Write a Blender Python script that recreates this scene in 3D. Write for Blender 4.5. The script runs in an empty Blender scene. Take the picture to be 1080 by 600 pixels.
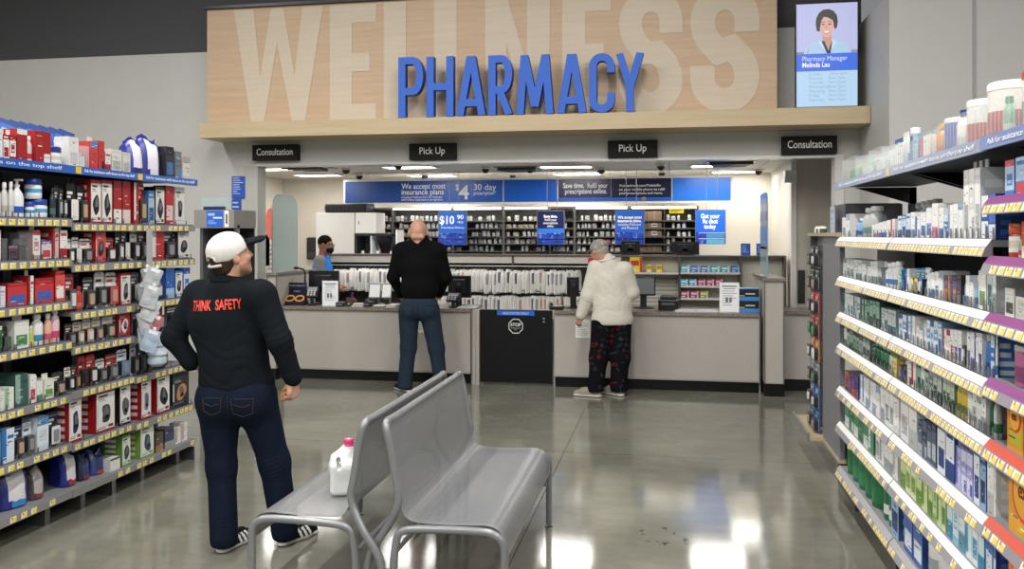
import bpy, bmesh, math, random
import numpy as np
from mathutils import Vector, Matrix, Euler
from mathutils.bvhtree import BVHTree

RND = random.Random(11)
PI = math.pi
SC = bpy.context.scene
COL = SC.collection

# ------------------------------------------------------------------ camera model (metres)
F = 900.0                      # focal length in pixels of the 1080 x 600 frame
TH = math.atan(166.0 / F)      # the camera looks a little left of the aisle direction
CT, ST = math.cos(TH), math.sin(TH)
EYE, HOR = 1.68, 247.0         # eye height, horizon row


def zc_y(px, Y):
    a = (px - 540.0) / F
    return Y / (a * ST + CT)


def on_y(px, py, Y):
    """world point seen at (px, py) on the vertical plane at depth Y"""
    a = (px - 540.0) / F
    z = Y / (a * ST + CT)
    return Vector((z * (a * CT - ST), Y, EYE - (py - HOR) / F * z))


def on_x(px, py, X):
    a = (px - 540.0) / F
    z = X / (a * CT - ST)
    return Vector((X, z * (a * ST + CT), EYE - (py - HOR) / F * z))


def xy_at(px, Y):
    return on_y(px, HOR, Y).x


def z_at(px, py, Y):
    return on_y(px, py, Y).z


def on_z(px, py, Z):
    z = F * (EYE - Z) / (py - HOR)
    a = (px - 540.0) / F
    return Vector((z * (a * CT - ST), z * (a * ST + CT), Z))


# ------------------------------------------------------------------ colour and materials
def lin(h):
    h = h.lstrip('#')
    out = []
    for i in (0, 2, 4):
        c = int(h[i:i + 2], 16) / 255.0
        out.append(c / 12.92 if c <= 0.04045 else ((c + 0.055) / 1.055) ** 2.4)
    return tuple(out) + (1.0,)


_C = {}


def C(h):
    if isinstance(h, tuple):
        return h
    if h not in _C:
        _C[h] = lin(h)
    return _C[h]


MATS = {}


def nodes_of(name):
    m = bpy.data.materials.new(name)
    m.use_nodes = True
    nt = m.node_tree
    return m, nt, nt.nodes.get('Principled BSDF')


def col_mat(name, rough=0.5, metal=0.0, spec=0.5, noise=0.0, nscale=40.0, bump=0.0, bscale=200.0, alpha=1.0, trans=0.0, sheen=0.0):
    """a surface whose colour is the printed / moulded colour stored on the faces"""
    m, nt, b = nodes_of(name)
    at = nt.nodes.new('ShaderNodeAttribute')
    at.attribute_name = 'Col'
    src = at.outputs['Color']
    tc = nt.nodes.new('ShaderNodeTexCoord')
    if noise > 0:
        n = nt.nodes.new('ShaderNodeTexNoise')
        n.inputs['Scale'].default_value = nscale
        nt.links.new(tc.outputs['Object'], n.inputs['Vector'])
        r = nt.nodes.new('ShaderNodeMapRange')
        r.inputs['To Min'].default_value = 1 - noise
        r.inputs['To Max'].default_value = 1 + noise
        nt.links.new(n.outputs['Fac'], r.inputs['Value'])
        mx = nt.nodes.new('ShaderNodeMix')
        mx.data_type = 'RGBA'
        mx.blend_type = 'MULTIPLY'
        mx.inputs['Factor'].default_value = 1.0
        nt.links.new(src, mx.inputs['A'])
        nt.links.new(r.outputs['Result'], mx.inputs['B'])
        src = mx.outputs['Result']
    nt.links.new(src, b.inputs['Base Color'])
    b.inputs['Roughness'].default_value = rough
    b.inputs['Metallic'].default_value = metal
    b.inputs['Specular IOR Level'].default_value = spec
    if sheen:
        b.inputs['Sheen Weight'].default_value = sheen
    if alpha < 1:
        b.inputs['Alpha'].default_value = alpha
    if trans:
        b.inputs['Transmission Weight'].default_value = trans
    if bump > 0:
        n2 = nt.nodes.new('ShaderNodeTexNoise')
        n2.inputs['Scale'].default_value = bscale
        nt.links.new(tc.outputs['Object'], n2.inputs['Vector'])
        bp = nt.nodes.new('ShaderNodeBump')
        bp.inputs['Strength'].default_value = bump
        bp.inputs['Distance'].default_value = 0.004
        nt.links.new(n2.outputs['Fac'], bp.inputs['Height'])
        nt.links.new(bp.outputs['Normal'], b.inputs['Normal'])
    MATS[name] = m
    return m


col_mat('card', 0.42, noise=0.04)
col_mat('plastic', 0.28, noise=0.02)
col_mat('matt', 0.75, noise=0.05)
col_mat('cloth', 0.95, spec=0.08, noise=0.10, nscale=55, bump=0.25, bscale=260)
col_mat('denim', 0.9, spec=0.1, noise=0.22, nscale=24, bump=0.3, bscale=420)
col_mat('skin', 0.5, spec=0.35, noise=0.06, nscale=30)
col_mat('metal', 0.34, metal=0.75, noise=0.05, nscale=15)
col_mat('paint', 0.55, noise=0.03, nscale=6)
col_mat('film', 0.12, spec=0.8, alpha=0.16)
col_mat('milky', 0.35, spec=0.5, alpha=0.86)
col_mat('foil', 0.33, spec=0.7, noise=0.06)


def emit_col(name, strength):
    m, nt, b = nodes_of(name)
    at = nt.nodes.new('ShaderNodeAttribute')
    at.attribute_name = 'Col'
    nt.links.new(at.outputs['Color'], b.inputs['Emission Color'])
    b.inputs['Base Color'].default_value = (.02, .02, .02, 1)
    b.inputs['Emission Strength'].default_value = strength
    b.inputs['Roughness'].default_value = 0.3
    MATS[name] = m
    return m


emit_col('screen', 0.95)
emit_col('lamp', 9.0)
emit_col('backlit', 0.42)


# ------------------------------------------------------------------ mesh builder
class MB:
    def __init__(self):
        self.v, self.f, self.c, self.m = [], [], [], []
        self.mats = []

    def mi(self, mat):
        if mat not in self.mats:
            self.mats.append(mat)
        return self.mats.index(mat)

    def add(self, vs, fs, col, mat='card', M=None):
        b = len(self.v)
        if M is not None:
            vs = [M @ Vector(p) for p in vs]
        self.v.extend([tuple(p) for p in vs])
        k = self.mi(mat)
        for i, f in enumerate(fs):
            self.f.append([b + j for j in f])
            self.c.append(C(col[i] if isinstance(col, list) else col))
            self.m.append(k)
        return self

    def box(self, lo, hi, col, mat='card', M=None, bev=0.0):
        x0, y0, z0 = lo
        x1, y1, z1 = hi
        if bev > 0:
            bm = bmesh.new()
            bmesh.ops.create_cube(bm, size=1.0)
            for p in bm.verts:
                p.co = Vector((x0 + (p.co.x + .5) * (x1 - x0), y0 + (p.co.y + .5) * (y1 - y0), z0 + (p.co.z + .5) * (z1 - z0)))
            bmesh.ops.bevel(bm, geom=bm.edges[:], offset=bev, segments=2, affect='EDGES', profile=0.6)
            bm.verts.index_update()
            vs = [p.co.copy() for p in bm.verts]
            fs = [[q.index for q in f.verts] for f in bm.faces]
            bm.free()
            return self.add(vs, fs, col if not isinstance(col, list) else col[0], mat, M)
        vs = [(x0, y0, z0), (x1, y0, z0), (x1, y1, z0), (x0, y1, z0), (x0, y0, z1), (x1, y0, z1), (x1, y1, z1), (x0, y1, z1)]
        # order: front(-y) right(+x) back(+y) left(-x) bottom top
        fs = [(0, 1, 5, 4), (1, 2, 6, 5), (2, 3, 7, 6), (3, 0, 4, 7), (3, 2, 1, 0), (4, 5, 6, 7)]
        return self.add(vs, fs, col, mat, M)

    def lathe(self, prof, n=12, col='#ffffff', mat='plastic', M=None, sx=1.0, sy=1.0, closed=True):
        """prof: list of (r, z) or (r, z, colour of the band below)"""
        vs, fs, cs = [], [], []
        for p in prof:
            for i in range(n):
                a = 2 * PI * i / n
                vs.append((p[0] * sx * math.cos(a), p[0] * sy * math.sin(a), p[1]))
        for k in range(len(prof) - 1):
            cc = prof[k + 1][2] if len(prof[k + 1]) > 2 else col
            for i in range(n):
                j = (i + 1) % n
                fs.append((k * n + i, k * n + j, (k + 1) * n + j, (k + 1) * n + i))
                cs.append(cc)
        if closed:
            fs.append(tuple(reversed(range(n))))
            cs.append(prof[0][2] if len(prof[0]) > 2 else col)
            t = (len(prof) - 1) * n
            fs.append(tuple(t + i for i in range(n)))
            cs.append(prof[-1][2] if len(prof[-1]) > 2 else col)
        return self.add(vs, fs, cs, mat, M)

    def cyl(self, p0, p1, r0, r1=None, n=10, col='#ffffff', mat='plastic'):
        r1 = r0 if r1 is None else r1
        p0, p1 = Vector(p0), Vector(p1)
        d = p1 - p0
        M = Matrix.Translation(p0) @ d.to_track_quat('Z', 'Y').to_matrix().to_4x4()
        return self.lathe([(r0, 0), (r1, d.length)], n, col, mat, M)

    def tube(self, pts, r, n=8, col='#ffffff', mat='metal', closed=False):
        pts = [Vector(p) for p in pts]
        N = len(pts)
        vs, fs = [], []
        up = None
        for i, p in enumerate(pts):
            if closed:
                t = pts[(i + 1) % N] - pts[i - 1]
            else:
                t = pts[min(i + 1, N - 1)] - pts[max(i - 1, 0)]
            t.normalize()
            if up is None:
                up = Vector((0, 0, 1)) if abs(t.z) < .9 else Vector((1, 0, 0))
            s = t.cross(up).normalized()
            up = s.cross(t).normalized()
            for k in range(n):
                a = 2 * PI * k / n
                vs.append(p + (s * math.cos(a) + up * math.sin(a)) * r)
        for i in range(N if closed else N - 1):
            j = (i + 1) % N
            for k in range(n):
                l = (k + 1) % n
                fs.append((i * n + k, i * n + l, j * n + l, j * n + k))
        if not closed:
            fs.append(tuple(reversed(range(n))))
            fs.append(tuple((N - 1) * n + k for k in range(n)))
        return self.add(vs, fs, col, mat)

    def sphere(self, c, r, col, mat='plastic', n=12, M=None):
        r = (r, r, r) if not isinstance(r, tuple) else r
        prof = [(max(1e-4, math.cos(t)), math.sin(t)) for t in [(-.5 + k / (n // 2)) * PI for k in range(n // 2 + 1)]]
        T = Matrix.Translation(Vector(c)) @ Matrix.Diagonal((r[0], r[1], r[2], 1))
        return self.lathe(prof, n, col, mat, (M @ T) if M is not None else T)

    def prism(self, poly, y0, y1, col, mat='card', M=None, front=None):
        """polygon in (x, z), extruded along y; y0 is the front"""
        n = len(poly)
        area = sum(poly[i][0] * poly[(i + 1) % n][1] - poly[(i + 1) % n][0] * poly[i][1] for i in range(n))
        if area < 0:
            poly = poly[::-1]
        vs = [(p[0], y0, p[1]) for p in poly] + [(p[0], y1, p[1]) for p in poly]
        fs = [tuple(range(n)), tuple(reversed(range(n, 2 * n)))]
        for i in range(n):
            j = (i + 1) % n
            fs.append((j, i, n + i, n + j))
        return self.add(vs, fs, [front or col] + [col] * (n + 1), mat, M)

    def panel(self, w, h, rects, base, y=0.0, x0=0.0, z0=0.0, mat='card', M=None, axis='front', depth=None):
        """flat printed face w x h, cut into a grid along the edges of coloured rects (u0, v0, u1, v1, colour) in 0..1"""
        us = sorted({0.0, 1.0, *[min(1, max(0, r[0])) for r in rects], *[min(1, max(0, r[2])) for r in rects]})
        ws = sorted({0.0, 1.0, *[min(1, max(0, r[1])) for r in rects], *[min(1, max(0, r[3])) for r in rects]})
        vs, fs, cs = [], [], []
        for b in ws:
            for a in us:
                if axis == 'front':
                    vs.append((x0 + a * w, y, z0 + b * h))
                elif axis == 'left':
                    vs.append((x0, y + (1 - a) * w, z0 + b * h))
                elif axis == 'right':
                    vs.append((x0, y + a * w, z0 + b * h))
                else:
                    vs.append((x0 + a * w, y + b * h, z0))
        n = len(us)
        for j in range(len(ws) - 1):
            for i in range(n - 1):
                ca, cb = (us[i] + us[i + 1]) / 2, (ws[j] + ws[j + 1]) / 2
                cc = base
                for r in rects:
                    if r[0] <= ca <= r[2] and r[1] <= cb <= r[3]:
                        cc = r[4]
                fs.append((j * n + i, j * n + i + 1, (j + 1) * n + i + 1, (j + 1) * n + i))
                cs.append(cc)
        return self.add(vs, fs, cs, mat, M)

    def mesh(self, name, smooth=False):
        me = bpy.data.meshes.new(name)
        me.from_pydata(self.v, [], self.f)
        for k in self.mats:
            me.materials.append(MATS[k])
        if len(self.mats) > 1:
            me.polygons.foreach_set('material_index', self.m)
        at = me.color_attributes.new('Col', 'FLOAT_COLOR', 'CORNER')
        arr = np.empty((len(me.loops), 4), np.float32)
        k = 0
        for f, c in zip(self.f, self.c):
            arr[k:k + len(f)] = c
            k += len(f)
        at.data.foreach_set('color', arr.ravel())
        if smooth:
            me.polygons.foreach_set('use_smooth', [True] * len(me.polygons))
            if smooth != 'all':
                try:
                    me.set_sharp_from_angle(angle=math.radians(38))
                except Exception:
                    pass
        me.update()
        return me

    def build(self, name, parent=None, smooth=False, loc=None):
        return link(name, self.mesh(name, smooth), parent, loc)


def link(name, data, parent=None, loc=None, rz=0.0):
    o = bpy.data.objects.new(name, data)
    COL.objects.link(o)
    if parent is not None:
        o.parent = parent
    if loc is not None:
        o.location = loc
    if rz:
        o.rotation_euler = (0, 0, rz)
    return o


def tag(o, label, cat, group=None):
    o['label'] = label
    o['category'] = cat
    if group:
        o['group'] = group
    return o


def thing(name, label, cat, loc=(0, 0, 0), rz=0.0, group=None):
    o = bpy.data.objects.new(name, None)
    o.empty_display_size = 0.05
    COL.objects.link(o)
    o.location = loc
    o.rotation_euler = (0, 0, rz)
    return tag(o, label, cat, group)


def struct(o):
    o['kind'] = 'structure'
    return o


# ------------------------------------------------------------------ lettering
def text_mesh(s, size=0.1, col='#ffffff', mat='card', bold=0.0, ext=0.001, align='CENTER', xs=1.0, M=None, line=1.0, name='lettering', width=None):
    """flat lettering in the (x, z) plane, readable from -y, baseline at z = 0"""
    cu = bpy.data.curves.new('lettering', 'FONT')
    cu.body = s
    cu.size = size
    cu.align_x = align
    cu.offset = bold
    cu.extrude = ext
    cu.space_line = line
    cu.resolution_u = 4
    ob = bpy.data.objects.new('lettering', cu)
    COL.objects.link(ob)
    dg = bpy.context.evaluated_depsgraph_get()
    me = bpy.data.meshes.new_from_object(ob.evaluated_get(dg))
    bpy.data.objects.remove(ob)
    bpy.data.curves.remove(cu)
    me.name = name
    if width:
        xsv = [p.co.x for p in me.vertices]
        if xsv and max(xsv) > min(xsv):
            xs = width / (max(xsv) - min(xsv))
    T = Matrix.Rotation(PI / 2, 4, 'X') @ Matrix.Diagonal((xs, 1, 1, 1))
    if M is not None:
        T = M @ T
    me.transform(T)
    me.materials.clear()
    me.materials.append(MATS[mat])
    at = me.color_attributes.new('Col', 'FLOAT_COLOR', 'CORNER')
    at.data.foreach_set('color', np.tile(np.array(C(col), np.float32), len(me.loops)))
    return me


def text(s, parent, loc=(0, 0, 0), name='lettering', **k):
    return link(name, text_mesh(s, name=name, **k), parent, loc)


def stroke_poly(pts, w, cap=True):
    """outline of a thick polyline (x, z)"""
    P = [Vector((p[0], p[1])) for p in pts]
    L, R = [], []
    for i, p in enumerate(P):
        a = (P[i] - P[i - 1]).normalized() if i > 0 else (P[1] - P[0]).normalized()
        b = (P[i + 1] - P[i]).normalized() if i < len(P) - 1 else a
        n = Vector((-(a + b).y, (a + b).x))
        if n.length < 1e-6:
            n = Vector((-a.y, a.x))
        n.normalize()
        na = Vector((-a.y, a.x))
        k = min(1.8, 1.0 / max(0.35, n.dot(na)))
        L.append(p + n * w / 2 * k)
        R.append(p - n * w / 2 * k)
    return [tuple(q) for q in L], [tuple(q) for q in R]


def add_stroke(mb, pts, w, y0, y1, col, mat='card', front=None):
    L, R = stroke_poly(pts, w)
    n = len(L)
    vs = [(p[0], y0, p[1]) for p in L] + [(p[0], y0, p[1]) for p in R] + [(p[0], y1, p[1]) for p in L] + [(p[0], y1, p[1]) for p in R]
    fs, cs = [], []
    f = front or col
    for i in range(n - 1):
        fs += [(n + i, n + i + 1, i + 1, i), (2 * n + i, 2 * n + i + 1, 3 * n + i + 1, 3 * n + i),
               (i, i + 1, 2 * n + i + 1, 2 * n + i), (n + i + 1, n + i, 3 * n + i, 3 * n + i + 1)]
        cs += [f, col, col, col]
    fs += [(n, 0, 2 * n, 3 * n), (n - 1, 2 * n - 1, 4 * n - 1, 3 * n - 1)]
    cs += [col, col]
    mb.add(vs, fs, cs, mat)


def arc(cx, cz, rx, rz, a0, a1, n=10):
    return [(cx + rx * math.cos(math.radians(a0 + (a1 - a0) * i / n)), cz + rz * math.sin(math.radians(a0 + (a1 - a0) * i / n))) for i in range(n + 1)]


def round_rect(x0, z0, x1, z1, r, n=5):
    return (arc(x1 - r, z1 - r, r, r, 0, 90, n) + arc(x0 + r, z1 - r, r, r, 90, 180, n) +
            arc(x0 + r, z0 + r, r, r, 180, 270, n) + arc(x1 - r, z0 + r, r, r, 270, 360, n))


ORD = ('zeroth first second third fourth fifth sixth seventh eighth ninth tenth eleventh twelfth thirteenth fourteenth fifteenth '
       'sixteenth seventeenth eighteenth nineteenth twentieth').split()
_T = ['', '', 'twenty', 'thirty', 'forty', 'fifty', 'sixty', 'seventy', 'eighty', 'ninety']
_TT = ['', '', 'twentieth', 'thirtieth', 'fortieth', 'fiftieth', 'sixtieth', 'seventieth', 'eightieth', 'ninetieth']


def nth(i):
    if i <= 20:
        return ORD[i]
    if i % 10 == 0:
        return _TT[i // 10]
    return _T[i // 10] + '-' + ORD[i % 10]
# ================================================================== SETTING
YH = 9.55        # front plane of the header wall over the pharmacy opening
YB = 13.0        # back wall of the pharmacy
ZI = 2.58        # pharmacy ceiling
ZO = 2.525       # top of the opening
XL, XR = -4.87, 1.73
XIL, XIR = -6.2, 1.464


def wood_mat(name, c1, c2, scale=(0.9, 0.9, 14.0), rough=0.5):
    m, nt, b = nodes_of(name)
    tc = nt.nodes.new('ShaderNodeTexCoord')
    mp = nt.nodes.new('ShaderNodeMapping')
    mp.inputs['Scale'].default_value = scale
    n = nt.nodes.new('ShaderNodeTexNoise')
    n.inputs['Scale'].default_value = 1.6
    n.inputs['Detail'].default_value = 7
    n.inputs['Roughness'].default_value = 0.62
    r = nt.nodes.new('ShaderNodeValToRGB')
    r.color_ramp.elements[0].position = 0.30
    r.color_ramp.elements[1].position = 0.72
    r.color_ramp.elements[0].color = C(c1)
    r.color_ramp.elements[1].color = C(c2)
    nt.links.new(tc.outputs['Object'], mp.inputs['Vector'])
    nt.links.new(mp.outputs['Vector'], n.inputs['Vector'])
    nt.links.new(n.outputs['Fac'], r.inputs['Fac'])
    nt.links.new(r.outputs['Color'], b.inputs['Base Color'])
    b.inputs['Roughness'].default_value = rough
    MATS[name] = m


wood_mat('birch', '#c3a587', '#d3b899')
wood_mat('birch_pale', '#cfc0aa', '#d9cbb6')
wood_mat('ledge_wood', '#bda985', '#cdbb99')
wood_mat('laminate', '#a29d95', '#b6b1a9', (30, 1, 120), 0.55)


def floor_material():
    m, nt, b = nodes_of('polished_concrete')
    tc = nt.nodes.new('ShaderNodeTexCoord')
    L = nt.links.new

    def noise(sc, det, ro, stretch=None):
        n = nt.nodes.new('ShaderNodeTexNoise')
        n.inputs['Scale'].default_value = sc
        n.inputs['Detail'].default_value = det
        n.inputs['Roughness'].default_value = ro
        if stretch:
            mp = nt.nodes.new('ShaderNodeMapping')
            mp.inputs['Scale'].default_value = stretch
            L(tc.outputs['Object'], mp.inputs['Vector'])
            L(mp.outputs['Vector'], n.inputs['Vector'])
        else:
            L(tc.outputs['Object'], n.inputs['Vector'])
        return n

    n1 = noise(0.9, 6, 0.6)
    n2 = noise(5.0, 8, 0.7, (0.6, 1.6, 1))
    n3 = noise(160, 2, 0.5)
    r = nt.nodes.new('ShaderNodeValToRGB')
    r.color_ramp.elements[0].color = C('#67675c')
    r.color_ramp.elements[1].color = C('#858578')
    r.color_ramp.elements[0].position = .3
    r.color_ramp.elements[1].position = .7
    mixn = nt.nodes.new('ShaderNodeMath')
    mixn.operation = 'ADD'
    sc2 = nt.nodes.new('ShaderNodeMath')
    sc2.operation = 'MULTIPLY_ADD'
    sc2.inputs[1].default_value = 0.45
    sc2.inputs[2].default_value = -0.225
    L(n2.outputs['Fac'], sc2.inputs[0])
    L(n1.outputs['Fac'], mixn.inputs[0])
    L(sc2.outputs[0], mixn.inputs[1])
    L(mixn.outputs[0], r.inputs['Fac'])
    # saw-cut control joints
    sep = nt.nodes.new('ShaderNodeSeparateXYZ')
    L(tc.outputs['Object'], sep.inputs[0])

    def joint(sock, off, per):
        a = nt.nodes.new('ShaderNodeMath'); a.operation = 'ADD'; a.inputs[1].default_value = off
        L(sock, a.inputs[0])
        w = nt.nodes.new('ShaderNodeMath'); w.operation = 'PINGPONG'; w.inputs[1].default_value = per / 2
        L(a.outputs[0], w.inputs[0])
        g = nt.nodes.new('ShaderNodeMath'); g.operation = 'LESS_THAN'; g.inputs[1].default_value = 0.004
        L(w.outputs[0], g.inputs[0])
        return g
    j1, j2 = joint(sep.outputs['X'], 0.80, 4.6), joint(sep.outputs['Y'], -6.55, 4.6)
    mxj = nt.nodes.new('ShaderNodeMath'); mxj.operation = 'MAXIMUM'
    L(j1.outputs[0], mxj.inputs[0]); L(j2.outputs[0], mxj.inputs[1])
    cj = nt.nodes.new('ShaderNodeMix'); cj.data_type = 'RGBA'
    L(mxj.outputs[0], cj.inputs['Factor'])
    L(r.outputs['Color'], cj.inputs['A'])
    cj.inputs['B'].default_value = C('#45453e')
    # a few scuff marks
    st = on_z(703, 566, 0)
    vd = nt.nodes.new('ShaderNodeVectorMath'); vd.operation = 'DISTANCE'
    vd.inputs[1].default_value = (st.x, st.y, 0)
    L(tc.outputs['Object'], vd.inputs[0])
    nr = nt.nodes.new('ShaderNodeMath'); nr.operation = 'LESS_THAN'; nr.inputs[1].default_value = .17
    L(vd.outputs['Value'], nr.inputs[0])
    n4 = noise(16, 3, .6)
    gt_ = nt.nodes.new('ShaderNodeMath'); gt_.operation = 'GREATER_THAN'; gt_.inputs[1].default_value = .62
    L(n4.outputs['Fac'], gt_.inputs[0])
    am = nt.nodes.new('ShaderNodeMath'); am.operation = 'MULTIPLY'
    L(nr.outputs[0], am.inputs[0]); L(gt_.outputs[0], am.inputs[1])
    cm = nt.nodes.new('ShaderNodeMix'); cm.data_type = 'RGBA'
    L(am.outputs[0], cm.inputs['Factor']); L(cj.outputs['Result'], cm.inputs['A'])
    cm.inputs['B'].default_value = C('#4a4a42')
    L(cm.outputs['Result'], b.inputs['Base Color'])
    rr = nt.nodes.new('ShaderNodeMapRange')
    rr.inputs['To Min'].default_value = 0.045
    rr.inputs['To Max'].default_value = 0.13
    L(n2.outputs['Fac'], rr.inputs['Value'])
    L(rr.outputs['Result'], b.inputs['Roughness'])
    b.inputs['Specular IOR Level'].default_value = 0.55
    bp = nt.nodes.new('ShaderNodeBump')
    bp.inputs['Strength'].default_value = 0.05
    bp.inputs['Distance'].default_value = 0.002
    L(n3.outputs['Fac'], bp.inputs['Height'])
    L(bp.outputs['Normal'], b.inputs['Normal'])
    MATS['polished_concrete'] = m


floor_material()


def granite_material():
    m, nt, b = nodes_of('granite')
    tc = nt.nodes.new('ShaderNodeTexCoord')
    n = nt.nodes.new('ShaderNodeTexVoronoi')
    n.inputs['Scale'].default_value = 90
    r = nt.nodes.new('ShaderNodeValToRGB')
    r.color_ramp.elements[0].color = C('#5d544c')
    r.color_ramp.elements[1].color = C('#9b9187')
    nt.links.new(tc.outputs['Object'], n.inputs['Vector'])
    nt.links.new(n.outputs['Color'], r.inputs['Fac'])
    nt.links.new(r.outputs['Color'], b.inputs['Base Color'])
    b.inputs['Roughness'].default_value = 0.3
    MATS['granite'] = m


granite_material()


def glass_material():
    m, nt, b = nodes_of('frosted_glass')
    b.inputs['Base Color'].default_value = C('#b4c9c6')
    b.inputs['Roughness'].default_value = 0.35
    b.inputs['Alpha'].default_value = 0.72
    MATS['frosted_glass'] = m
    m, nt, b = nodes_of('clear_glass')
    b.inputs['Base Color'].default_value = C('#a9c2c2')
    b.inputs['Roughness'].default_value = 0.05
    b.inputs['Alpha'].default_value = 0.35
    MATS['clear_glass'] = m


glass_material()

# floor and walls -----------------------------------------------------
f = MB().box((-9.5, -7, -0.1), (8.0, 13.2, 0), '#77766a', 'polished_concrete')
struct(f.build('floor'))
WALLC = '#c4c4c0'
w = MB()
w.box((-9.5, YH, 0), (XL - .17, YH + .15, 3.9), WALLC, 'paint')
w.box((XR + .09, YH, 0), (2.0, YH + .15, 3.9), WALLC, 'paint')
w.box((XL - .17, YH, ZO), (XR + .09, YH + .15, 3.9), WALLC, 'paint')
struct(w.build('wall_front'))
struct(MB().box((-9.5, YH + .02, 3.9), (2.0, YH + .17, 6.0), '#4a4a4d', 'matt').build('wall_upper'))
w = MB()
w.box((1.98, 8.31, 0), (2.13, YH, 3.9), WALLC, 'paint')
w.box((2.13, 8.31, 0), (8.0, 8.46, 3.9), WALLC, 'paint')
struct(w.build('wall_right'))
struct(MB().box((1.99, 8.33, 3.9), (8.0, 8.48, 6.0), '#4a4a4d', 'matt').build('wall_upper'))
sx = on_y(1027, 100, 8.31).x
struct(MB().box((sx - .012, 8.30, 0), (sx + .012, 8.31, 3.9), '#a3a29e', 'paint').build('trim_1'))
struct(MB().box((-9.65, -7, 0), (-9.5, YH + .17, 6.0), '#a5a5a2', 'paint').build('wall_left'))
struct(MB().box((-9.5, -7, 6.0), (8.0, YH + .2, 6.1), '#45464a', 'matt').build('ceiling'))
# bright reveal / jambs of the opening
j = MB()
j.box((XL - .17, YH - .015, 0), (XL, YH + .2, ZO), '#b9b8b3', 'paint')
j.box((XR, YH - .015, 0), (XR + .09, YH + .2, ZO), '#d6d5d0', 'paint')
j.box((XL - .17, YH - .02, ZO - .03), (XR + .09, YH + .2, ZO), '#c9c8c4', 'metal')
struct(j.build('trim_2'))
# pharmacy room
w = MB().box((XIL - .12, YB, 0), (XIR + .12, YB + .12, ZI + .1), '#d8d3c7', 'paint')
struct(w.build('wall_back'))
struct(MB().box((XIL - .12, YH + .15, 0), (XIL, YB, ZI + .1), '#e6e0d2', 'paint').build('wall_left'))
w = MB()
w.box((XIR, 10.85, 0), (XIR + .12, YB, ZI + .1), '#d8d2c5', 'paint')
w.box((XIR, 10.80, 0), (2.3, 10.92, ZI + .1), '#c9c3b7', 'paint')
w.box((2.2, YH + .15, 0), (2.3, 10.8, ZI + .1), '#c4beb2', 'paint')
struct(w.build('wall_right'))


def ceiling_tile_material():
    m, nt, b = nodes_of('ceiling_tile')
    tc = nt.nodes.new('ShaderNodeTexCoord')
    br = nt.nodes.new('ShaderNodeTexBrick')
    br.offset = 0.0
    br.inputs['Color1'].default_value = C('#dcdad4')
    br.inputs['Color2'].default_value = C('#d6d4ce')
    br.inputs['Mortar'].default_value = C('#b2b0aa')
    br.inputs['Scale'].default_value = 1.0
    br.inputs['Mortar Size'].default_value = 0.012
    br.inputs['Brick Width'].default_value = 1.2
    br.inputs['Row Height'].default_value = 0.6
    nt.links.new(tc.outputs['Object'], br.inputs['Vector'])
    nt.links.new(br.outputs['Color'], b.inputs['Base Color'])
    b.inputs['Roughness'].default_value = 0.9
    MATS['ceiling_tile'] = m


ceiling_tile_material()
struct(MB().box((XIL - .1, YH + .15, ZI), (2.3, YB + .1, ZI + .08), '#dddddd', 'ceiling_tile').build('ceiling'))
# door frame post in the right consultation bay
dx = on_y(837, 250, 10.78)
d = MB()
d.box((dx.x - .03, 10.76, 0), (dx.x + .03, 10.80, ZI), '#e2e0dc', 'paint')
struct(d.build('door_1'))
d = MB()
d.box((dx.x + .05, 10.765, .85), (dx.x + .13, 10.80, 1.25), '#33322f', 'plastic', bev=.01)
tag(d.build('wall_organizer'), 'dark narrow box on the wall beside the white door post', 'wall box')
d = MB()
d.box((dx.x - .12, 10.64, 2.30), (dx.x + .02, 10.76, 2.45), '#e8e6e1', 'plastic', bev=.015)
e_light = d.build('emergency_light')
tag(e_light, 'small white emergency light high on the white door post', 'light')
for q in (-.085, -.015):
    MB().lathe([(.028, 0, '#e9e9e6'), (.034, .03, '#55554f'), (.03, .035, '#cfd4d6')], 12, M=Matrix.Translation((dx.x + q, 10.64, 2.35)) @ Matrix.Rotation(PI / 2, 4, 'X')).build('lamp_head', e_light, 1)

# ------------------------------------------------------------------ header: wood sign panel, ledge, lettering
YP = 9.30
pl, pr = on_y(218.5, 10, YP), on_y(819.5, 0, YP)
root = thing('wood_sign_panel', 'large birch wood panel with huge pale letters above the blue sign', 'sign panel', (0, YP, 0))
MB().box((pl.x, 0, 2.965), (pr.x, YH - YP - .002, 4.34), '#caa987', 'birch').build('panel', root)


def pz(px, py, Y=YP):
    p = on_y(px, py, Y)
    return (p.x, p.z)


ZT, ZBm = 4.315, 2.966
let = MB()


def big(poly, y0=-.006, y1=-.001):
    let.prism(poly, y0, y1, '#dccbb0', 'birch_pale')


def lx(px):
    return on_y(px, 100, YP).x


def cell(x0, x1):
    a, b = lx(x0), lx(x1)
    return lambda u, v: (a + (b - a) * u, ZBm + (ZT - ZBm) * v)


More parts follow.
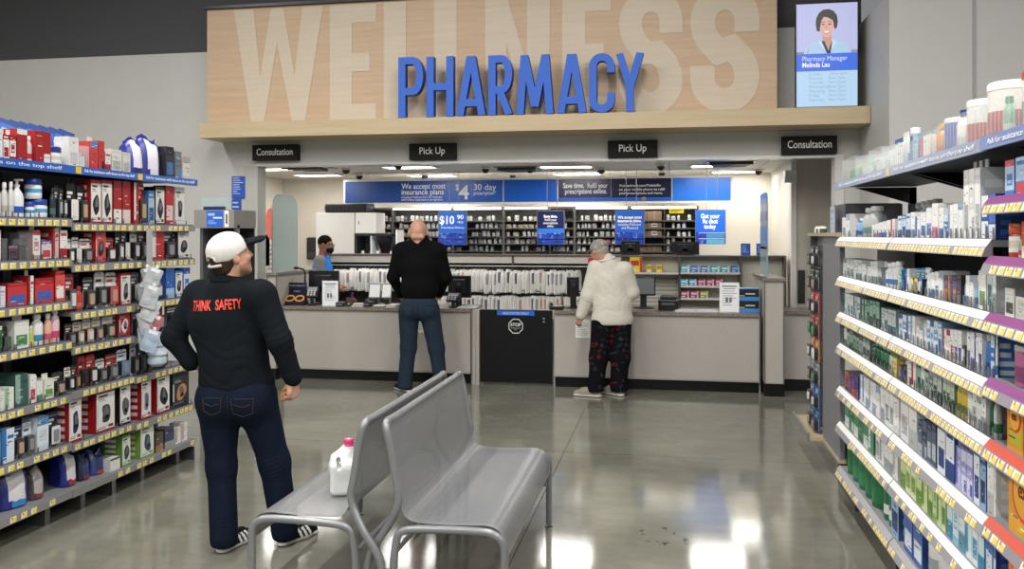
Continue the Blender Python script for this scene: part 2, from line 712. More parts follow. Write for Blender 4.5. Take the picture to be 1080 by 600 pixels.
q = cell(247, 341)
big([q(.0, 1), q(.20, 0), q(.34, 0), q(.49, .70), q(.66, 0), q(.80, 0), q(1, 1), q(.77, 1), q(.685, .42), q(.56, 1), q(.42, 1), q(.30, .42), q(.225, 1)])
for a, b in ((348, 397), (593, 644)):
    q = cell(a, b)
    big([q(0, 0), q(1, 0), q(1, .155), q(.48, .155), q(.48, .43), q(.86, .43), q(.86, .585), q(.48, .585), q(.48, .845), q(1, .845), q(1, 1), q(0, 1)])
for a, b in ((405, 452), (458, 506)):
    q = cell(a, b)
    big([q(0, 0), q(1, 0), q(1, .155), q(.5, .155), q(.5, 1), q(0, 1)])
q = cell(512, 580)
big([q(0, 0), q(.33, 0), q(.33, .62), q(.66, 0), q(1, 0), q(1, 1), q(.65, 1), q(.65, .42), q(.34, 1), q(0, 1)])
for a, b in ((653, 720), (728, 801)):
    q = cell(a, b)
    w_ = lx(b) - lx(a)
    wd = w_ * .36
    path = []
    x0, x1 = lx(a) + wd / 2, lx(b) - wd / 2
    cx, rx = (x0 + x1) / 2, (x1 - x0) / 2
    rz = rx * 1.05
    zt, zb_ = ZT - wd / 2 - rz, ZBm + wd / 2 + rz
    path += [(x1, zt - .13)] + arc(cx, zt, rx, rz, 0, 180, 12)
    path += [(x0 + .01, zt - .10), (x0 + .05, zt - .2), (cx - .06, zt - .34), (cx + .07, zb_ + .32), (x1 - .05, zb_ + .2), (x1 - .01, zb_ + .1)]
    path += arc(cx, zb_, rx, rz, 0, -180, 12) + [(x0, zb_ + .14)]
    add_stroke(let, path, wd, -.006, -.001, '#dccbb0', 'birch_pale')
let.build('giant_lettering', root)
tl = MB()
tl.box((pl.x - .02, -.05, 4.34), (pr.x + .02, .2, 4.37), '#3c3c40', 'metal')
tl.build('top_rail', root)

YL = 9.03
la, lb = on_y(210, 128, YL), on_y(915.5, 114, YL)
lg = MB().box((la.x, YL, 2.79), (1.975, YH - .002, 2.963), '#c5b08c', 'ledge_wood')
tag(lg.build('wood_ledge'), 'long pale wood ledge under the big sign panel', 'ledge')

# PHARMACY: nine separate standing blue letters
BLUE, BLUED = '#2e66cf', '#1f4ca6'
YT = 9.12
LW = .080


def letter(ch, x0, x1):
    ax, bx = on_y(x0, 100, YT).x, on_y(x1, 100, YT).x
    zb_, zt = 2.9645, on_y((x0 + x1) / 2, 62 - (x0 - 423) * .02, YT).z
    h = zt - zb_
    W = bx - ax
    w = LW
    m = MB()

    def S(pts, y=0.0):
        add_stroke(m, [(ax + p[0], zb_ + p[1]) for p in pts], w, -.10 + y, .0, BLUED, 'paint', front=BLUE)
    e = w / 2
    if ch in 'PR':
        r = h * .255
        S([(e, 0), (e, h)])
        S([(e, h - e), (W * .5, h - e)] + arc(W - e - W * .28, h - e - r + .0, W * .28, r, 90, -90, 10) + [(e, h - e - 2 * r)], -.001)
        if ch == 'R':
            S([(W * .45, h - 2 * r - e), (W - e * .95, 0)], -.002)
    elif ch == 'H':
        S([(e, 0), (e, h)])
        S([(W - e, 0), (W - e, h)])
        S([(e, h * .5), (W - e, h * .5)], -.001)
    elif ch == 'A':
        S([(e, 0), (W / 2 - .008, h)])
        S([(W - e, 0), (W / 2 + .008, h)], -.001)
        S([(W * .24, h * .22), (W * .76, h * .22)], -.002)
    elif ch == 'M':
        S([(e, 0), (W * .22, h)])
        S([(W * .22, h), (W * .5, h * .13)], -.001)
        S([(W * .5, h * .13), (W * .78, h)], -.002)
        S([(W * .78, h), (W - e, 0)], -.003)
    elif ch == 'C':
        rx, rz = W / 2 - e, W / 2 - e
        S([(W - e, h * .67), (W - e, h - e - rz)] + arc(W / 2, h - e - rz, rx, rz, 10, 180, 12) + arc(W / 2, e + rz, rx, rz, 180, 350, 12) + [(W - e, h * .33)])
    elif ch == 'Y':
        S([(e, h), (W / 2, h * .42)])
        S([(W - e, h), (W / 2, h * .42)], -.001)
        S([(W / 2, 0), (W / 2, h * .46)], -.002)
    m.v = [(p[0], p[1], min(max(p[2], zb_), zt)) for p in m.v]
    o = m.build('sign_letter', loc=(0, YT, 0))
    return o


for ch, a, b, how in (('P', 423, 449, 'tall blue letter P that starts the word on the ledge'), ('H', 452.5, 480.5, 'tall blue letter H beside the letter P'),
                      ('A', 483.5, 514, 'tall blue letter A between the H and R'), ('R', 517, 542, 'tall blue letter R with a slanted leg'),
                      ('M', 546, 585, 'tall blue letter M, widest letter on the ledge'), ('A', 588.5, 619.5, 'tall blue letter A between the M and C'),
                      ('C', 622, 649, 'tall round blue letter C beside the last letter'), ('Y', 650, 679.5, 'tall blue letter Y that ends the word')):
    tag(letter(ch, a, b), how, 'sign letter', 'blue letters standing on the wood ledge')

# hanging black signs -------------------------------------------------
YS = 9.46
for s, x0, y0, x1, y1, how in (('Consultation', 266, 153, 313.5, 168.5, 'black Consultation sign above the frosted glass screen'),
                               ('Pick Up', 431.5, 151.5, 480, 167.5, 'black Pick Up sign above the bald man'),
                               ('Pick Up', 641, 148.5, 693.5, 165, 'black Pick Up sign above the man in white'),
                               ('Consultation', 825, 144, 883, 161.5, 'black Consultation sign under the portrait screen')):
    a, b = on_y(x0, y0, YS), on_y(x1, y1, YS)
    cx, cz, W, H = (a.x + b.x) / 2, (a.z + b.z) / 2, b.x - a.x, abs(a.z - b.z)
    sg = thing('hanging_sign', how, 'sign', (cx, YS, cz), group='black counter signs')
    MB().box((-W / 2, 0, -H / 2), (W / 2, YH - YS - .002, H / 2), '#09090b', 'matt').build('board', sg)
    text(s, sg, (0, -.002, -H * .17), size=H * .62, col='#f2f2f0', width=W * (.8 if len(s) > 8 else .55), bold=.0006)

# portrait screen on the ledge ---------------------------------------
YV = 9.14
a, b = on_y(839, 3, YV), on_y(905.5, 113.5, YV)
cx, W = (a.x + b.x) / 2, b.x - a.x
zb0, H = 2.964, on_y(872, 2, YV).z - 2.964
tv = thing('display_screen', 'upright screen showing a smiling woman in a white coat', 'screen', (cx, YV, zb0))
MB().box((-W / 2, 0, 0), (W / 2, .07, H), '#15161c', 'plastic', bev=.006).build('housing', tv)
MB().box((-.12, .071, .02), (.12, .14, .5), '#2b2b2e', 'metal').build('stand', tv)
w2, h0, h1 = W / 2 * .965, H * .018, H * .985
hs = h1 - h0


def sc_(u, v):
    return (-w2 + 2 * w2 * u, h0 + hs * v)


s_ = MB()
s_.panel(2 * w2, hs, [(0, 0, 1, .345, '#b4d6f4'), (0, .345, 1, .515, '#2766e2'), (0, .515, 1, 1, '#b9bde6'), (0, .515, .12, .535, '#8b7f8a'), (.9, .515, 1, .545, '#8b8fb0')], '#b9bde6', y=-.002, x0=-w2, z0=h0, mat='screen')
pic = s_.build('screen_image', tv)


def flat(pts, col, y):
    m = MB()
    m.add([(p[0], y, p[1]) for p in pts], [tuple(range(len(pts)))], col, 'screen')
    return m


def ell(u, v, ru, rv, a0=0, a1=360, n=20):
    return [sc_(u + ru * math.cos(math.radians(a0 + (a1 - a0) * i / n)), v + rv * math.sin(math.radians(a0 + (a1 - a0) * i / n))) for i in range(n if a1 - a0 == 360 else n + 1)]


pm = MB()


def lay(pts, col, y):
    pm.add([(p[0], y, p[1]) for p in pts], [tuple(range(len(pts)))], col, 'screen')


lay([sc_(.13, .516), sc_(.16, .58), sc_(.25, .625), sc_(.40, .655), sc_(.60, .655), sc_(.75, .625), sc_(.85, .58), sc_(.88, .516)], '#a9cbe6', -.003)
lay([sc_(.335, .735), sc_(.315, .80), sc_(.325, .86), sc_(.37, .91), sc_(.44, .94), sc_(.53, .945), sc_(.61, .925), sc_(.665, .88), sc_(.68, .82), sc_(.665, .765), sc_(.63, .745), sc_(.60, .80), sc_(.40, .80), sc_(.385, .73)], '#1f191e', -.0034)
lay([sc_(.42, .62), sc_(.50, .52), sc_(.58, .62), sc_(.57, .72), sc_(.43, .72)], '#c99687', -.0038)
lay([sc_(.41, .635), sc_(.50, .516), sc_(.545, .516), sc_(.46, .635)], '#2d2630', -.0040)
lay([sc_(.59, .635), sc_(.56, .516), sc_(.51, .516), sc_(.56, .6)], '#2d2630', -.0040)
lay([sc_(.375, .80), sc_(.38, .76), sc_(.405, .715), sc_(.45, .682), sc_(.50, .672), sc_(.55, .685), sc_(.59, .72), sc_(.61, .765), sc_(.615, .81), sc_(.60, .86), sc_(.50, .89), sc_(.40, .86)], '#dcab9a', -.0042)
lay([sc_(.355, .76), sc_(.36, .84), sc_(.42, .905), sc_(.52, .915), sc_(.61, .885), sc_(.635, .81), sc_(.625, .77), sc_(.595, .835), sc_(.52, .862), sc_(.45, .872), sc_(.41, .835), sc_(.385, .76)], '#1f191e', -.0046)
for u in (.44, .545):
    lay(ell(u, .797, .026, .0065), '#33262a', -.0048)
    lay([sc_(u - .035, .818), sc_(u + .035, .818), sc_(u + .03, .824), sc_(u - .03, .824)], '#3a2b2c', -.0048)
lay([sc_(.482, .79), sc_(.502, .79), sc_(.518, .757), sc_(.468, .757)], '#cb9686', -.0048)
lay([sc_(.43, .735), sc_(.555, .735), sc_(.53, .712), sc_(.49, .702), sc_(.455, .712)], '#a84c52', -.0050)
lay([sc_(.44, .733), sc_(.545, .733), sc_(.525, .717), sc_(.49, .711), sc_(.46, .717)], '#f6f0f0', -.0052)
lay([sc_(.17, .516), sc_(.20, .575), sc_(.215, .575), sc_(.19, .516)], '#8fb4d4', -.0036)
lay([sc_(.39, .65), sc_(.46, .57), sc_(.44, .56), sc_(.36, .62)], '#c4dcee', -.0041)
lay([sc_(.61, .65), sc_(.575, .57), sc_(.595, .56), sc_(.65, .62)], '#c4dcee', -.0041)
pm.build('portrait', pic)
text('Pharmacy Manager', tv, (-w2 * .82, -.003, h0 + hs * .445), size=.07, col='#cfe0ff', mat='screen', align='LEFT', width=2 * w2 * .74)
text('Melinda Lau', tv, (-w2 * .82, -.003, h0 + hs * .385), size=.07, col='#ffffff', mat='screen', align='LEFT', width=2 * w2 * .45, bold=.001)
for k, (dname, hrs) in enumerate((('Sunday', '10am-6pm'), ('Monday', '9am-7pm'), ('Tuesday', '9am-7pm'), ('Wednesday', '9am-7pm'), ('Thursday', '9am-7pm'), ('Friday', '9am-7pm'), ('Saturday', '9am-7pm'))):
    zz = h0 + hs * (.305 - k * .042)
    text(dname, tv, (-w2 * .6, -.003, zz), size=.044, col='#8ca9c8', mat='screen', align='LEFT')
    text(hrs, tv, (w2 * .05, -.003, zz), size=.044, col='#8ca9c8', mat='screen', align='LEFT')
jb = MB().box((-.05, 0, -.09), (.05, .06, .09), '#2c2c30', 'plastic', bev=.008).build('wall_junction_box', loc=(1.90, 9.488, on_y(909, 47, 9.5).z))
tag(jb, 'small black junction box on the wall behind the portrait screen', 'box')
for q in (-.035, .035):
    MB().box((-.02, -.006, q - .012), (.02, .0, q + .012), '#b8b8b8', 'plastic').build('port', jb)

# ------------------------------------------------------------------ counters
YC = 9.30     # counter front
xk0, xk1 = on_y(290, 330, YC).x, on_y(505, 330, YC).x
xg0, xg1 = on_y(506, 330, YC).x, on_y(582, 330, YC).x
xe0, xe1 = on_y(583, 330, YC).x, on_y(806, 330, YC).x
CZ = .845


def counter(x0, x1, label, post=None):
    o = thing('service_counter', label, 'counter', ((x0 + x1) / 2, YC, 0), group='linen grey pharmacy counters')
    h = (x1 - x0) / 2
    MB().box((-h, 0, .125), (h, .06, CZ - .035), '#aaa59d', 'laminate').build('front_panel', o)
    MB().box((-h, .05, 0), (h, .08, .122), '#0c0c0d', 'plastic').build('kick_plate', o)
    MB().box((-h, -.002, .118), (h, .004, .135), '#c9c7c2', 'metal').build('edge_strip', o)
    MB().box((-h, -.03, CZ - .035), (h, .62, CZ), '#82786e', 'granite').build('worktop', o)
    for s in (-1, 1):
        MB().box((s * h - .02, .06, 0), (s * h + .02, .6, CZ - .036), '#9e9a93', 'laminate').build('end_panel', o)
    return o


# the strip of wall beside the gate belongs to each counter run
counter(on_y(291.5, 300, 9.2).x + .045, on_y(498, 330, YC).x - .024, 'long linen grey counter in front of the bald man')
counter(xe0 + .02, on_y(806.5, 300, 9.2).x - .045, 'long linen grey counter in front of the man in white')
pst = MB().box((on_y(498.5, 330, YC).x + .002, YC - .01, 0), (xg0 - .006, YC + .1, CZ - .01), '#b3aea6', 'laminate').build('gate_post')
tag(pst, 'slim grey post at the hinge side of the black half gate', 'post')
MB().box((on_y(498.5, 330, YC).x + .03, YC - .013, 0), (on_y(498.5, 330, YC).x + .045, YC - .009, CZ - .01), '#c9c7c2', 'metal').build('edge_strip', pst)

gt = thing('half_gate', 'black half gate with round stop sign between the counters', 'gate', ((xg0 + xg1) / 2, YC + .02, 0))
hg = (xg1 - xg0) / 2
MB().box((-hg, 0, .03), (hg, .05, CZ - .005), '#0b0c10', 'plastic', bev=.004).build('gate_panel', gt)
sg = MB()
ring = [(.083 * math.cos(PI / 8 + k * PI / 4), -.012, .083 * math.sin(PI / 8 + k * PI / 4)) for k in range(8)]
sg.tube(ring, .006, 6, '#d8d8d8', 'paint', closed=True)
so = sg.build('stop_sign', gt, loc=(0, .006, .66))
text('STOP', so, (0, -.014, .0), size=.05, col='#dedede', bold=.001)
text('PHARMACY STAFF', so, (0, -.014, -.025), size=.013, col='#dedede')
text('ONLY', so, (0, -.014, -.042), size=.013, col='#dedede')
ns = MB().box((-.21, -.012, -.025), (.21, -.002, .025), '#2b66c8', 'plastic').build('notice_plate', gt, loc=(0, 0, CZ - .04))
text('ASSOCIATES ONLY', ns, (0, -.014, -.013), size=.035, col='#d7e5ff')
for zz in (.75, .715):
    MB().lathe([(.01, 0), (.01, .012)], 10, '#c8c8c8', 'metal', M=Matrix.Translation((hg - .09, 0, zz)) @ Matrix.Rotation(PI / 2, 4, 'X')).build('bolt', gt)

# side partitions with their privacy screens --------------------------
PZ = 1.235


def partition(x0, x1, y0, y1, label, zz=PZ):
    o = thing('partition_wing', label, 'partition', ((x0 + x1) / 2, y0, 0))
    h = (x1 - x0) / 2
    MB().box((-h, 0, .13), (h, y1 - y0, zz - .03), '#b1aca4', 'laminate').build('wing_panel', o)
    MB().box((-h - .004, -.02, 0), (h + .004, y1 - y0, .128), '#0c0c0d', 'plastic').build('kick_plate', o)
    MB().box((-h - .02, -.03, zz - .03), (h + .02, y1 - y0, zz), '#82786e', 'granite').build('cap', o)
    for s in (-1, 1):
        MB().box((s * h - .006, -.006, .13), (s * h + .006, .003, zz - .03), '#8d8b87', 'metal').build('corner_strip', o)
    return o


xpl = on_y(291.5, 300, 9.2).x
partition(xpl - .12, xpl, 9.2, 10.3, 'low grey partition wing under the frosted glass screen')
xpr = on_y(806.5, 300, 9.2).x
partition(xpr, xpr + .19, 9.2, 10.3, 'low grey partition wing under the narrow blue glass screen', 1.225)
# consultation counters either side
o = thing('consultation_counter', 'low grey counter in the right consultation bay behind the end display', 'counter', (xpr + .19, 9.5, 0))
MB().box((.006, .02, .13), (XR - xpr - .195, .08, CZ - .02), '#a5a098', 'laminate').build('front_panel', o)
MB().box((.006, .05, 0), (XR - xpr - .195, .09, .128), '#0c0c0d', 'plastic').build('kick_plate', o)
MB().box((.006, -.02, CZ - .02), (XR - xpr - .195, .5, CZ + .015), '#82786e', 'granite').build('worktop', o)
o = thing('consultation_counter', 'low grey counter in the left consultation bay behind the man in the cap', 'counter', (XL, 9.35, 0))
wd = xpl - .12 - XL - .025
MB().box((.0, .02, .13), (wd, .08, CZ - .02), '#a5a098', 'laminate').build('front_panel', o)
MB().box((.0, .05, 0), (wd, .09, .128), '#0c0c0d', 'plastic').build('kick_plate', o)
MB().box((.0, -.02, CZ - .02), (wd, .5, CZ + .015), '#82786e', 'granite').build('worktop', o)

g = thing('privacy_screen', 'tall frosted glass screen with rounded top on the left partition', 'glass screen', (xpl - .06, 9.2, PZ))
Mx = Matrix.Rotation(PI / 2, 4, 'Z')
zt = on_y(300, 206, 9.5).z - PZ
pane = MB()
pane.prism(arc(.68 - .17, zt - .17, .17, .17, 0, 90, 8) + arc(.02 + .17, zt - .17, .17, .17, 90, 180, 8) + [(.02, .002), (.68, .002)], -.006, .006, '#b4c9c6', 'frosted_glass', Mx)
pane.build('glass_pane', g)
rim = MB()
rp = [(.68, .003)] + arc(.68 - .17, zt - .17, .17, .17, 0, 90, 8) + arc(.02 + .17, zt - .17, .17, .17, 90, 180, 8) + [(.02, .003)]
rim.tube([(0, p[0], p[1]) for p in rp], .007, 6, '#8f9693', 'metal')
rim.build('rim', g)
g = thing('privacy_screen', 'narrow blue printed glass screen standing on the right partition', 'glass screen', (xpr + .03, 9.22, 1.225))
zt = on_y(811, 203, 9.4).z - 1.225
MB().prism(arc(.62 - .12, zt - .12, .12, .12, 0, 90, 8) + arc(.0 + .12, zt - .12, .12, .12, 90, 180, 8) + [(.0, .002), (.62, .002)], -.006, .006, '#5f97c8', 'frosted_glass', Mx).build('glass_pane', g)
MB().box((-.0065, -.004, .002), (.0065, .004, zt - .12), '#7f9fbe', 'plastic').build('blue_edge', g)
lb_ = MB()
for k, (z0, z1, c) in enumerate(((zt - .12, zt - .01, '#3a72c8'), (zt - .30, zt - .2, '#6d6f72'), (zt - .60, zt - .36, '#4f86c4'), (.18, .32, '#8fa5a0'))):
    lb_.box((-.012, -.003 + .0, z0), (-.0065, .60, z1), c, 'plastic')
lb_.build('printed_band', g)
MB().box((-.05, .1, .003), (-.008, .5, .012), '#999793', 'metal').build('foot_bracket', g)

# posters on the left jamb ---------------------------------------------
for s, x0, y0, x1, y1, how in (('PATIENT NOTICE', 244.5, 186, 258.5, 209, 'blue notice poster at the top of the left opening post'),
                               ('HEALTH', 244.5, 210, 254, 254, 'slim blue poster under the notice poster on the left post')):
    a, b = on_y(x0, y0, YH - .02), on_y(x1, y1, YH - .02)
    p = MB()
    W, H = b.x - a.x, a.z - b.z
    rects = [(.08, .9 - k * .1, .3 + .6 * RND.random(), .93 - k * .1, '#c9d8f4') for k in range(8)]
    p.panel(W, H, rects, '#2b57b8')
    p.box((0, .0005, 0), (W, .004, H), '#2b57b8')
    o = p.build('wall_poster', loc=(a.x, YH - .02, b.z))
    tag(o, how, 'poster', 'blue posters on the left post')

# ------------------------------------------------------------------ lights
def area(name, loc, sx_, sy_, watts, col=(1, .975, .945), rot=(0, 0, 0)):
    l = bpy.data.lights.new(name, 'AREA')
    l.shape = 'RECTANGLE'
    l.size, l.size_y = sx_, sy_
    l.energy = watts
    l.color = col
    o = bpy.data.objects.new(name, l)
    COL.objects.link(o)
    o.location = loc
    o.rotation_euler = rot
    return o


n = 0
for x in (-6.6, -3.6, -.6, 2.4, 5.4):
    for y in (-4.2, -.9, 2.3, 5.2):
        if x > 2 and y > 5:
            continue
        s = thing('strip_light', 'long white strip light under the dark store ceiling', 'ceiling light', (x, y, 5.55), group='strip lights under the store ceiling')
        MB().box((-.09, -1.2, .0), (.09, 1.2, .09), '#d8d8d8', 'paint').build('housing', s)
        MB().box((-.075, -1.18, -.03), (.075, 1.18, -.001), '#fff6ea', 'lamp').build('diffuser', s)
        MB().tube([(0, -.9, .09), (0, -.9, .44)], .006, 6, '#777777').build('hanger', s)
        MB().tube([(0, .9, .09), (0, .9, .44)], .006, 6, '#777777').build('hanger', s)
        area('strip_lamp', (x, y, 5.50), .16, 2.3, 96)
# recessed troffers in the pharmacy ceiling
TR = []
for px, py, how in ((297, 177.5, 'above the left consultation bay'), (335, 184, 'above the white storage machine'), (432, 175.5, 'above the bald man'), (456, 184.5, 'deeper in behind the bald man'),
                    (597, 175, 'above the hanging white bags'), (611, 184, 'deeper in behind the hanging white bags'), (757, 174, 'near the narrow blue screen'), (775, 182.5, 'deeper in before the flu shot sign')):
    p = on_z(px, py, ZI)
    TR.append((p.x, min(p.y, 12.55), how))
for x, y, how in TR:
    s = thing('troffer_light', 'white recessed ceiling light panel ' + how, 'ceiling light', (x, y, ZI), group='recessed lights in the pharmacy ceiling')
    fr = MB()
    for a, b in (((-.36, -.19), (.36, -.16)), ((-.36, .16), (.36, .19)), ((-.36, -.16), (-.33, .16)), ((.33, -.16), (.36, .16))):
        fr.box((a[0], a[1], -.02), (b[0], b[1], -.001), '#e8e8e4', 'paint')
    fr.build('frame', s)
    MB().box((-.33, -.16, -.012), (.33, .16, -.002), '#fff6ea', 'lamp').build('diffuser', s)
    area('troffer_lamp', (x, y, ZI - .03), .64, .30, 20 if y < 12 else 9)
for px, py, how in ((325, 176, 'at the left consultation bay'), (548, 177, 'above the hanging white bags'), (770, 171, 'before the blue banner end')):
    p = on_z(px, py, ZI)
    v = thing('ceiling_vent', 'dark square air vent in the white ceiling ' + how, 'vent', (p.x, p.y, ZI), group='vents in the pharmacy ceiling')
    MB().box((-.3, -.3, -.015), (.3, .3, -.001), '#8d8c88', 'metal').build('frame', v)
    for k in range(4):
        MB().box((-.26 + k * .02, -.25 + k * .13, -.05), (.26 - k * .02, -.2 + k * .13, -.016), '#4a4946', 'metal').build('louver', v)
cams = [(365, 181), (379, 187), (448, 187), (512, 180), (541, 186.5), (559, 180), (634, 181), (697, 177), (698, 184), (800, 182), (420, 176)]
for k, (px, py) in enumerate(cams):
    p = on_z(px, py, ZI - .05)
    if p.y > 12.8:
        p = on_y(px, py, 12.75)
    d = thing('dome_camera', '%s small black dome camera from the frosted screen under the ceiling' % nth(k + 1), 'camera', (p.x, p.y, ZI), group='dome cameras under the pharmacy ceiling')
    MB().lathe([(.06, -.03, '#d5d3ce'), (.065, -.001, '#d5d3ce')], 14).build('mount_ring', d, 1)
    MB().sphere((0, 0, -.035), .052, '#141416', 'plastic', 14).build('dome', d, 1)

w = bpy.data.worlds.new('World')
SC.world = w
w.use_nodes = True
w.node_tree.nodes['Background'].inputs['Color'].default_value = (.85, .87, .9, 1)
w.node_tree.nodes['Background'].inputs['Strength'].default_value = .26

cam = bpy.data.cameras.new('Camera')
co = bpy.data.objects.new('Camera', cam)
COL.objects.link(co)
cam.sensor_fit = 'HORIZONTAL'
cam.sensor_width = 36
cam.lens = 36 * F / 1080
cam.shift_y = -(300 - HOR) / 1080
cam.clip_start = .05
co.location = (0, 0, EYE)
co.rotation_euler = (PI / 2, 0, TH)
SC.camera = co
vs = SC.view_settings
vs.view_transform = 'Standard'
vs.look = 'None'
vs.gamma = 1
vs.exposure = 0.0
vs.use_curve_mapping = False
SC.cycles.use_denoising = True
SC.cycles.max_bounces = 6
SC.cycles.transparent_max_bounces = 12
SC.cycles.sample_clamp_indirect = 4.0
# ================================================================== BEHIND THE COUNTER
def rect_at(x0, y0, x1, y1, Y):
    """centre x, bottom z, width, height of a picture-size rectangle standing at depth Y"""
    a, b = on_y(x0, y0, Y), on_y(x1, y1, Y)
    return (a.x + b.x) / 2, min(a.z, b.z), b.x - a.x, abs(a.z - b.z)


def monitor_back(x0, y0, x1, y1, Y, zbase, label, front=False, tilt=0.0):
    cx, zb, W, H = rect_at(x0, y0, x1, y1, Y)
    o = thing('computer_monitor', label, 'monitor', (cx, Y, zbase), tilt, 'monitors at the pharmacy counters')
    zb -= zbase
    MB().box((-W / 2, 0, zb), (W / 2, .035, zb + H), '#141416', 'plastic', bev=.006).build('housing', o)
    if front:
        MB().box((-W / 2 + .015, -.003, zb + .02), (W / 2 - .015, .002, zb + H - .015), '#6d7276', 'plastic').build('screen', o)
    else:
        MB().box((-W * .3, -.02, zb + H * .2), (W * .3, .002, zb + H * .85), '#1b1b1e', 'plastic', bev=.012).build('rear_bulge', o)
        MB().lathe([(.022, 0), (.022, .004)], 14, '#3a3a3e', M=Matrix.Translation((0, -.02, zb + H * .62)) @ Matrix.Rotation(PI / 2, 4, 'X')).build('round_badge', o)
    ys = -.02 if not front else .045
    MB().box((-.035, min(ys, ys + .02), .012), (.035, ys + .02, zb + H * .45), '#1b1b1d', 'plastic').build('stand', o)
    MB().lathe([(.12, 0), (.12, .008), (.05, .014)], 18, '#1b1b1d', M=Matrix.Translation((0, ys + .01, 0.0))).build('foot', o, 1)
    return o


def notice(x0, y0, x1, y1, Y, zbase, label, lines=7, col='#eef0f2', name='notice_stand'):
    cx, zb, W, H = rect_at(x0, y0, x1, y1, Y)
    o = thing(name, label, 'notice', (cx, Y, zbase))
    r = [(.12, .86, .88, .9, '#5d6068'), (.2, .78, .8, .81, '#8b8e96')]
    for k in range(lines):
        r.append((.14, .70 - k * .08, .5 + .38 * RND.random(), .725 - k * .08, '#a3a6ad'))
    r += [(.3, .33, .44, .5, '#6f737b'), (.5, .33, .62, .5, '#6f737b')]
    p = MB()
    p.panel(W, H, r, col, x0=-W / 2, y=-.002)
    p.box((-W / 2, -.0015, 0), (W / 2, .002, H), col)
    p.build('sheet', o)
    m = MB()
    m.box((-W / 2 - .004, .003, 0), (W / 2 + .004, .006, H + .004), '#dfe6ea', 'film')
    m.box((-W / 2 - .004, -.03, 0), (W / 2 + .004, .05, .004), '#dfe6ea', 'film')
    m.build('clear_holder', o)
    return o


# work partition with hanging rails ------------------------------------
YW = 11.0
wx0, wx1 = on_y(346.5, 268, YW).x, on_y(829, 270, YW).x
zcap = 1.415
wp = thing('work_partition', 'long cream work partition with dark cap behind the counters', 'partition', (0, YW, 0))
xm = on_y(657, 280, YW).x
xq = on_y(716.5, 280, YW).x
xr_ = on_y(781, 280, YW).x
MB().box((wx0, -.03, zcap - .02), (wx1, .3, zcap), '#6e6862', 'plastic').build('cap', wp)
MB().box((wx0, 0, 1.30), (xm, .03, zcap - .021), '#ded9cc', 'paint').build('cream_panel', wp)
MB().box((xm + .002, .16, .02), (wx1, .19, zcap - .021), '#cfcabd', 'paint').build('back_panel', wp)
MB().box((wx0, .2, .02), (xm, .23, 1.299), '#2d2c2a', 'paint').build('dark_backboard', wp)
for px in (347.5, 541, 656, 716.5, 781, 828):
    x = on_y(px, 280, YW).x
    MB().box((x - .014, -.012, .02), (x + .014, .22, zcap - .021), '#6c6a66', 'metal').build('post', wp)
for zz, n_ in ((1.262, 'bag_rail'), (.925, 'bag_rail')):
    m = MB()
    m.tube([(wx0 + .02, -.06, zz), (xm - .02, -.06, zz)], .010, 8, '#a7a9aa')
    for k in range(6):
        x = wx0 + .05 + (xm - wx0 - .1) * k / 5
        m.tube([(x, -.06, zz), (x, .2, zz + .0)], .006, 6, '#a7a9aa')
    m.build(n_, wp)
for (a, b, py) in ((xm, xq, 287.5), (xq, xr_, 287), (xq, xr_, 301), (xq, xr_, 314)):
    z = z_at(720, py, YW - .1)
    sh = MB().box((a + .015, -.14, z - .012), (b - .015, .158, z), '#e5e1d6', 'paint').build('shelf', wp)
    MB().box((a + .015, -.145, z - .022), (b - .015, -.141, z + .004), '#d8d6cf', 'plastic').build('price_rail', sh)
g = MB()
for k in range(12):
    g.box((xm + .02, .150, .55 + k * .05), (xq - .02, .158, .575 + k * .05), '#a8a59d', 'paint')
g.build('slat_wall', wp)


def bag(w, h, c, pc, seed):
    r = random.Random(seed)
    m = MB()
    n = 7
    vs, fs, cs = [], [], []
    rows = [(0, .7, .004), (-.04, .95, .010), (-.12, 1, .013), (-h * .6, .97, .015), (-h * .93, .93, .012), (-h, .9, .003)]
    for (z, s, t) in rows:
        for side in (-1, 1):
            for i in range(n):
                u = -1 + 2 * i / (n - 1)
                vs.append((u * w / 2 * s, side * t * (1 - .6 * u * u) + r.uniform(-.004, .004), z + r.uniform(-.006, .006)))
    W = 2 * n
    for k in range(len(rows) - 1):
        for side in (0, 1):
            for i in range(n - 1):
                a = k * W + side * n + i
                f = (a, a + 1, a + W + 1, a + W)
                fs.append(f if side else f[::-1])
                pr = (k in (1, 2)) and 1 <= i <= 3
                cs.append(pc if (pr and pc) else c)
        for i in (0, n - 1):
            fs.append((k * W + i, k * W + n + i, (k + 1) * W + n + i, (k + 1) * W + i))
            cs.append(c)
    m.add(vs, fs, cs, 'matt')
    m.tube([(0, 0, -.005), (.0, 0, .018), (.012, 0, .03), (.0, 0, .04)], .0025, 5, '#999b9c', 'metal')
    return m.mesh('prescription_bag')


BAGS = [bag(w, h, c, pc, i) for i, (w, h, c, pc) in enumerate((
    (.15, .29, '#eeede7', None), (.14, .27, '#ecece8', None), (.16, .30, '#f3f2ee', '#a9adb8'), (.13, .26, '#f0eee8', None),
    (.15, .28, '#eceee9', '#d2a794'), (.14, .30, '#f4f3ee', '#77767c')))]
k = 0
for rail, zz, a, b, n in (('upper', 1.222, 353, 612, 60), ('lower', .885, 440, 618, 40)):
    for i in range(n):
        px = a + (b - a) * (i + .5) / n + RND.uniform(-.3, .3)
        x = on_y(px, 280, YW - .06).x
        me = RND.choice(BAGS)
        ob = link('prescription_bag', me, None, (x, YW - .06, zz - RND.uniform(0, .028)), math.radians(58 + RND.uniform(-5, 5)))
        tag(ob, 'white prescription bag hanging %s from the left end of the %s rail' % (nth(i + 1), rail), 'bag', 'prescription bags on the %s rail' % rail)

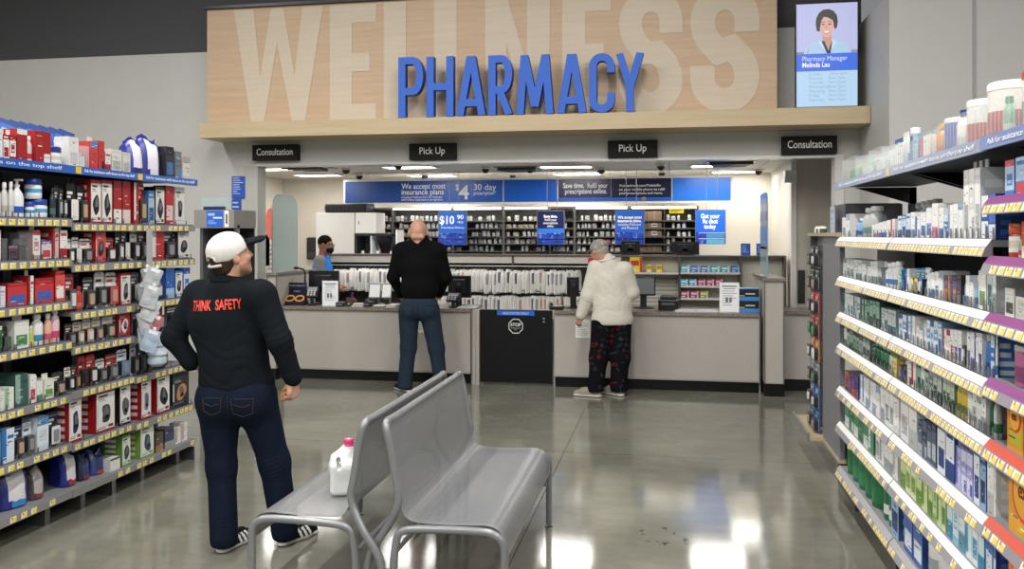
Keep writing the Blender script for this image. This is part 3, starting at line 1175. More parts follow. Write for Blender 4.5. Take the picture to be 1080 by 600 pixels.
# medicine shelving ------------------------------------------------------
YM = 12.30
rows_z = [1.88, 1.77, 1.65, 1.545, 1.435]
bays = [(366, 414, 'bay beside the white dispensing machine', 6), (414, 478, 'bay behind the bald man', 8), (478, 531, 'bay right of the ten dollar sign', 8),
        (531, 580, 'bay left of the dark blue sign', 7), (580, 606, 'narrow bay behind the dark blue sign', 4), (606, 664, 'bay behind the man in white', 8), (664, 737, 'bay with the cardboard boxes', 5)]


def med_bottle(r, h, body, cap):
    m = MB()
    m.lathe([(r * .9, 0, body), (r, .004, body), (r, h * .2, body), (r * 1.01, h * .21, '#d9d9d4'), (r * 1.01, h * .6, '#c7cbd0'), (r, h * .61, body), (r, h * .74, body), (r * .62, h * .82, body),
             (r * .78, h * .83, cap), (r * .78, h * .99, cap), (r * .7, h, cap)], 10, body, 'plastic')
    return m.mesh('medicine_bottle', True)


def med_box(w, d, h, c, s, nm='medicine_box'):
    m = MB()
    m.box((-w / 2, 0, 0), (w / 2, d, h), c)
    m.panel(w, h, [(0, .1, .6, .35, s), (.1, .5, .9, .6, '#8f9094'), (.1, .7, .7, .78, '#a9aaad')], c, x0=-w / 2, y=-.0005)
    return m.mesh(nm)


MEDS = [('white bottle', med_bottle(.026, .078, '#eeeeea', '#f6f6f3')), ('squat white bottle', med_bottle(.032, .06, '#f0efeb', '#fafaf8')), ('slim white bottle', med_bottle(.018, .07, '#e8e8e6', '#f4f4f2')),
        ('dark capped bottle', med_bottle(.025, .075, '#e6e4de', '#47474b')), ('grey box', med_box(.06, .08, .07, '#b9bab8', '#7d848c')), ('white box', med_box(.05, .08, .08, '#e6e5df', '#97a0aa')),
        ('beige box', med_box(.07, .08, .055, '#cfc4a9', '#9a8f76')), ('dark box', med_box(.05, .08, .06, '#6a6a6c', '#3f4044'))]
PINK = med_box(.11, .1, .06, '#b03a78', '#d77aa8')
for bi, (a, b, where, n) in enumerate(bays):
    ax, bx = on_y(a, 240, YM).x, on_y(b, 240, YM).x
    o = thing('medicine_shelving', 'grey medicine shelving, ' + where, 'shelving', (ax, YM, 0), group='medicine shelving along the back')
    W = bx - ax - .004
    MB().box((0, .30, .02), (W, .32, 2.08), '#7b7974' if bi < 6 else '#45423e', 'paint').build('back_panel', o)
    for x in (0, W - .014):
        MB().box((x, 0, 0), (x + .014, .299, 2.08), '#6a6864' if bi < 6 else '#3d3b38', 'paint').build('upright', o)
    for z in rows_z + [1.2, .8, .4]:
        MB().box((.015, .002, z - .018), (W - .015, .298, z), '#565551', 'paint').build('shelf', o)
    MB().box((.015, .0, 2.05), (W - .015, .29, 2.08), '#5d5b57', 'paint').build('top_shelf', o)
    if bi in (1, 2, 3, 5, 6):
        MB().box((.03, -.06, 2.045), (W - .03, -.02, 2.07), '#fff8ee', 'lamp').build('strip_lamp', o)
    for ri, z in enumerate(rows_z):
        x = .03
        i = 0
        if bi == 6:
            continue
        while x < W - .07:
            kind, me = RND.choices(MEDS, (9, 5, 5, 2, 3, 3, 2, 2))[0]
            wd = me.vertices and (max(q.co.x for q in me.vertices) * 2)
            if RND.random() < .16:
                x += .05
                continue
            if bi == 5 and ri == 3 and .30 < x < .42:
                ob = link('medicine_box', PINK, None, (ax + x + .06, YM + .05, z + .0003))
                tag(ob, 'pink box on the medicine shelf above the man in white', 'medicine')
                x += .13
                continue
            i += 1
            ob = link('medicine_bottle' if 'bottle' in kind else 'medicine_box', me, None, (ax + x + wd / 2, YM + .05 + RND.uniform(0, .03) + (wd / 2 if 'bottle' in kind else 0), z + .0003))
            tag(ob, '%s, %s item on the %s shelf, %s' % (kind, nth(i), ('top', 'second', 'third', 'fourth', 'lowest')[ri], where), 'medicine', 'medicine on the %s' % where)
            x += wd + RND.uniform(.006, .03)
    if bi == 6:
        # cardboard boxes on the left half, bottles on the right half
        MB().box((W * .5, .004, 1.2), (W * .5 + .014, .298, 2.05), '#3d3b38', 'paint').build('upright', o)
        i = 0
        for ri, z in enumerate(rows_z[:1] + rows_z[1:2] + rows_z[2:3] + rows_z[4:]):
            for q in (0, 1):
                w_, h_ = W * .215, (.13, .08, .09, .075)[ri]
                cb = MB()
                cb.box((0, 0, 0), (w_, .2, h_), '#7d6752', 'card')
                cb.box((w_ * .46, -.001, 0), (w_ * .54, .201, h_ + .001), '#9a8060', 'card')
                if ri in (1, 2) and q:
                    cb.panel(w_ * .4, h_ * .6, [(.1, .3, .9, .7, '#55504a')], '#d8d3c8', x0=w_ * .3, z0=h_ * .2, y=-.0015)
                ob = cb.build('cardboard_box', loc=(ax + .03 + q * (w_ + .008), YM + .04, z + .0003))
                tag(ob, 'brown cardboard box, %s on the %s shelf beside the flu shot sign' % (('left one', 'right one')[q], ('top', 'second', 'third', 'lowest')[ri]), 'box', 'cardboard boxes beside the flu shot sign')
        for ri, z in enumerate(rows_z):
            for q in range(5):
                if (ri * 3 + q) % 4 == 3:
                    continue
                kind, me = MEDS[(ri + q) % 4]
                ob = link('medicine_bottle', me, None, (ax + W * .56 + q * .075, YM + .08, z + .0003))
                tag(ob, '%s, %s place on the %s shelf right of the cardboard boxes' % (kind, nth(q + 1), ('top', 'second', 'third', 'fourth', 'lowest')[ri]), 'medicine', 'medicine right of the cardboard boxes')
        yl = MB()
        yl.box((0, 0, 0), (.2, .004, .07), '#e4d23a')
        yl.panel(.2, .07, [(.1, .55, .9, .75, '#6b6420'), (.1, .25, .6, .4, '#6b6420')], '#e4d23a', y=-.001)
        tag(yl.build('shelf_label', loc=(ax + W * .58, YM - .066, 1.975)), 'small yellow label hanging over the cardboard box bay', 'label')

# long blue banner ---------------------------------------------------------
YN = 12.18
b0, b1 = on_y(364, 191, YN), on_y(770.5, 212, YN)
bz0, bz1 = (on_y(364, 213.4, YN).z + on_y(770, 211.7, YN).z) / 2, (on_y(364, 191, YN).z + on_y(770, 187.8, YN).z) / 2
bn = thing('wall_banner', 'long blue banner over the medicine shelving', 'banner', (0, YN, 0))
fr = MB()
fr.box((b0.x - .03, .012, bz0 - .03), (b1.x + .03, .03, bz1 + .03), '#f4f3ee', 'paint')
fr.build('white_frame', bn)
for x0, x1, c in ((364, 437, '#1f4c9c'), (437, 530, '#2060c4'), (531.5, 588, '#1b62cd'), (589, 644, '#28264e'), (644.7, 708, '#1d1c3a'), (709.5, 770.5, '#2f7fee')):
    xa, xb = on_y(x0, 200, YN).x, on_y(x1, 200, YN).x
    MB().box((xa, 0, bz0), (xb, .011, bz1), c, 'plastic').build('banner_panel', bn)
xa, xb = on_y(588.6, 200, YN).x, on_y(708.4, 200, YN).x
MB().box((xa, -.004, bz0), (xb, -.0005, bz0 + .05), '#2a62c0', 'plastic').build('lower_stripe', bn)
Hn = bz1 - bz0


def btext(s, x0, x1, py, size, col='#ffffff', bold=0.0, Y=YN, ctr=None):
    xa, xb = on_y(x0, py, Y).x, on_y(x1, py, Y).x
    text(s, bn, ((xa + xb) / 2, -.002, z_at((x0 + x1) / 2, py, Y)), size=size, col=col, bold=bold, width=xb - xa)


btext('We accept most', 423.5, 470, 199, .115, bold=.0012)
btext('insurance plans', 423.5, 468, 205.2, .115, bold=.0012)
btext('including Medicare Part D, Medicaid', 423.5, 466, 209, .045)
btext('and many assistance programs', 423.5, 467, 211.6, .045)
btext('$', 480.5, 484, 200.2, .12)
btext('4', 483.5, 495, 210, .29, bold=.004)
btext('30 day', 499.5, 523, 200.3, .125)
btext('prescription*', 499.5, 523, 205.3, .075)
btext('Save time.', 594, 616, 198.2, .105, bold=.0012)
btext('Refill your', 619.5, 640.5, 198.2, .105)
btext('prescriptions online.', 596, 640, 204.2, .105)
btext('Ask the pharmacy staff for details', 592, 643, 210.3, .04, '#a9c4ee')
btext('Visit walmart.com/MobileRx', 653, 697, 196.8, .052)
btext('on your mobile phone to refill', 653, 701, 200.9, .052)
btext('your prescriptions and more.', 653, 699, 204.8, .052)
btext('Walmart', 666, 677, 210.6, .05, bold=.001)
btext('.com', 681, 689, 210.6, .05, bold=.001)
sp_ = MB()
cxs, czs = on_y(679, 209.6, YN).x, z_at(679, 209.4, YN)
for k in range(6):
    a = k * PI / 3 + PI / 2
    add_stroke(sp_, [(cxs + .012 * math.cos(a), czs + .012 * math.sin(a)), (cxs + .03 * math.cos(a), czs + .03 * math.sin(a))], .008, -.006, -.0045, '#f2c230')
sp_.build('spark_emblem', bn)
MB().box((on_y(497.3, 200, YN).x, -.002, z_at(497, 209.5, YN)), (on_y(497.7, 200, YN).x, -.0005, z_at(497, 194.5, YN)), '#7fa6e2').build('divider_line', bn)

# info signs hung in front of the shelving --------------------------------------
YI = 11.85
for (x0, x1, c, lines, how, pat) in (
        (463, 491.5, '#2a68d2', (('$10', 463.5, 479, 236, .16, .004), ('90', 482, 489, 231, .085, .002), ('day', 482.5, 489, 235.2, .05, 0), ('Free Home Delivery', 465.5, 489.5, 241, .04, 0)),
         'blue ten dollar sign with leaflet pockets beside the bald man', 0),
        (567, 594.5, '#1a2150', (('Save time.', 573.5, 588, 229.5, .055, .002), ('Refill your', 574.5, 587, 233, .05, 0), ('prescriptions', 573, 588, 236.3, .05, 0), ('online.', 577, 584, 239.6, .05, 0)),
         'dark blue Save time sign with leaflet pockets', 0),
        (649.5, 679, '#2766d0', (('We accept most', 651.5, 677, 230.5, .055, .002), ('insurance plans,', 651.5, 676.5, 234.2, .055, .002), ('including Medicare', 652, 676, 238, .05, 0), ('and Medicaid', 655.5, 673, 241.6, .05, 0)),
         'blue insurance sign with leaflet pockets near the man in white', 0),
        (734, 764.5, '#2766d8', (('Get your', 739, 759, 230, .085, .002), ('flu shot', 741, 757, 235.5, .085, .002), ('today', 742.5, 755, 241, .085, .002)),
         'blue flu shot sign with leaflet pockets at the shelving end', 1)):
    xa, xb = on_y(x0, 240, YI).x, on_y(x1, 240, YI).x
    dz = (x0 - 463) * -.004
    z0, z1 = z_at(x0, 246.2 + dz, YI), z_at(x0, 223.2 + dz, YI)
    zbm = z_at(x0, 258.5 + dz, YI)
    s = thing('hanging_info_sign', how, 'sign', ((xa + xb) / 2, YI, z0), group='blue signs hung before the medicine shelving')
    h = (xb - xa) / 2
    H = z1 - z0
    MB().box((-h, 0, 0), (h, .015, H), c, 'plastic').build('sign_board', s)
    f = MB()
    f.box((-h - .012, .004, zbm - z0), (-h, .02, H + .012), '#8f9194', 'metal')
    f.box((h, .004, zbm - z0), (h + .012, .02, H + .012), '#8f9194', 'metal')
    f.box((-h, .004, H), (h, .02, H + .012), '#8f9194', 'metal')
    f.build('frame', s)
    if c == '#1a2150':
        MB().box((-h, -.004, 0), (h, -.0005, .065), '#2f78dd', 'plastic').build('lower_stripe', s)
    for t, a, b, py, sz, bo in lines:
        pa, pb = on_y(a, 240, YI).x, on_y(b, 240, YI).x
        text(t, s, ((pa + pb) / 2 - (xa + xb) / 2, -.002, z_at((a + b) / 2, py, YI) - z0), size=sz, bold=bo, width=pb - pa)
    for r_ in range(2):
        zz = -(r_ + 1) * (z0 - zbm) / 2
        pk = MB()
        hh = (z0 - zbm) / 2 * .86
        rr = []
        for k in range(9):
            u = RND.random() * .85
            rr.append((u, RND.random() * .7, u + .05 + .1 * RND.random(), RND.random() * .3 + .7, RND.choice(('#0f2f92', '#4f7fe0', '#162a70', '#2348b4'))))
        if pat:
            rr += [(.36, .1, .98, .9, '#3f93c4' if r_ == 0 else '#57b0d0')]
        pk.panel(2 * h, hh, rr, '#1d3fae', x0=-h, y=-.03)
        pk.box((-h, -.0295, 0), (h, .0, hh * .98), '#1d3fae')
        pk.build('leaflet_pocket', s, loc=(0, 0, zz))
    for q in (-.05, .09):
        m = MB()
        m.tube([(q, .012, H + .012), (q, .012, ZI - z0 - .001)], .0035, 6, '#9b9d9f')
        m.build('hanging_rod', s)

# white dispensing machine with black box on top -----------------------------------
YD = 11.75
cx, zb, W, H = rect_at(333, 224.5, 417, 268, YD)
o = thing('dispensing_machine', 'large white dispensing machine with an open glass bay, behind the pharmacist', 'machine', (cx, YD, 0))
top = zb + H
hx = W / 2
MB().box((-hx, 0, .02), (-hx + W * .49, .4, top), '#cfcdc8', 'paint', bev=.01).build('white_cabinet', o)
dr = MB()
dr.box((-hx + W * .5, 0, top - .30), (-hx + W * .76, .4, top), '#dcdad6', 'paint', bev=.008)
dr.box((-hx + W * .54, -.004, top - .12), (-hx + W * .55, .0, top - .17), '#555555', 'plastic')
dr.build('upper_door', o)
bd = MB()
bd.box((-hx + W * .49, .36, .02), (hx, .4, top - .31), '#55565a', 'paint')
bd.box((hx - .05, 0, .02), (hx, .36, top - .31), '#2a2b2e', 'plastic')
bd.box((-hx + W * .49, 0, top - .335), (hx, .36, top - .305), '#2a2b2e', 'plastic')
bd.box((-hx + W * .49, .0, .02), (-hx + W * .52, .36, top - .336), '#2a2b2e', 'plastic')
bd.box((-hx + W * .69, .0, .02), (-hx + W * .71, .36, top - .336), '#cfd8dc', 'plastic')
bd.box((-hx + W * .53, .0, .02), (hx - .051, .355, 1.30), '#d9d8d4', 'paint')
bd.build('open_bay', o)
MB().box((hx + .004, 0, .02), (hx + .03, .3, top - .25), '#e9e8e4', 'paint').build('side_strip', o)
cx2, zb2, W2, H2 = rect_at(342, 214.5, 386, 224, YD)
bb = thing('equipment_case', 'long black equipment case lying on top of the white machine', 'case', (cx2, YD + .02, top + .001))
MB().box((-W2 / 2, 0, 0), (W2 / 2, .36, H2), '#1a1a1c', 'plastic', bev=.02).build('case_body', bb)
ribs = MB()
for k in range(9):
    ribs.box((-W2 / 2 + .08 + k * W2 / 10.5, -.006, .015), (-W2 / 2 + .1 + k * W2 / 10.5, -.0005, H2 - .015), '#262628', 'plastic')
ribs.build('ribs', bb)
for s in (-1, 1):
    MB().tube([(s * W2 / 2, .1, H2 * .3), (s * (W2 / 2 + .04), .1, H2 * .3), (s * (W2 / 2 + .04), .1, H2 * .7), (s * W2 / 2, .1, H2 * .7)], .008, 6, '#8b8b8d', 'metal').build('handle', bb)
# white jugs inside the open bay
for k, u in enumerate((.565, .645, .755, .835, .915)):
    m = MB()
    m.lathe([(.034, 0), (.038, .01), (.038, .09), (.022, .12), (.024, .122, '#d7d7d7'), (.024, .14, '#f2f2f2')], 12, '#ecebe6', 'plastic')
    ob = m.build('stock_bottle', None, 1, (cx - hx + W * u, YD + .10 + (k % 2) * .1, 1.3005))
    tag(ob, 'white stock bottle, %s from the left in the open bay of the machine' % nth(k + 1), 'bottle', 'stock bottles in the open bay')
# things on the wall and on the partition cap ----------------------------------------
px_ = on_y(296.5, 290, YB - .05)
p = on_y(329, 262, YB - .08)
m = MB().box((-.12, 0, -.18), (.12, .079, .18), '#1a1a1b', 'plastic', bev=.03).build('towel_dispenser', loc=(p.x + .02, YB - .08, p.z))
tag(m, 'black wall dispenser on the cream wall beside the pharmacist in blue', 'dispenser')
MB().box((-.09, -.004, -.15), (.09, .0, -.06), '#353537', 'plastic').build('outlet', m)
p = on_y(285, 236.5, 10.9)
sg = MB().prism([(-.075 + .15 * (.5 + .5 * math.cos(a)), .16 * math.sin(a)) for a in [k * PI / 8 for k in range(16)]], 0, .006, '#e46f66').build('red_wall_sign', loc=(0, 0, 0))
sg.location = (XIL + .008, on_x(285, 236, XIL).y, on_x(285, 236, XIL).z)
sg.rotation_euler = (0, 0, PI / 2)
sg.scale = (2.3, 1, 1.55)
tag(sg, 'round red sign on the cream wall behind the frosted glass', 'sign')
for k, (px, py, h) in enumerate(((277, 262, .55), (283, 268, .62))):
    q = on_x(px, py, XIL)
    m = MB()
    m.panel(.32, h, [(.1, .1 + .12 * i, .9, .16 + .12 * i, c) for i, c in enumerate(('#b9a9b5', '#a7b3b5', '#c2b6ba', '#9aa2a8', '#bbaab0', '#adb4ba'))], '#ece8e2')
    m.box((0, .0005, 0), (.32, .004, h), '#ece8e2')
    ob = m.build('wall_notice', loc=(XIL + .006, q.y - .1, q.z - h / 2))
    ob.rotation_euler = (0, 0, PI / 2)
    tag(ob, 'white notice sheet %s the red sign on the cream wall' % ('low on the left under' , 'directly under')[k], 'notice')
monitor_back(708, 255, 737.5, 268.5, YW + .1, zcap + .0005, 'black monitor on the partition before the cardboard boxes')
monitor_back(655, 254, 675, 268.5, YW + .1, zcap + .0005, 'black monitor on the partition under the insurance sign')
for x0, x1, how in ((781.5, 791.5, 'small blue leaflet stand on the partition, left one'), (798, 806, 'small blue leaflet stand on the partition by the blue glass')):
    cx, zb, W, H = rect_at(x0, 256, x1, 268.5, YW + .05)
    m = MB()
    m.panel(W, H, [(.15, .8 - k * .11, .4 + .45 * RND.random(), .85 - k * .11, '#9db8ea') for k in range(6)], '#2a5fc0', x0=-W / 2, y=-.001)
    m.box((-W / 2, 0, 0), (W / 2, .03, H), '#2a5fc0')
    tag(m.build('leaflet_stand', loc=(cx, YW + .05, zcap + .0005)), how, 'leaflets')
cx, zb, W, H = rect_at(620.5, 272, 629.5, 281, YW - .1)
m = MB()
m.box((-W / 2, 0, 0), (W / 2, .09, H), '#c02a2c', 'card')
m.panel(W, H, [(.15, .3, .85, .6, '#e2dcd8')], '#c02a2c', x0=-W / 2, y=-.001)
m.box((-.012, .03, H), (.012, .05, zcap - .04 - zb), '#8a8a8a', 'metal')
tag(m.build('red_carton', loc=(cx, YW - .13, zb)), 'small red box hung on the partition beside the man in white', 'box')


def small_pack(x0, y0, x1, z, Y, c, c2, label, grp, name='medicine_carton', h=None):
    a, b = on_y(x0, y0, Y), on_y(x1, y0, Y)
    W = (b.x - a.x) * .95
    H = h or max(.03, a.z - z)
    m = MB()
    m.box((-W / 2, 0, 0), (W / 2, .1, H), c)
    m.panel(W, H, [(.08, .45, .75, .8, c2), (.1, .15, .5, .28, '#e9ecec'), (.8, 0, 1, 1, c2)], c, x0=-W / 2, y=-.001)
    ob = m.build(name, loc=((a.x + b.x) / 2, Y, z + .0005))
    tag(ob, label, 'box', grp)


zA, zB_, zC = z_at(720, 287, YW - .1), z_at(720, 301, YW - .1), z_at(720, 314, YW - .1)
GR = 'medicine cartons on the partition shelves'
for k, (c, c2) in enumerate((('#4aa3bf', '#cde6ee'), ('#2e6bb4', '#9cc0e6'), ('#3169b0', '#b4cdea'), ('#36a0a8', '#bfe3e2'), ('#3a9cae', '#c9e6e8'), ('#2c5fb0', '#8fb4e0'))):
    small_pack(718 + k * 10.6, 279.5 + (k > 0), 727 + k * 10.6, zA, YW - .1, c, c2, '%s carton, %s from left on the top partition shelf' % (('pale teal', 'blue', 'blue', 'teal', 'teal', 'dark blue')[k], nth(k + 1)), GR)
for k, (c, c2, nm) in enumerate((('#3fa0c4', '#cde6ee', 'cyan'), ('#3fa0c4', '#d5eaf0', 'cyan'), ('#a82f63', '#e7b6cb', 'pink'), ('#b0305f', '#e9c0cf', 'pink'), ('#a82f58', '#e7b6cb', 'pink'))):
    small_pack(717.5 + k * 9.2, 294.5, 725.5 + k * 9.2, zB_, YW - .1, c, c2, '%s carton, %s from left on the middle partition shelf' % (nm, nth(k + 1)), GR)
for k, (c, c2, nm) in enumerate((('#a03262', '#e3b4c8', 'pink'), ('#a53460', '#e3b4c8', 'pink'), ('#8a8f3c', '#d5d69a', 'olive'))):
    small_pack(718 + k * 10, 307, 727 + k * 10, zC, YW - .1, c, c2, '%s carton, %s from left on the lowest partition shelf' % (nm, nth(k + 1)), GR)
zA2 = z_at(690, 287.5, YW - .1)
small_pack(664, 271.5, 677.5, zA2, YW - .1, '#e6cf2e', '#c23a2a', 'large yellow box with red mark on the partition shelf', None)
small_pack(682, 279, 688.5, zA2, YW - .1, '#e4cb58', '#b58a2a', 'small yellow box beside the large yellow box', None)
small_pack(692, 279, 699.5, zA2, YW - .1, '#e2c850', '#b58a2a', 'small yellow box farther from the large yellow box', None)

# ------------------------------------------------------------------ on the counters
zc_ = CZ + .0006
YK = 9.42
cx, zb, W, H = rect_at(298, 296, 320.5, 319.5, YK)
o = thing('display_stand', 'dark stepped display card with an orange ring picture, left counter end', 'display', (cx, YK, zc_))
m = MB()
m.prism([(-W / 2, 0), (W / 2, 0), (W / 2, .02), (-W / 2, .02)], -.02, .14, '#15182a', 'plastic')
m.build('foot_plate', o)
m = MB()
m.add([(-W / 2, 0, .02), (W / 2, 0, .02), (W / 2 - .02, .10, H * .5), (-W / 2 + .02, .10, H * .5), (-W / 2, .13, .02), (W / 2, .13, .02)], [(0, 1, 2, 3), (4, 0, 3), (1, 5, 2), (5, 4, 3, 2), (4, 5, 1, 0)], '#171a30', 'plastic')
m.build('sloped_front', o)
t = math.atan2(.10, H * .5 - .02)
Mt = Matrix.Translation((0, -.004, .02)) @ Matrix.Rotation(-t, 4, 'X')
m = MB()
for s in (-1, 1):
    pts = [(.052 * math.cos(a) + s * .06, 0, .075 + .04 * math.sin(a)) for a in [k * PI / 7 for k in range(14)]]
    m.tube([Mt @ Vector(p) for p in pts], .010, 6, '#e2a24b', 'card', closed=True)
m.build('orange_rings', o)
m = MB().box((-W / 2 + .025, .11, H * .42), (W / 2 - .02, .125, H), '#14172c', 'plastic').build('header_card', o)
text('YOUR HEALTH', o, (0.0, .105, H * .82), size=.03, col='#98a4c8')
text('CARD', o, (0.0, .105, H * .56), size=.03, col='#98a4c8')


def terminal(x0, y0, x1, Y, label, rz=0.0):
    cx, zb, W, H = rect_at(x0, y0, x1, 318, Y)
    H = H if H < .25 else .2
    o = thing('card_terminal', label, 'card terminal', (cx, Y, zc_), rz, 'card terminals on the counters')
    MB().lathe([(.055, 0), (.055, .012), (.022, .02), (.02, H * .45)], 14, '#1a1a1c', 'plastic').build('stand', o, 1)
    Mt = Matrix.Translation((0, 0, H * .5)) @ Matrix.Rotation(math.radians(-35), 4, 'X')
    MB().box((-W / 2, -.03, -.02), (W / 2, .01, H * .55), '#202124', 'plastic', Mt, bev=.008).build('body', o)
    MB().box((-W / 2 + .012, -.033, H * .25), (W / 2 - .012, -.0305, H * .5), '#8d959a', 'plastic', Mt).build('screen', o)
    m = MB()
    for a in range(3):
        for b in range(3):
            m.box((-W / 2 + .015 + a * W * .26, -.036, -.008 + b * .025), (-W / 2 + .015 + a * W * .26 + W * .17, -.0305, .008 + b * .025), '#c8c8c6', 'plastic', Mt)
    m.build('keypad', o)
    return o


terminal(323.5, 299, 335, YK + .04, 'black card terminal beside the orange ring display', .2)
monitor_back(325.5, 285, 357, 315, YK + .28, zc_, 'black monitor back behind the white notice, left counter')
m = MB()
pa = on_y(322, 284, YK + .3)
q0 = Vector((pa.x - .12, YK + .3, pa.z + .03))
tag(MB().tube([(pa.x - .02, YK + .34, zc_), (pa.x - .02, YK + .34, pa.z - .03), (pa.x - .04, YK + .33, pa.z + .0), (pa.x - .12, YK + .31, pa.z + .02)], .012, 8, '#1a1a1c', 'plastic').sphere((pa.x - .12, YK + .31, pa.z + .015), (.04, .03, .018), '#1a1a1c').build('webcam_arm', None, 1), 'black gooseneck scanner standing left of the left monitor', 'scanner')
notice(340, 291.5, 356.5, 318, YK - .02, zc_, 'white notice sheet standing before the left monitor')
for i, (x0, x1, how) in enumerate(((388.5, 401, 'white tablet leaning at the counter left of the bald man'), (402, 412.5, 'second white tablet leaning nearest the bald man'))):
    cx, zb, W, H = rect_at(x0, 292, x1, 308, YK + .2)
    o = thing('tablet_stand', how, 'tablet', (cx, YK + .2, zc_), .1, 'tablets leaning at the left counter')
    z0 = .08
    Mt = Matrix.Translation((0, 0, z0)) @ Matrix.Rotation(math.radians(-18), 4, 'X')
    MB().box((-W / 2, 0, 0), (W / 2, .014, H), '#55585c', 'plastic', Mt, bev=.004).build('case', o)
    MB().box((-W / 2 + .01, -.003, .012), (W / 2 - .012, -.0005, H - .012), '#dfe3e4', 'plastic', Mt).build('screen', o)
    MB().box((-W * .3, -.02, 0), (W * .3, .12, z0), '#222224', 'plastic', bev=.008).build('stand', o)
# clutter between the notice and the tablets
for i, (px, w_, d_, h_, c, nm, how) in enumerate((
        (361, .10, .12, .05, '#1d1d1f', 'label_printer', 'small black label printer right of the left notice'), (370, .07, .14, .07, '#35302e', 'barcode_scanner', 'dark hand scanner lying right of the label printer'),
        (379, .13, .16, .035, '#b9b5ae', 'paper_pile', 'pale pile of papers between scanner and tablets'), (390, .09, .1, .06, '#29292c', 'desk_phone', 'black desk phone under the left tablet'),
        (402, .15, .2, .02, '#cfccc6', 'clipboard', 'flat pale clipboard under the tablets'), (415, .11, .14, .03, '#d9d7d1', 'folded_paper', 'folded white paper beside the bald man'),
        (365.5, .05, .05, .085, '#6d4a3d', 'pen_cup', 'brown pen cup behind the label printer'))):
    x = on_y(px, 318, YK).x
    o = thing(nm, how, 'counter item', (x, YK + (.0 if nm != 'pen_cup' else .15) - .03, zc_), RND.uniform(-.3, .3))
    if nm == 'pen_cup':
        MB().lathe([(w_ * .8, 0), (w_, h_), (w_ * .85, h_), (w_ * .7, .01)], 14, c, 'plastic').build('cup', o, 1)
        for q in range(4):
            MB().tube([(RND.uniform(-.02, .02), RND.uniform(-.02, .02), .02), (RND.uniform(-.04, .04), RND.uniform(-.03, .03), .15)], .004, 6, RND.choice(('#222222', '#b22a2a', '#2a4ab2', '#e8e8e8')), 'plastic').build('pen', o)
    elif nm in ('paper_pile', 'folded_paper'):
        for q in range(4):
            MB().box((-w_ / 2 + RND.uniform(-.01, .01), -d_ / 2, q * h_ / 4), (w_ / 2 + RND.uniform(-.01, .01), d_ / 2, (q + .92) * h_ / 4), c, 'card').build('sheet_layer', o)
    elif nm == 'clipboard':
        MB().box((-w_ / 2, -d_ / 2, 0), (w_ / 2, d_ / 2, h_ * .6), '#7f7a72', 'plastic').build('board', o)
        MB().box((-w_ / 2 + .01, -d_ / 2 + .01, h_ * .6), (w_ / 2 - .01, d_ / 2 - .02, h_), c, 'card').build('sheet', o)
        MB().box((-.03, d_ / 2 - .03, h_), (.03, d_ / 2, h_ + .012), '#8d8d8d', 'metal').build('clip', o)
    elif nm == 'barcode_scanner':
        MB().tube([(0, -.05, .015), (0, .02, .03), (.01, .06, .055)], .018, 8, c, 'plastic').build('grip', o, 1)
        MB().box((-.03, .05, .04), (.04, .09, .08), '#4a3f3c', 'plastic', bev=.01).build('head', o)
    else:
        MB().box((-w_ / 2, -d_ / 2, 0), (w_ / 2, d_ / 2, h_), c, 'plastic', bev=.01).build('body', o)
        MB().box((-w_ * .35, -d_ / 2 - .003, h_ * .3), (w_ * .35, -d_ / 2 + .002, h_ * .6), '#6d6d70', 'plastic').build('slot', o)
        if nm == 'desk_phone':
            MB().tube([(-w_ * .3, -.04, h_ + .012), (-w_ * .3, .04, h_ + .012)], .013, 8, '#1c1c1e', 'plastic').build('handset', o)
monitor_back(472, 290.5, 496.5, 314, YK + .25, zc_, 'black monitor back right of the bald man', tilt=-.1)
terminal(471, 303, 485, YK + .0, 'black card terminal right of the bald man', -.2)
for i, (px, how) in enumerate(((493, 'white papers beside the terminal right of the bald man'), (722, 'loose papers on the right counter before the printer'), (744, 'loose papers on the right counter before the white notice'))):
    x = on_y(px, 320, YK).x
    o = thing('paper_pile', how, 'papers', (x, YK + .02, zc_), .1 * i)
    for q in range(3):
        MB().box((-.11 + q * .01, -.08, q * .006), (.11 + q * .006, .08, q * .006 + .005), ('#d5d4d0', '#e6e5e1', '#c9cdd2')[q], 'card').build('sheet_layer', o)
monitor_back(598, 292, 611, 313, YK + .25, zc_, 'black monitor back left of the man in white', tilt=.3)
x = on_y(586.5, 318, YK).x
o = thing('desk_phone', 'black desk phone with coiled cord left of the man in white', 'telephone', (x, YK + .0, zc_), .2)
MB().box((-.08, -.09, 0), (.08, .09, .045), '#1b1b1d', 'plastic', bev=.01).build('body', o)
MB().tube([(-.055, -.08, .06), (-.055, .08, .06)], .018, 8, '#222225', 'plastic').build('handset', o)
pts = [(.07 + .012 * math.cos(k * 1.1), -.06 + k * .004, .03 + .012 * math.sin(k * 1.1) + .0022 * k) for k in range(60)]
MB().tube(pts, .003, 5, '#1b1b1d', 'plastic').build('cord', o)
m = MB()
for q in range(9):
    m.box((-.02 + (q % 3) * .026, -.06 + (q // 3) * .03, .046), (-.004 + (q % 3) * .026, -.042 + (q // 3) * .03, .05), '#b6b6b4', 'plastic')
m.build('keypad', o)
monitor_back(667, 292, 691.5, 312, YK + .3, zc_, 'grey faced monitor right of the man in white', front=True, tilt=.15)
x = on_y(706, 320, YK).x
o = thing('receipt_printer', 'black receipt printer right of the grey monitor', 'printer', (x, YK + .16, zc_), -.15)
MB().box((-.11, -.1, 0), (.11, .1, .12), '#1a1a1c', 'plastic', bev=.015).build('body', o)
MB().box((-.09, -.09, .12), (.09, .07, .16), '#232326', 'plastic', bev=.012).build('lid', o)
MB().box((-.07, -.104, .06), (.07, -.1, .085), '#5a5a5d', 'plastic').build('paper_slot', o)
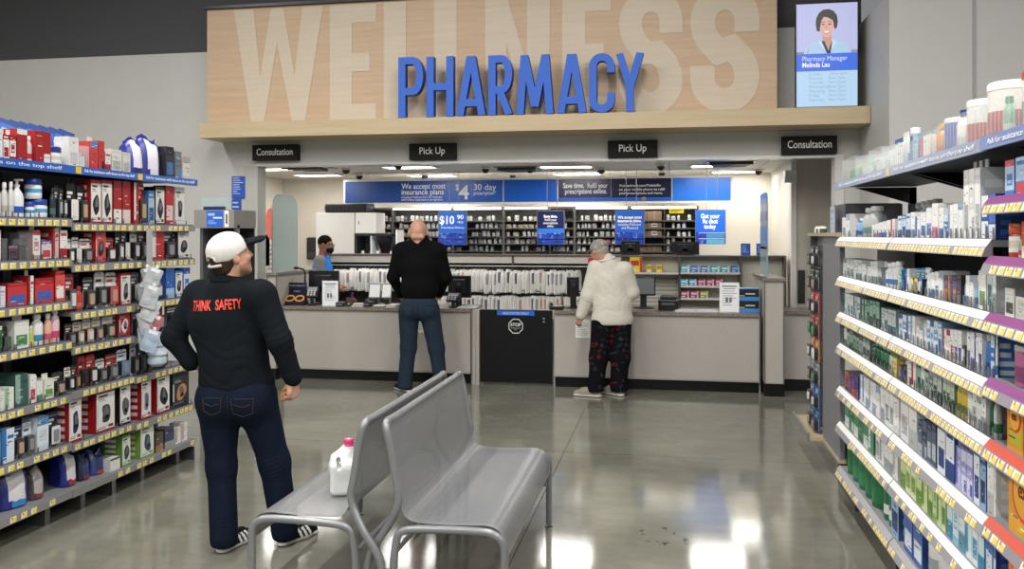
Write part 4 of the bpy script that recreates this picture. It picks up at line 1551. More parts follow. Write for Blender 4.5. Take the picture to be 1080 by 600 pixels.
notice(759, 293.5, 779.5, 324.5, YK + .02, zc_, 'white notice sheet standing beside the blue and black boxes')
z = zc_
for i, (y0, how) in enumerate(((314, 'blue and black box, lower of the stack on the right counter end'), (302, 'blue and black box, upper of the stack on the right counter end'))):
    cx, zb, W, H = rect_at(778, 314, 801.5, 328, YK + .05)
    H = .125
    m = MB()
    W *= .93
    m.box((-W / 2, 0, 0), (W / 2, .2, H), '#2d7cc4')
    m.panel(W, H, [(0, .3, 1, .95, '#14171f'), (.35, .5, .8, .6, '#d8d0c0'), (.02, .34, .3, .42, '#c9b15a'), (.0, .0, 1, .28, '#3b8cd2')], '#2d7cc4', x0=-W / 2, y=-.001)
    m.box((W / 2 + .0002, .02, .03), (W / 2 + .001, .18, H - .03), '#14171f')
    ob = m.build('boxed_device', loc=(cx, YK + .05, z))
    tag(ob, how, 'box', 'blue and black boxes on the right counter')
    z += H + .0006
cx, zb, W, H = rect_at(607, 337, 622.5, 356.5, YC - .004)
m = MB()
m.panel(W, H, [(.1, .85 - k * .1, .5 + .4 * RND.random(), .88 - k * .1, '#8d9094') for k in range(8)], '#e4e4e0', y=-.001)
m.box((0, -.0005, 0), (W, .0015, H), '#e4e4e0')
tag(m.build('posted_notice', loc=(cx - W / 2, YC - .003, zb)), 'white notice taped to the counter front beside the man in white', 'notice')
cx, zb, W, H = rect_at(440.5, 336, 447, 351, YC - .004)
m = MB()
m.panel(W, H, [(.15, .8 - k * .14, .6 + .3 * RND.random(), .86 - k * .14, '#8d9094') for k in range(5)], '#dedeDA', y=-.001)
m.box((0, -.0005, 0), (W, .0015, H), '#dededa')
tag(m.build('posted_notice', loc=(cx - W / 2, YC - .003, zb)), 'small white notice taped to the counter front behind the bald man', 'notice')
# ================================================================== AISLE RACKS
XLF, XRF = -3.48, 1.056


def yl(px):
    return on_x(px, HOR, XLF).y


def zl(px):
    a = (px - 540.0) / F
    return XLF / (a * CT - ST)


def yr(px, X=XRF):
    return on_x(px, HOR, X).y


def zr(px, X=XRF):
    a = (px - 540.0) / F
    return X / (a * CT - ST)


# ------------------------------------------------------------------ products (front at y = 0 facing -y, standing on z = 0, centred on x)
def print_rects(r, c1, c2, acc, busy=9):
    k = r.random()
    t = .72 + .14 * r.random()
    out = []
    if k < .25:
        out += [(0, t, 1, 1, c1), (.1, t + .06, .8, t + .12, c2), (.12, .12, .88, .5, acc)]
    elif k < .5:
        out += [(0, 0, 1, .34, acc), (0, .34, 1, .37, c1), (.1, .8, .9, .9, c1)]
    elif k < .7:
        out += [(0, .1, .38, 1, acc), (.46, .7, .95, .8, c1), (.46, .58, .8, .62, c1)]
    elif k < .85:
        out += [(0, .42, 1, .72, c1), (.1, .52, .8, .6, c2), (.55, .05, .95, .32, acc)]
    else:
        out += [(0, t, 1, 1, acc), (0, 0, 1, .16, c1), (.2, .3, .8, .62, c1), (.3, .36, .7, .44, c2)]
    for _ in range(busy):
        u, v = .05 + .55 * r.random(), .04 + .86 * r.random()
        out.append((u, v, u + .08 + .34 * r.random(), v + .012 + .02 * r.random(), r.choice((c1, acc, '#e9e9e6', '#6d6d70', '#3a3a3e', c2))))
    return out


def blob(r, cx, cz, rx, rz, n=14):
    """a loose hand-drawn outline"""
    p = [r.uniform(0, 6.28) for _ in range(3)]
    return [(cx + rx * math.cos(a) * (1 + .22 * math.sin(2 * a + p[0]) + .12 * math.sin(3 * a + p[1])), cz + rz * math.sin(a) * (1 + .15 * math.sin(2 * a + p[2]))) for a in [2 * PI * k / n for k in range(n)]]


def mk_carton(w, d, h, c1, c2, acc, seed, side='left'):
    r = random.Random(seed)
    m = MB()
    m.box((-w / 2, 0.0008, 0), (w / 2, d, h), c1)
    m.panel(w, h, print_rects(r, c1, c2, acc), c2, x0=-w / 2)
    sr = [(.15, .12 + .2 * k, .15 + .3 + .3 * r.random(), .12 + .2 * k + .11, c2) for k in range(4)]
    if side == 'left':
        m.panel(d, h, sr, c1, x0=-w / 2 - .0006, axis='left')
    else:
        m.panel(d, h, sr, c1, x0=w / 2 + .0006, axis='right')
    m.panel(w, d, [(.1, .1, .9, .3, c2), (.1, .5, .6, .6, acc)], c1, z0=h + .0005, x0=-w / 2, axis='top')
    return m, []


def mk_plain(w, d, h, c1, c2, acc, seed, side='left'):
    """carton shown with its photo: pale front with a dark device picture"""
    r = random.Random(seed)
    m = MB()
    m.box((-w / 2, 0.0008, 0), (w / 2, d, h), c1)
    rects = [(0, .92, 1, 1, c1), (.12, .83, .62, .88, '#4a4a4e'), (.12, .77, .45, .80, '#8d8d90'), (.12, .73, .55, .75, '#b0b0b2'),
             (.0, .0, 1, .05, c1), (.1, .08, .5, .10, c1), (.1, .12, .7, .135, '#9a9a9c'), (.66, .08, .92, .15, c1), (.02, .2, .1, .7, '#d4d2d0')]
    pic = MB()
    pic.prism(blob(r, w * .02, h * .43, w * .27, h * .25), -.0012, -.0002, acc)
    pic.prism(blob(r, w * .04, h * .46, w * .13, h * .15), -.0022, -.0013, '#6a6c72')
    pic.prism(blob(r, w * .06, h * .34, w * .12, h * .05), -.0022, -.0013, '#2c2d31')
    m.panel(w, h, rects, c2, x0=-w / 2)
    sr = [(.2, .1 + .17 * k, .7, .1 + .17 * k + .09, '#e9dcd8') for k in range(5)]
    if side == 'left':
        m.panel(d, h, sr, c1, x0=-w / 2 - .0006, axis='left')
    else:
        m.panel(d, h, sr, c1, x0=w / 2 + .0006, axis='right')
    return m, [('printed_picture', pic, False)]


def mk_hang(w, d, h, c1, c2, acc, seed, side='left'):
    """blister pack: printed card with a moulded bubble and a peg hole"""
    r = random.Random(seed)
    m = MB()
    t = .006
    top = [(-w / 2, 0), (w / 2, 0), (w / 2, h * .93), (w * .38, h), (-w * .38, h), (-w / 2, h * .93)]
    m.prism(top, .03, .03 + t, c1)
    m.panel(w * .98, h * .9, [(.0, .66, 1, .95, c1), (.1, .8, .7, .88, acc), (.1, .7, .5, .76, '#f0efec'), (0, 0, 1, .1, c1)], c2, x0=-w * .49, z0=.002, y=.0293)
    m.box((-w * .06, .028, h * .945), (w * .06, .031, h * .97), '#141414')
    b = MB()
    prof = round_rect(-w * .4, h * .08, w * .4, h * .6, min(w, h) * .12, 3)
    b.prism(prof, .0, .0288, '#2a2a2c', 'foil', front=r.choice(('#3b3b3e', '#55555a', acc, '#2a2a2c')))
    b.prism(round_rect(-w * .22, h * .16, w * .22, h * .5, min(w, h) * .08, 3), -.006, -.0002, r.choice((acc, '#8f8f92', '#b9a084', '#d8d8d6')), 'plastic')
    return m, [('bubble', b, False)]


def mk_bottle(w, d, h, c1, c2, acc, seed, side='left', cap=.16, neck=.5):
    r_ = w / 2 * .94
    m = MB()
    m.lathe([(r_ * .92, 0, c1), (r_, .006, c1), (r_, h * .14, c1), (r_ * 1.008, h * .15, acc), (r_ * 1.008, h * .34, acc), (r_ * 1.008, h * .345, c1), (r_ * 1.008, h * .54, c1), (r_, h * .55, c1), (r_, h * .62, c1),
             (r_ * .86, h * .72, c1), (r_ * neck, h * (1 - cap - .04), c1), (r_ * neck, h * (1 - cap), c1)], 16, c1, 'plastic', Matrix.Translation((0, r_, 0)), sy=.8)
    k = MB()
    k.lathe([(r_ * neck * 1.12, h * (1 - cap)), (r_ * neck * 1.16, h * (1 - cap) + .003), (r_ * neck * 1.08, h * .99), (r_ * neck * .95, h)], 14, c2, 'plastic', Matrix.Translation((0, r_, 0)))
    return m, [('cap', k, True)]


def mk_pump(w, d, h, c1, c2, acc, seed, side='left'):
    m, ch = mk_bottle(w, d, h * .86, c1, c2, acc, seed, side, .08, .35)
    k = MB()
    r_ = w / 2 * .94
    k.cyl((0, r_, h * .85), (0, r_, h * .95), .007, n=8, col=c2)
    k.box((-.008, r_ - .035, h * .945), (.008, r_ + .014, h), c2, 'plastic', bev=.003)
    return m, ch + [('pump', k, True)]


def mk_jar(w, d, h, c1, c2, acc, seed, side='left'):
    r_ = w / 2 * .97
    m = MB()
    m.lathe([(r_ * .9, 0, c1), (r_, .008, c1), (r_, h * .16, c1), (r_ * 1.006, h * .17, '#f3f4f4'), (r_ * 1.006, h * .3, '#f3f4f4'), (r_ * 1.006, h * .31, acc), (r_ * 1.006, h * .5, acc), (r_ * 1.006, h * .51, '#f3f4f4'), (r_ * 1.006, h * .62, '#f3f4f4'), (r_, h * .63, c1), (r_ * .9, h * .7, c1)], 20, c1, 'plastic', Matrix.Translation((0, r_, 0)))
    k = MB()
    k.lathe([(r_ * .98, h * .7), (r_ * 1.0, h * .72), (r_ * 1.0, h * .96), (r_ * .93, h)], 20, c2, 'plastic', Matrix.Translation((0, r_, 0)))
    return m, [('lid', k, True)]


def mk_tub(w, d, h, c1, c2, acc, seed, side='left'):
    r_ = w / 2 * .98
    m = MB()
    m.lathe([(r_ * .94, 0, c1), (r_, .006, c1), (r_, h * .12, c1), (r_ * 1.004, h * .125, acc), (r_ * 1.004, h * .5, acc), (r_ * 1.004, h * .505, c1), (r_, h * .86, c1), (r_ * .95, h * .88, c1)], 20, c1, 'plastic', Matrix.Translation((0, r_, 0)))
    k = MB()
    k.lathe([(r_ * 1.02, h * .86), (r_ * 1.02, h * .97), (r_ * .97, h)], 20, c2, 'plastic', Matrix.Translation((0, r_, 0)))
    return m, [('lid', k, True)]


def mk_bag(w, d, h, c1, c2, acc, seed, side='left'):
    r = random.Random(seed)
    m = MB()
    n = 9
    vs, fs, cs = [], [], []
    rows = [(0, .93, .8), (.05, 1.0, 1.0), (.2, 1.0, 1.0), (.4, 1.0, .97), (.6, .99, .9), (.78, .98, .7), (.9, .97, .3), (.93, .96, .1), (1.0, .98, .06)]
    for (z, s, t) in rows:
        for sd in (-1, 1):
            for i in range(n):
                u = -1 + 2 * i / (n - 1)
                vs.append((u * w / 2 * s, d / 2 + sd * t * d / 2 * (1 - .35 * abs(u) ** 4) + r.uniform(-.004, .004) * (z > .05), z * h + (r.uniform(-.006, .006) + .02 * math.sin(3 * u + seed) * (z > .85) if z > .1 else 0)))
    W = 2 * n
    for k in range(len(rows) - 1):
        for sd in (0, 1):
            for i in range(n - 1):
                a = k * W + sd * n + i
                f = (a, a + 1, a + W + 1, a + W)
                fs.append(f if sd == 0 else f[::-1])
                cc = c1
                if sd == 0 and 2 <= i <= 6:
                    cc = c2 if k in (2, 3, 4, 5) else (acc if k == 1 and 3 <= i else c1)
                cs.append(cc)
        for i in (0, n - 1):
            fs.append((k * W + i, k * W + n + i, (k + 1) * W + n + i, (k + 1) * W + i))
            cs.append(c1)
    fs.append(tuple(range(n)) + tuple(reversed(range(n, 2 * n))))
    cs.append(c1)
    m.add(vs, fs, cs, 'foil')
    return m, []


def mk_tray(w, d, h, c1, c2, acc, seed, side='left'):
    """open clear plastic tray holding cards"""
    m = MB()
    m.box((-w / 2, 0, 0), (w / 2, .002, h), c1, 'film')
    m.box((-w / 2, .002, 0), (-w / 2 + .002, d, h), c1, 'film')
    m.box((w / 2 - .002, .002, 0), (w / 2, d, h), c1, 'film')
    m.box((-w / 2 + .002, .002, 0), (w / 2 - .002, d, .002), c1, 'film')
    k = MB()
    for i in range(3):
        y = d * (.25 + .22 * i)
        k.box((-w * .4, y, .003), (w * .4, y + .012, h * (.55 + .2 * i)), (c2, acc, c2)[i], 'card')
    return m, [('packet_stack', k, False)]


def mk_tall(w, d, h, c1, c2, acc, seed, side='left'):
    h -= .032
    m, ch = mk_carton(w, d, h, c1, c2, acc, seed, side)
    t = MB()
    t.box((-w * .3, d * .3, h + .001), (w * .3, d * .34, h + .03), '#d5d5d3', 'plastic')
    return m, [('hang_tab', t, False)]


KINDS_ = {'box': (mk_carton, 'carton', 'box'), 'pic': (mk_plain, 'picture_carton', 'box'), 'hang': (mk_hang, 'blister_pack', 'packet'), 'bot': (mk_bottle, 'bottle', 'bottle'), 'pump': (mk_pump, 'pump_bottle', 'bottle'),
          'jar': (mk_jar, 'jar', 'jar'), 'tub': (mk_tub, 'tub', 'tub'), 'bag': (mk_bag, 'foil_bag', 'bag'), 'tray': (mk_tray, 'clear_tray', 'tray'), 'tall': (mk_tall, 'tall_carton', 'box')}
SEED = [100]
_CACHE = {}


def product(kind, w, d, h, c1, c2, acc, loc, rz, label, group, side, reuse=None):
    fn, nm, cat = KINDS_[kind]
    key = reuse and (reuse, kind, round(w, 3), round(h, 3), c1, c2, acc)
    SEED[0] += 1
    if key and key in _CACHE:
        me, ch = _CACHE[key]
    else:
        mb, kids = fn(w, d, h, c1, c2, acc, SEED[0], side)
        sm = kind in ('bot', 'pump', 'jar', 'tub', 'bag')
        me = mb.mesh(nm, sm)
        ch = [(n, k.mesh(n, s)) for n, k, s in kids]
        if key:
            _CACHE[key] = (me, ch)
    o = link(nm, me, None, loc, rz)
    for n, m in ch:
        link(n, m, o)
    tag(o, label, cat, group)
    return o


# ------------------------------------------------------------------ shelving units
def rail_rects(W, tag_w=.045, gap=.012, yellow='#f0dc4e', seed=1, skip=.25, red=True):
    r = random.Random(seed)
    out = []
    x = .02
    while x + tag_w < W:
        if r.random() > skip:
            out.append((x / W, .12, (x + tag_w) / W, .88, '#f3ecd2'))
            out.append(((x + tag_w * .3) / W, .12, (x + tag_w) / W, .7, yellow))
            if red and r.random() < .6:
                out.append(((x + tag_w * .2) / W, .5, (x + tag_w * .42) / W, .8, '#c96a50'))
        x += tag_w + gap * (1 + 2 * r.random())
    return out


SHELF, GAPS = {}, {}
LEFT = [  # y0, y1, shelf heights
    (3.0, 4.487, (1.77, 1.535, 1.285, 1.05, .735, .45), .17),
    (4.49, 5.087, (1.745, 1.50, 1.215, 1.01, .745, .437), .165),
    (5.09, 5.815, (1.745, 1.50, 1.222, 1.0, .735, .425), .165)]
NAMES_L = ('top', 'second', 'third', 'fourth', 'fifth', 'sixth', 'seventh', 'lowest')
for si, (y0, y1, zs, zb) in enumerate(LEFT):
    W = y1 - y0
    o = thing('shelving_unit', 'grey shelving unit with yellow price tags, %s section of the blue-topped rack' % ('nearest', 'middle', 'farthest')[si], 'shelving', (XLF, y0, 0), PI / 2, 'sections of the blue-topped rack')
    MB().box((0, .46, .1), (W, .475, 2.07), '#17171a', 'matt').build('back_panel', o)
    for x in (0, W - .03):
        MB().box((x, .43, 0), (x + .03, .459, 2.05), '#6c6d70', 'metal').build('upright', o)
    for zi, z in enumerate(zs + (zb,)):
        last = zi == len(zs)
        sh = MB().box((.001, .0, z - .022), (W - .001, .429, z), '#85858a' if not last else '#8d8e91', 'paint').build('shelf' if not last else 'base_deck', o)
        rl = MB()
        rl.panel(W - .004, .042, rail_rects(W, seed=si * 10 + zi, skip=.12 if not last else .6), '#8b8988', x0=.002, z0=z - .045, y=-.012)
        rl.box((.002, -.0115, z - .045), (W - .002, -.001, z - .003), '#9b9a99', 'plastic')
        rl.build('price_rail', sh)
        SHELF['L', si, zi + 1] = sh
    sh = MB().box((0, -.02, 2.06), (W, .45, 2.078), '#4a4c52', 'paint').build('top_shelf', o)
    rl = MB()
    rl.box((.0, -.03, 2.036), (W, -.0205, 2.084), '#2f62b8', 'plastic')
    if si:
        rl.box((.0, -.0315, 2.04), (.05, -.0305, 2.08), '#e9c64a', 'plastic')
    st = rl.build('blue_strip', sh)
    text('Ask for assistance with items on the top shelf', st, (W / 2 + .02, -.0318, 2.052), size=.028, col='#e6eefb', width=W * .82)
    for q in (.15, W - .15):
        MB().box((q, .05, 0), (q + .04, .42, zb - .03), '#7f8083', 'metal').build('foot_bracket', o)
    MB().box((.0, .25, 0), (W, .26, zb - .03), '#0d0d0e', 'matt').build('toe_board', o)
    if si == 2:
        MB().box((W + .0, .0, .0), (W + .012, .475, .10), '#77787b', 'metal').build('end_foot', o)
        MB().box((W - .025, .30, .1), (W + .012, .475, 1.86), '#77787c', 'metal').build('end_panel', o)

R_, W_, K_, DR = '#a31f25', '#ebe8e2', '#1d1d20', '#7a1720'
NV, BL, LB = '#1d2a66', '#2c62ae', '#8fb6dc'
GR_, LG = '#2f6a3d', '#a8c66a'
TN, GY = '#a98762', '#9a9a9b'
# (kind, x0, x1, height px, side colour, front colour, accent, description[, depth])
LROWS = {
    0: [('box', 0, 6, 32, W_, '#dfe3e4', '#8f2a2a', 'pale carton'), ('tall', 6.5, 13, 33, R_, W_, R_, 'red and white carton'), ('tall', 13.5, 20, 33, R_, W_, R_, 'red and white carton'),
        ('box', 21, 32, 34, R_, R_, W_, 'large red carton'), ('bot', 33, 39, 28, '#d9c9c6', '#efefec', '#b33a3c', 'clear bottle'), ('box', 40, 57, 34, R_, R_, W_, 'large red carton'),
        ('jar', 58, 72.5, 20, '#d4d3cb', '#283f8e', '#d8d6cc', 'blue lidded jar'), ('box', 75.5, 86, 32, '#dcdbd8', '#e4e4e2', '#c9c9c8', 'white carton'),
        ('tray', 87, 97, 24, '#dfe3e4', '#e6e5e2', '#c8cace', 'clear tray'), ('tall', 98, 106, 35, '#c2383a', '#c9484a', '#5a86b8', 'upright red packet'), ('box', 106.5, 113, 31, '#c2383a', '#c03a3c', '#222226', 'upright red packet'),
        ('box', 113.5, 119.5, 20, R_, W_, R_, 'low red and white carton'), ('box', 120.5, 131, 24, '#d3d2cc', '#e0dfda', '#aab0a8', 'white carton'), ('box', 132, 143.5, 22, '#d3d2cc', '#dddcd7', '#b2b5ae', 'white carton'),
        ('bag', 145, 159, 38, '#27328f', '#e6e4ec', '#2b2f6a', 'dark blue bag of white stripes', .14), ('bag', 159.5, 176, 42, '#27328f', '#e8e7ee', '#dcdce2', 'dark blue bag with white front', .14),
        ('box', 177.5, 186, 33, '#27282d', '#3a3d44', '#4a78b8', 'black carton'), ('box', 187, 194, 29, '#6d7279', '#7c828a', '#3d8fd0', 'grey and blue carton'), ('box', 195, 203, 24, '#d6d3cd', '#e2e0da', '#b9a9a0', 'white carton')],
    1: [('bot', 0, 7, 36, '#d9d8d6', '#e9e9e7', '#c9cacb', 'white lotion bottle'), ('bot', 7.5, 14, 37, '#d4d4d2', '#e7e7e5', '#b5b0a2', 'white lotion bottle'), ('bot', 14.5, 20, 38, '#dddcda', '#ededeb', '#c8c8c8', 'white lotion bottle'),
        ('pump', 21, 33, 41, '#eceeef', '#f3f3f2', '#2b59b6', 'white and blue pump bottle'), ('jar', 34.5, 42, 17, '#e7e9ea', '#28479e', '#4c93c9', 'small blue lidded jar'), ('jar', 43.5, 57.5, 20, '#e9ebec', '#28479e', '#58a6d6', 'large blue lidded jar'),
        ('bot', 58.5, 64, 32, '#2d3a3c', '#17181a', '#50726e', 'dark bottle'), ('hang', 64.5, 69.5, 35, K_, '#3f4649', '#9fb3ad', 'dark packet'), ('hang', 70, 74.5, 33, K_, '#4a4d50', '#b7b09a', 'dark packet'),
        ('hang', 77, 87, 42, '#1f1f21', '#2b2b2e', '#e9e6e2', 'black knee support packet with white tag'), ('hang', 88, 97, 40, '#1f1f21', '#2b2b2e', '#e9e6e2', 'black knee support packet with white tag'),
        ('pic', 98.5, 109.5, 46, R_, W_, K_, 'white knee brace carton with red base'), ('pic', 110, 121, 46, R_, W_, K_, 'white knee brace carton with red base'),
        ('box', 122.5, 131, 46, R_, R_, W_, 'red brace carton'), ('box', 132, 140.5, 45, '#a3222a', R_, '#e0d0cc', 'red brace carton'),
        ('box', 144, 149, 46, R_, '#b12a2c', W_, 'narrow red carton'), ('hang', 150, 158.5, 45, R_, '#dccfc9', '#b0a070', 'red topped support packet'), ('box', 159, 165.5, 36, '#3a6ea8', '#a9c4d8', '#274c84', 'blue and white carton'),
        ('pic', 166.5, 176, 40, '#222226', '#e3e0da', K_, 'white carton with black brace'), ('box', 177, 186, 44, R_, '#b12a2c', '#d9cfca', 'red brace carton'), ('pic', 187, 197, 40, '#d5d2cc', '#e3e0da', K_, 'white carton with black sleeve')],
    2: [('box', 0, 4, 33, W_, '#e4e0da', '#8d2a2c', 'white carton'), ('tray', 5, 11, 24, '#9aa0a2', '#4a3550', '#6b5578', 'clear tray of purple packs'), ('box', 12, 22, 16, '#33222e', '#5b4055', '#8a6f80', 'low dark purple carton'),
        ('tray', 23, 36, 30, '#9aa0a2', '#2a2426', '#8d8a86', 'wide clear tray'), ('tall', 37.5, 45.5, 38, '#b98f8c', '#e6e2de', '#b04a58', 'white carton with pink base'), ('box', 46.5, 57.5, 20, '#6b5a9a', '#d7cfd6', '#c0444a', 'low white and red carton'),
        ('box', 58.5, 65, 33, '#a02a30', '#c9b9b8', '#b3262b', 'red banded carton'), ('tall', 66, 74, 40, R_, W_, R_, 'white topped red carton'),
        ('hang', 75.5, 82, 27, '#e4e1dc', '#2a2526', '#e9e6e2', 'white topped wrap packet'), ('hang', 83, 90, 28, '#e4e1dc', '#2a2526', '#d8d5d0', 'white topped wrap packet'), ('hang', 91, 102, 26, '#e4e1dc', '#2a2526', '#c24a44', 'white topped wrap packet'),
        ('pic', 103.5, 114.5, 40, R_, '#c44a4a', '#2a2a2d', 'red carton with grey device'), ('hang', 115.5, 126.5, 26, R_, '#9a8a82', '#ddd6d0', 'red topped wrap packet'),
        ('hang', 128, 134, 32, '#26262a', '#3a3a3e', '#dedbd6', 'black and white packet'), ('hang', 134.5, 140.5, 34, '#26262a', '#46464a', '#cfcac4', 'black and white packet'),
        ('hang', 144, 151, 34, '#d9d6d1', '#2a2a2d', '#8f8f92', 'pale packet'), ('hang', 152, 160, 36, '#222226', '#35353a', '#cfccc6', 'dark packet'), ('box', 161, 176, 34, R_, '#b12a2c', '#ddd6d0', 'wide red carton'),
        ('hang', 177.5, 189, 34, '#26262a', '#55565a', '#c9c4b8', 'black glove packet'), ('pic', 190, 202, 34, '#333338', '#dedbd5', '#2a2a2e', 'white carton with black sleeve')],
    3: [('box', 0, 9, 23, '#b8a7be', '#d9dbe6', '#8a4a66', 'lilac and white pack'), ('box', 10.5, 32, 25, R_, '#c9373a', '#3b63b2', 'wide red pack with blue oval'), ('tall', 33, 38.5, 37, '#a02a30', W_, R_, 'upright white and red carton'),
        ('box', 39.5, 60, 27, R_, '#c9373a', '#3b63b2', 'wide red pack with blue oval'), ('tall', 61, 71.5, 40, R_, '#d9534c', W_, 'upright red carton with white top'),
        ('hang', 75.5, 85, 40, R_, '#8a7a74', '#efe8e2', 'red topped brace packet'), ('bot', 86, 92.5, 26, '#c0392f', '#b02f28', '#d86a58', 'red bottle'), ('hang', 94, 105, 34, '#2c2c30', '#8d8f90', '#c9cbcc', 'clear dark packet'),
        ('hang', 106.5, 117, 38, '#dcd9d4', '#b9b8b6', '#23262e', 'white tie support packet'), ('hang', 118, 129, 36, '#dedbd6', '#3c3a3a', '#c24a44', 'white topped support packet'), ('pic', 130, 140.5, 34, R_, '#ded9d4', '#2a2a2e', 'red and white carton'),
        ('hang', 144, 153, 32, '#3a3a3e', '#8d8a86', '#c9c4bc', 'grey packet'), ('hang', 154, 164, 30, '#26262a', '#6d4a3e', '#b0603a', 'black packet with orange picture'), ('hang', 165, 176, 30, '#3a3a3e', '#b9b4ac', '#6d6d70', 'dark packet'),
        ('box', 177.5, 186.5, 32, '#2a5aa8', '#2f66b8', '#9fc2e6', 'blue carton'), ('pic', 187.5, 195, 28, '#3a6ab0', '#e2e0dc', '#1f2a44', 'white carton with dark device'), ('box', 196, 203, 30, '#3a78c8', '#d9dfe6', '#2a5aa8', 'white and blue carton')],
    4: [('box', 0, 5.5, 28, '#24442c', '#3d6a44', '#c9d2b8', 'dark green carton'), ('hang', 7, 16, 26, '#1c1c1f', '#2c2c2f', '#4a6a4a', 'black packet'), ('tall', 18, 34, 36, '#d9dfd6', '#e6e9e4', '#4f8a4f', 'white and green upright carton'),
        ('bot', 35.5, 41, 22, '#b8bf6a', '#e4e6d0', '#d8d84a', 'small green bottle'), ('bot', 42, 53, 33, '#e6e8e8', '#f0f0ee', '#3f8fb4', 'white bottle with blue label'), ('bot', 53.5, 60.5, 32, '#e4b49a', '#efe9e2', '#d4566e', 'peach bottle'), ('bot', 61, 69, 36, '#e6c2cc', '#eeeae8', '#d9487c', 'pink bottle'),
        ('hang', 75.5, 84, 24, '#222225', '#8a6a4c', '#d9d3ca', 'dark packet of tan wrap'), ('hang', 84.5, 93, 24, '#dedbd5', '#6d4f38', '#b08a62', 'white topped tan wrap packet'), ('hang', 94, 103, 25, '#dedbd5', '#8a6a4c', '#c0a080', 'white topped tan wrap packet'),
        ('hang', 104, 113, 25, '#dedbd5', '#5a4434', '#b89468', 'white topped tan wrap packet'), ('hang', 114.5, 126, 27, '#dedbd5', '#7a5c42', '#c9a67a', 'white topped tan wrap packet'), ('pic', 128, 140, 28, '#7a2428', '#b03438', '#e4ddd6', 'red carton with white picture'),
        ('hang', 145, 155, 28, '#3a3a3f', '#8d9498', '#c0c4c8', 'pale packet'), ('hang', 156, 166, 30, R_, '#9a5a52', '#e9e2da', 'red topped brace packet'), ('hang', 167, 178, 28, R_, '#b9aca6', '#d9d3cc', 'red topped brace packet'), ('hang', 180, 200, 28, '#26262a', '#55565a', '#c9c4b8', 'dark packet')],
    5: [('box', 0, 8, 22, '#d7ddd2', '#e0e4dc', '#4f8a5a', 'white and green carton'), ('box', 9, 18, 23, '#dfe3da', '#e6e8e2', '#8fb48c', 'white and green carton'), ('box', 19, 33, 34, '#2f4a44', '#39605a', '#8fb0a4', 'dark teal carton', .2), ('box', 34.5, 41, 30, '#e4e5e2', '#ecece8', '#b3474a', 'white slim carton'),
        ('tall', 41.5, 48, 27, '#e4e5e2', '#ecece8', '#5a8a6a', 'white slim carton'), ('tall', 49.5, 60, 27, '#dfe3d4', '#e8eae2', '#6d9a4c', 'white and green carton'),
        ('hang', 62, 73.5, 25, '#26262a', '#5a4434', '#d9d6d0', 'black packet with white tag'), ('hang', 75.5, 82, 25, '#dedbd5', '#4a3a30', '#b08a62', 'white topped packet'), ('hang', 82.5, 88.5, 26, '#2a2a2d', '#6d5540', '#b08a62', 'dark packet of tan wrap'),
        ('hang', 89.5, 97, 33, '#b3262b', '#b9453f', '#3a2a2a', 'red mesh packet'), ('hang', 97.5, 107, 32, '#b3262b', '#c8574f', '#d8a89c', 'red mesh packet'), ('hang', 108, 117, 25, '#dedbd5', '#3a3434', '#8d8a86', 'white topped packet'),
        ('hang', 118, 129, 27, R_, '#c9bdb4', '#8a6a52', 'red topped support packet'), ('hang', 130, 140.5, 29, '#dde2e6', '#3c4046', '#5a88b4', 'white topped support packet'),
        ('hang', 144, 150, 34, '#c9ccd0', '#8d9298', '#5a6a7a', 'tall pale packet'), ('hang', 151, 158, 32, '#1f1f22', '#2a2a2e', '#4a4c52', 'black packet'), ('hang', 159, 166, 32, '#1f1f22', '#2c2c33', '#3c4458', 'black packet'), ('hang', 167, 181, 30, '#2a3a6a', '#454c66', '#8a94b8', 'navy blue packet')],
    6: [('box', 0, 3.5, 34, '#8fb0d0', '#bcd2e6', '#2c62ae', 'pale blue pack'), ('box', 4.5, 18.5, 36, '#2e6aa6', '#d9e4ee', '#2f74b8', 'blue and white pack with red corner'), ('hang', 20, 30.5, 34, '#232a4e', '#7fa6cc', '#e6ecf2', 'dark blue pack with round window'),
        ('hang', 31.5, 41, 34, '#d5dbe2', '#a9bed4', '#2f4a86', 'white and blue pack'), ('box', 42, 54.5, 36, '#c9d3dc', '#dfe6ec', '#5a88b8', 'white and blue carton'), ('hang', 56, 68, 36, '#1f2636', '#4f7fb4', '#dfe6ec', 'dark blue pack with white swirl'),
        ('pic', 75.5, 89, 56, '#a8242c', '#eeebe8', '#232e5e', 'tall white carton with navy picture'), ('pic', 104, 124, 44, R_, '#eae7e4', '#3a3d40', 'large white carton with red side', .2), ('pic', 129, 150.5, 50, '#1d1c1f', '#e9e6e6', '#5a585c', 'large white heating pad carton', .2),
        ('pic', 151.5, 162, 46, R_, '#e9e6e6', '#8d8d90', 'slim white carton beside the heating pad'), ('pic', 168, 181.5, 46, R_, '#eceae8', '#2a2a2e', 'white carton with black handset picture', .18), ('pic', 184, 202, 36, '#1f2630', '#33363c', '#c98a5a', 'black carton with blue base', .18)],
    7: [('bag', 1, 9, 36, '#2b4468', '#6d5a4e', '#2f6ea8', 'dark blue bag'), ('bag', 11, 39, 44, '#242a80', '#d9d6da', '#2f86c4', 'dark blue bag with folded white top', .16), ('bag', 41, 56, 34, '#4a3f48', '#b0aaa6', '#8a3a3c', 'grey bag with red band', .14),
        ('bag', 75.5, 90, 38, '#252d8c', '#dedadb', '#a83a3a', 'dark blue bag with white label', .16), ('bag', 92, 104, 28, '#23283c', '#30406a', '#8a2f36', 'dark bag of rolled wraps', .14), ('bag', 106, 118, 24, '#3a4a8a', '#2c3a6a', '#b03a3a', 'dark blue bag of soft balls', .12),
